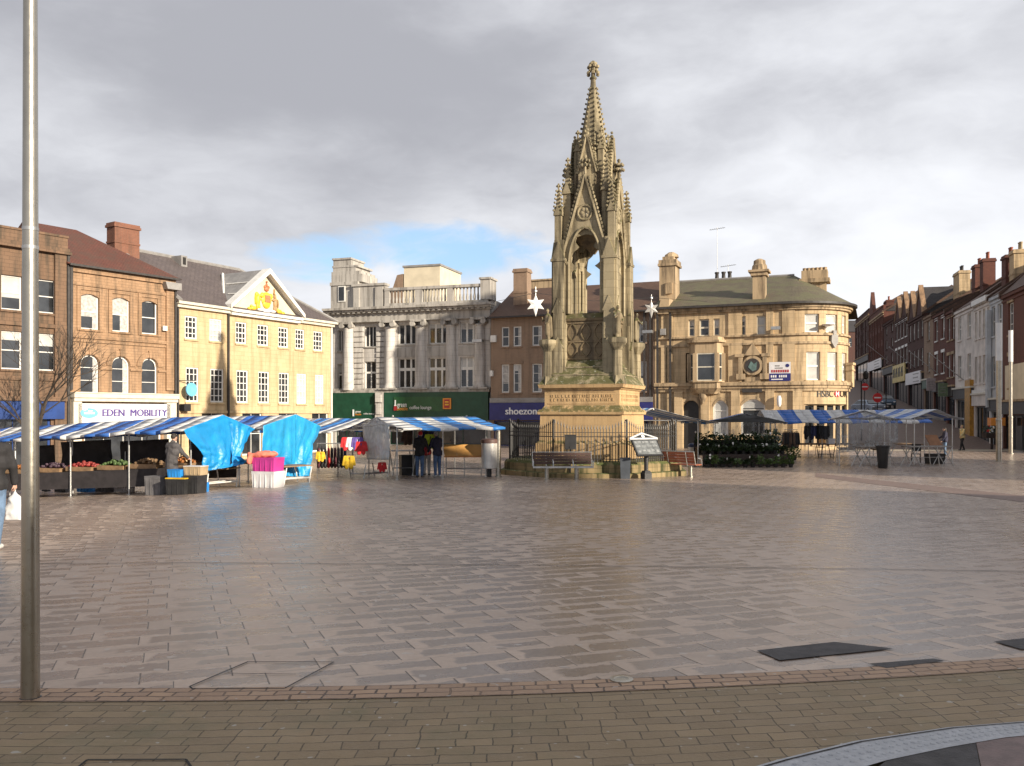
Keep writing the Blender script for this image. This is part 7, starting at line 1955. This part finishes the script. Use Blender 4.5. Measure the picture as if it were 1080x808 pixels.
car('silver blue car parked at the bank corner up the street',916,90,R(8),m_carp); car('slate blue car behind the no entry sign',933,96,R(-12),m_card)
# star decorations on their wire
def star(label,px,py,D,r):
    p=P(px,py,D); t=thing('star_decoration',label,'decoration',p,R(0),'star decorations on the wire')
    m=MB(); pts=[]
    for i in range(12): a=PI/2+i*PI/6; q=r if i%2==0 else r*.48; q*= (1.25 if i==6 else 1); pts.append((q*math.cos(a),q*math.sin(a)))
    n=len(pts); c0=m._a((0,-.07,0)); c1=m._a((0,.07,0)); I=[m._a((x,0,z)) for x,z in pts]
    for i in range(n): m.idx((c0,I[i],I[(i+1)%n])); m.idx((c1,I[(i+1)%n],I[i]))
    m.build('star',plain('star_face',(.8,.8,.78) if r>.5 else (.36,.35,.33),.35,.1,4),t); m=MB(); m.tube((0,0,r*.9),(0,0,r*1.8),.02,n=5); m.ball((0,0,r*1.35),.1,n=8,m=5); m.build('hook',m_steel,t)
D0=54
star('white star decoration hanging left of the memorial',565,321,D0,.60); star('silvery star decoration hanging right of the memorial',687,325.5,D0,.48)
a=P(505,322,D0+14); b=P(565,309,D0); c=P(687,314,D0); d=P(745,318,D0+8)
m=MB(); m.path([tuple(a),tuple(b),tuple(b.lerp(c,.5)-Vector((0,0,.35))),tuple(c),tuple(d)],.016,4); o=m.build('overhead_wire',m_iron,None); tag(o,'thin overhead wire carrying the two star decorations','wire')

# bare tree in front of the brown buildings
def bare_tree():
    x,y=PW(38,41); g=gz(x,y); t=thing('bare_tree','leafless tree with fine twigs in front of the brown buildings','tree',(x,y,g))
    tr=MB(); tw=MB(); rnd=random.Random(5)
    def grow(p,d,L,r,lv):
        q=p+d*L; (tr if lv<2 else tw).tube(p,q,r,r*.72,n=7 if lv<2 else 4,cap=False)
        if lv>=6: return
        for i in range(3 if lv<4 else 2):
            nd=(d+Vector((rnd.uniform(-.75,.75),rnd.uniform(-.6,.6),rnd.uniform(-.25,.5)))).normalized()
            grow(p.lerp(q,rnd.uniform(.65,1)),nd,L*rnd.uniform(.62,.85),max(.007,r*.6),lv+1)
    grow(Vector((0,0,0)),Vector((0.03,0,1)),2.3,.11,0)
    tr.build('trunk',m_bark,t,smooth=True); c=tw.build('crown',m_bark,t); 
bare_tree()
# ------------------------------------------------------------------ ground
def ground_sheet():
    m=MB(); xs=[-160,-110,-70,-45]+[-34+i*1.0 for i in range(0,100)]+[75,90,120,170]; ys=[-60,-40,-20,-8]+[0+i*1.0 for i in range(0,40)]+[40+i*2 for i in range(0,60)]+[170,200,260,330]
    I=[[m._a((x,y,gz(x,y))) for x in xs] for y in ys]
    for j in range(len(ys)-1):
        for i in range(len(xs)-1): m.idx((I[j][i],I[j][i+1],I[j+1][i+1],I[j+1][i]))
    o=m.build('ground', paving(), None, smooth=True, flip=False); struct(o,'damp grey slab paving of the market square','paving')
ground_sheet()
edge=lambda x: 5.545+.105*max(-5,min(6,x))+.02*max(-5,min(6,x))**2 + (0 if -5<x<6 else (x-6)*.345 if x>=6 else (x+5)*-.095)
def strip(name,mat,label,cat,y0,y1,dz,x0=-9,x1=9,n=36,m_=6,thick=0):
    m=MB()
    for i in range(n):
        xa,xb=x0+(x1-x0)*i/n,x0+(x1-x0)*(i+1)/n
        for j in range(m_):
            ta,tb=j/m_,(j+1)/m_
            q=[]
            for x,tt in ((xa,ta),(xb,ta),(xb,tb),(xa,tb)):
                e=edge(x); y=y0(e)+(y1(e)-y0(e))*tt; q.append(((x,y,gz(x,y)+dz),(x,y-e)))
            m.face([a for a,_ in q],[b for _,b in q])
    o=m.build(name,mat,None,flip=False); struct(o,label,cat); return o
m_olive=pavers('olive_brown_pavers',(.30,.22,.128),(.225,.165,.098),.19,.112,(.058,.045,.03),green=(.13,.125,.065))
m_sett=pavers('reddish_setts',(.44,.29,.185),(.33,.22,.15),.15,.088,(.055,.040,.030),msize=.008)
strip('footway',m_olive,'olive brown brick paving in the foreground','paving',lambda e:-9,lambda e:e-.27,.004)
strip('sett_band',m_sett,'band of reddish setts edging the slab paving','paving band',lambda e:e-.275,lambda e:e,.008,m_=2)
m_asph=plain('asphalt_patch',(.058,.054,.055),.75,.3,10,bump=.6,dist=.01)
def patch(name,pts,mat,label,dz=.008,cat='paving patch'):
    m=MB(); P_=[gp(*p) for p in pts]; m.face([(p.x,p.y,p.z+dz) for p in P_]); o=m.build(name,mat,None,flip=False); struct(o,label,cat); return o
patch('road_patch',[(798,687),(880,678),(943,685),(822,697.5)],m_asph,'long black asphalt patch let into the slab paving')
patch('road_patch',[(915,701.5),(985,696),(997,698.5),(935,706)],m_asph,'small black asphalt patch at the edge of the sett band',.010)
patch('road_patch',[(1048,677.5),(1100,672),(1110,680),(1078,686)],m_asph,'black asphalt patch at the right edge of the picture')
def line(name,pts,w,mat,label,dz=.009,cat='channel'):
    m=MB(); P_=[gp(*p) for p in pts]
    for a,b in zip(P_,P_[1:]):
        d=(b-a).normalized(); n=Vector((-d.y,d.x,0))*w/2; m.face([a+n+Vector((0,0,dz)),a-n+Vector((0,0,dz)),b-n+Vector((0,0,dz)),b+n+Vector((0,0,dz))])
    o=m.build(name,mat,None,flip=False); struct(o,label,cat); return o
m_joint=plain('dark_open_joint',(.03,.027,.026),.9,.3,9)
line('drain_channel',[(-40,596),(200,594),(450,596),(600,597),(760,599),(930,601),(1130,604)],.018,m_joint,'thin dark drainage slot across the square')
line('cover_edge',[(200,726),(262,699.5),(352,699)],.022,m_joint,'dark outline of a paved inspection cover','road',cat='cover edge') if False else None
line('cover_edge',[(200,725.5),(203,728),(300,727.5),(352,699.5),(262,699)],.012,m_joint,'dark outline of a paved inspection cover in the slabs',cat='cover edge')
line('cover_edge',[(262,699),(200,725.5)],.014,m_joint,'sloping edge of the paved inspection cover',.0095,cat='cover edge')
line('cover_edge',[(240,711.5),(312,712.5)],.009,m_joint,'cross joint of the paved inspection cover',.0095,cat='cover edge')
p=gp(655.5,718.5); m=MB(); m.lathe([(.075,0),(.075,.012),(.05,.014),(.045,.009),(.0,.009)],n=24,cap=False); o=m.build('drain_cover',m_brushed,None,loc=p+Vector((0,0,.004))); tag(o,'small round steel cover set at the edge of the setts','drain cover')
# pale studded edging, dark and pinkish slabs in the right corner
m_edg=None
def edging():
    n=NT('pale_studded_edging'); g=n.t.nodes.new('ShaderNodeNewGeometry'); pos=g.outputs['Position']
    col=n.mix(n.ss(n.noise(pos,14,5,.7),.3,.7),(.33,.34,.36),(.44,.45,.47))
    col=n.mix(n.m_('MULTIPLY',n.ss(n.noise(pos,70,3,.7),.5,.7),.4),col,(.22,.22,.23))
    return n.done(n.principled(col,.5,0,.4,n.bump(n.noise(pos,60,4,.7),.4,.01)))
m_edg=edging()
up=[(760,826),(820,808),(900,788),(1000,773),(1080,766.5),(1160,762)]; lo=[(850,834),(935,808.5),(1000,794.5),(1060,784),(1120,778),(1200,774)]
m=MB(); U=[gp(*p) for p in up]; W_=[gp(*p) for p in lo]
for i in range(len(U)-1):
    for dz,flip in ((.03,0),): m.face([U[i]+Vector((0,0,dz)),W_[i]+Vector((0,0,dz)),W_[i+1]+Vector((0,0,dz)),U[i+1]+Vector((0,0,dz))])
    m.face([U[i]+Vector((0,0,.004)),U[i+1]+Vector((0,0,.004)),U[i+1]+Vector((0,0,.03)),U[i]+Vector((0,0,.03))])
ob=m.build('kerb',m_edg,None); struct(ob,'pale studded edging curving across the right corner','kerb')
st=MB()
for i in range(len(U)-1):
    nn=int((U[i+1]-U[i]).length/.055)
    for k in range(nn):
        a=U[i].lerp(U[i+1],(k+.5)/nn); b=W_[i].lerp(W_[i+1],(k+.5)/nn)
        for f in (.30,.52,.74): c=a.lerp(b,f); st.M=Matrix.Translation(c+Vector((0,0,.03))); st.lathe([(.014,0),(.010,.004),(.002,.005)],n=6)
st.build('stud_pattern',m_edg,ob)
l=MB()
for i in range(len(U)-1):
    a0=U[i].lerp(W_[i],.08)+Vector((0,0,.033)); a1=U[i].lerp(W_[i],.12)+Vector((0,0,.033)); b0=U[i+1].lerp(W_[i+1],.08)+Vector((0,0,.033)); b1=U[i+1].lerp(W_[i+1],.12)+Vector((0,0,.033)); l.face([a0,a1,b1,b0])
l.build('groove',m_joint,ob)
patch('road_slab',[(935,808.5),(1000,794.5),(1029,789.5),(1034,815),(1040,850),(880,850)],m_asph,'dark tarmac inside the pale edging',.028)
patch('road_slab',[(1029.5,789.3),(1060,784),(1120,778),(1200,774),(1240,850),(1041,850),(1035,815)],plain('pinkish_paving',(.17,.115,.105),.55,.25,10,bump=.4,dist=.01),'pinkish paving inside the pale edging',.028)
line('cover_edge',[(60,829),(92,803),(196,802.6),(215,830)],.012,m_joint,'dark edge of an inspection cover at the lower left',cat='cover edge')
# pale strip of paving and brown street at the right
def xstrip(name,mat,label,cat,f0,f1,x0,x1,dz,n=40,k=6):
    m=MB()
    for i in range(n):
        xa,xb=x0+(x1-x0)*i/n,x0+(x1-x0)*(i+1)/n
        for j in range(k):
            q=[]
            for x,tt in ((xa,j/k),(xb,j/k),(xb,(j+1)/k),(xa,(j+1)/k)):
                y=f0(x)+(f1(x)-f0(x))*tt; q.append((x,y,gz(x,y)+dz))
            m.face(q,[(p[0],p[1]) for p in q])
    o=m.build(name,mat,None,smooth=True,flip=False); struct(o,label,cat); return o
m_street=pavers('brown_street_setts',(.20,.135,.105),(.165,.115,.09),.3,.15,(.07,.05,.04))
m_pale=pavers('pale_strip_slabs',(.50,.43,.33),(.44,.38,.29),.9,.6,(.2,.17,.13))
xstrip('kerb',m_pale,'pale strip of paving along the far side of the square','kerb',lambda x:58.5,lambda x:61.0,22,46,.012)  # strip coloured paler than the paving beside it
xstrip('street',m_street,'brown paved street climbing between the bank and the terrace','street',lambda x:61.0,lambda x:175,20,62,.02,n=42,k=114)
m_pinkband=pavers('faint_pink_paving_band',(.22,.15,.125),(.19,.135,.115),.3,.2,(.1,.075,.065))
def diag(): 
    m=MB(); a=[gp(860,499),gp(940,508),gp(1090,524)]; b=[gp(860,503),gp(940,513),gp(1090,531)]
    for i in range(2):
        for k in range(8):
            q=[a[i].lerp(a[i+1],k/8),a[i].lerp(a[i+1],(k+1)/8),b[i].lerp(b[i+1],(k+1)/8),b[i].lerp(b[i+1],k/8)]
            m.face([(p.x,p.y,gz(p.x,p.y)+.006) for p in q],[(p.x,p.y) for p in q])
    o=m.build('paving_band',m_pinkband,None,flip=False); struct(o,'faint pinkish band across the right of the square','paving band')
diag()
# ------------------------------------------------------------------ unseen blocks added beside the square, placed and sized to shade it
def shade_block(A,B,H,label,mat,roof,dep=10):
    F=Fac(A,B,-1.0); t=F.thing('shade_building',label,'building'); L=F.L; n=max(2,int(L/2.6))
    hs=[]
    for s_ in range(int(H/3.2)-1):
        for i in range(n): c=L*(i+.5)/n; hs.append((c-.55,c+.55,3.9+s_*3.1,5.7+s_*3.1))
    hs=[h for h in hs if h[3]<H-.4]
    wall(F,t,'wall',mat,0,L,-.5,H,hs)
    for h in hs: window(F,t,h,1,2,sill=m_sand_trim)
    body_box(F,t,0,L,dep,-.5,H,mat); gable_roof(F,t,-.2,L+.2,H,H+2.2,dep,roof)
shade_block((33,-4.8),(33,-44),17.0,'unseen brick block added to shade the foreground of the square',m_orange,m_slate_d)
shade_block((33,31),(33,17.5),13,'unseen sandstone block added to shade the right hand stalls',m_sand,m_slate_d)
shade_block((37,33.2),(37,29.0),27,'unseen sandstone tower added to shade the grey lounge building',m_sand,m_slate_d,dep=4)
# ------------------------------------------------------------------ light
AZ, EL = R(47), R(17)
sx, sy = math.sin(AZ), -math.cos(AZ)
sun=bpy.data.lights.new('sun','SUN'); sun.energy=SUN_E; sun.angle=R(.55); sun.color=(1.0,.88,.71)
so=bpy.data.objects.new('sun',sun); COL.objects.link(so)
so.rotation_euler=Vector((-sx*math.cos(EL),-sy*math.cos(EL),-math.sin(EL))).to_track_quat('-Z','Y').to_euler()
w=bpy.data.worlds.new('World'); S.world=w; w.use_nodes=True; nt=w.node_tree; nt.nodes.clear()
class WN(NT):
    def __init__(s): s.t=nt
W=WN()
sky=nt.nodes.new('ShaderNodeTexSky'); sky.sky_type='NISHITA'; sky.sun_disc=False; sky.sun_elevation=EL; sky.sun_rotation=math.atan2(sx,sy); sky.air_density=1.0; sky.dust_density=.6
tc=nt.nodes.new('ShaderNodeTexCoord'); d=tc.outputs['Generated']
sp=nt.nodes.new('ShaderNodeSeparateXYZ'); nt.links.new(d,sp.inputs[0])
zz=W.m_('MAXIMUM',sp.outputs[2],0.0)
den=W.m_('ADD',zz,.16)
cx_=W.m_('DIVIDE',sp.outputs[0],den); cy_=W.m_('DIVIDE',sp.outputs[1],den)
cb=nt.nodes.new('ShaderNodeCombineXYZ'); W.set(cb.inputs[0],cx_); W.set(cb.inputs[1],cy_)
warp=nt.nodes.new('ShaderNodeTexNoise'); nt.links.new(cb.outputs[0],warp.inputs['Vector']); warp.inputs['Scale'].default_value=1.1; warp.inputs['Detail'].default_value=3
wv=nt.nodes.new('ShaderNodeVectorMath'); wv.operation='MULTIPLY_ADD'; nt.links.new(warp.outputs[1],wv.inputs[0]); wv.inputs[1].default_value=(.55,.55,0); nt.links.new(cb.outputs[0],wv.inputs[2])
v=wv.outputs[0]
fl=nt.nodes.new('ShaderNodeVectorMath'); fl.operation='MULTIPLY_ADD'; nt.links.new(warp.outputs[1],fl.inputs[0]); fl.inputs[1].default_value=(.35,.35,.35)
fm=nt.nodes.new('ShaderNodeMapping'); nt.links.new(d,fm.inputs[0]); fm.inputs['Scale'].default_value=(1.5,1.5,3.4); fm.inputs['Rotation'].default_value=(0,R(14),0); nt.links.new(fm.outputs[0],fl.inputs[2]); v3=fl.outputs[0]
n1=W.noise(W.mapped(v3,(1,1,1),(0,0,.5),(2.3,.4,0)),1.5,7,.52)
n2=W.noise(W.mapped(v3,(1,1,1),(0,0,.2),(7.1,3.3,0)),3.0,8,.56)
n3=W.noise(W.mapped(v3,(1,1,1),(0,0,0),(1.7,9.3,0)),7,6,.6)
# thicker grey overhead, brighter bank low down; clear gap low in the middle
lum=W.m_('ADD',W.m_('MULTIPLY',W.ss(n1,.30,.70),.50),W.m_('ADD',W.m_('MULTIPLY',W.ss(n2,.30,.72),.36),W.m_('MULTIPLY',n3,.14)))
low=W.m_('SUBTRACT',1,W.ss(zz,.03,.42))
lum=W.m_('ADD',W.m_('ADD',W.m_('MULTIPLY',lum,.62),W.m_('MULTIPLY',low,.38)),W.m_('MULTIPLY',sp.outputs[0],.30))
cloud=W.mix(W.ss(lum,.12,.92),CLOUD_D,CLOUD_L)
def spot(px,py,rx,rz):
    """soft patch of the dome centred on a compass direction"""
    dx=(px-CX)/FO; dz=(HY-py)/FO; l=math.sqrt(1+dx*dx+dz*dz)
    az=math.atan2(dx,1); el=math.asin(dz/l)
    aa=W.m_('ARCTAN2',sp.outputs[0],sp.outputs[1]); ee=W.m_('ARCSINE',sp.outputs[2])
    a=W.m_('DIVIDE',W.m_('SUBTRACT',aa,az),rx); b=W.m_('DIVIDE',W.m_('SUBTRACT',ee,el),rz)
    return W.m_('ADD',W.m_('MULTIPLY',a,a),W.m_('MULTIPLY',b,b))
g1=spot(475,268,.115,.030); g2=spot(345,276,.07,.022); g3=spot(615,290,.05,.035)
near=W.m_('MINIMUM',g1,W.m_('MINIMUM',g2,g3))
gap=W.m_('SUBTRACT',.95,W.ss(W.m_('ADD',near,W.m_('ADD',W.m_('MULTIPLY',W.m_('SUBTRACT',n2,.5),5.0),W.m_('MULTIPLY',W.m_('SUBTRACT',n3,.5),4.0))),.0,2.2))
gap=W.m_('MAXIMUM',gap,W.m_('MULTIPLY',W.ss(n1,.66,.78),.35))
blue=W.mix(1.0,sky.outputs[0],(1.0,1.0,1.0),'MULTIPLY')
blue=W.mix(.55,blue,BLUE)
col=W.mix(gap,cloud,blue)
below=W.ss(sp.outputs[2],-.04,.0)
col=W.mix(below,(1.2,1.1,1.0),col)
bg=nt.nodes.new('ShaderNodeBackground'); bg.inputs[1].default_value=.1; nt.links.new(col,bg.inputs[0])
wo=nt.nodes.new('ShaderNodeOutputWorld'); nt.links.new(bg.outputs[0],wo.inputs[0])
# ------------------------------------------------------------------ camera
cam=bpy.data.cameras.new('camera'); co=bpy.data.objects.new('camera',cam); COL.objects.link(co); S.camera=co
cam.sensor_width=36; cam.sensor_fit='HORIZONTAL'; cam.lens=FO/1080*36; cam.shift_y=(HY-404)/1080; cam.clip_start=.1; cam.clip_end=3000
co.location=(0,0,CZ); co.rotation_euler=(R(90),0,0)
vs=S.view_settings; vs.view_transform='Standard'; vs.look='None'; vs.exposure=EXPO; vs.gamma=1; vs.use_curve_mapping=False
S.cycles.max_bounces=8; S.cycles.transparent_max_bounces=12; S.cycles.use_denoising=True
S.cycles.sample_clamp_indirect=4
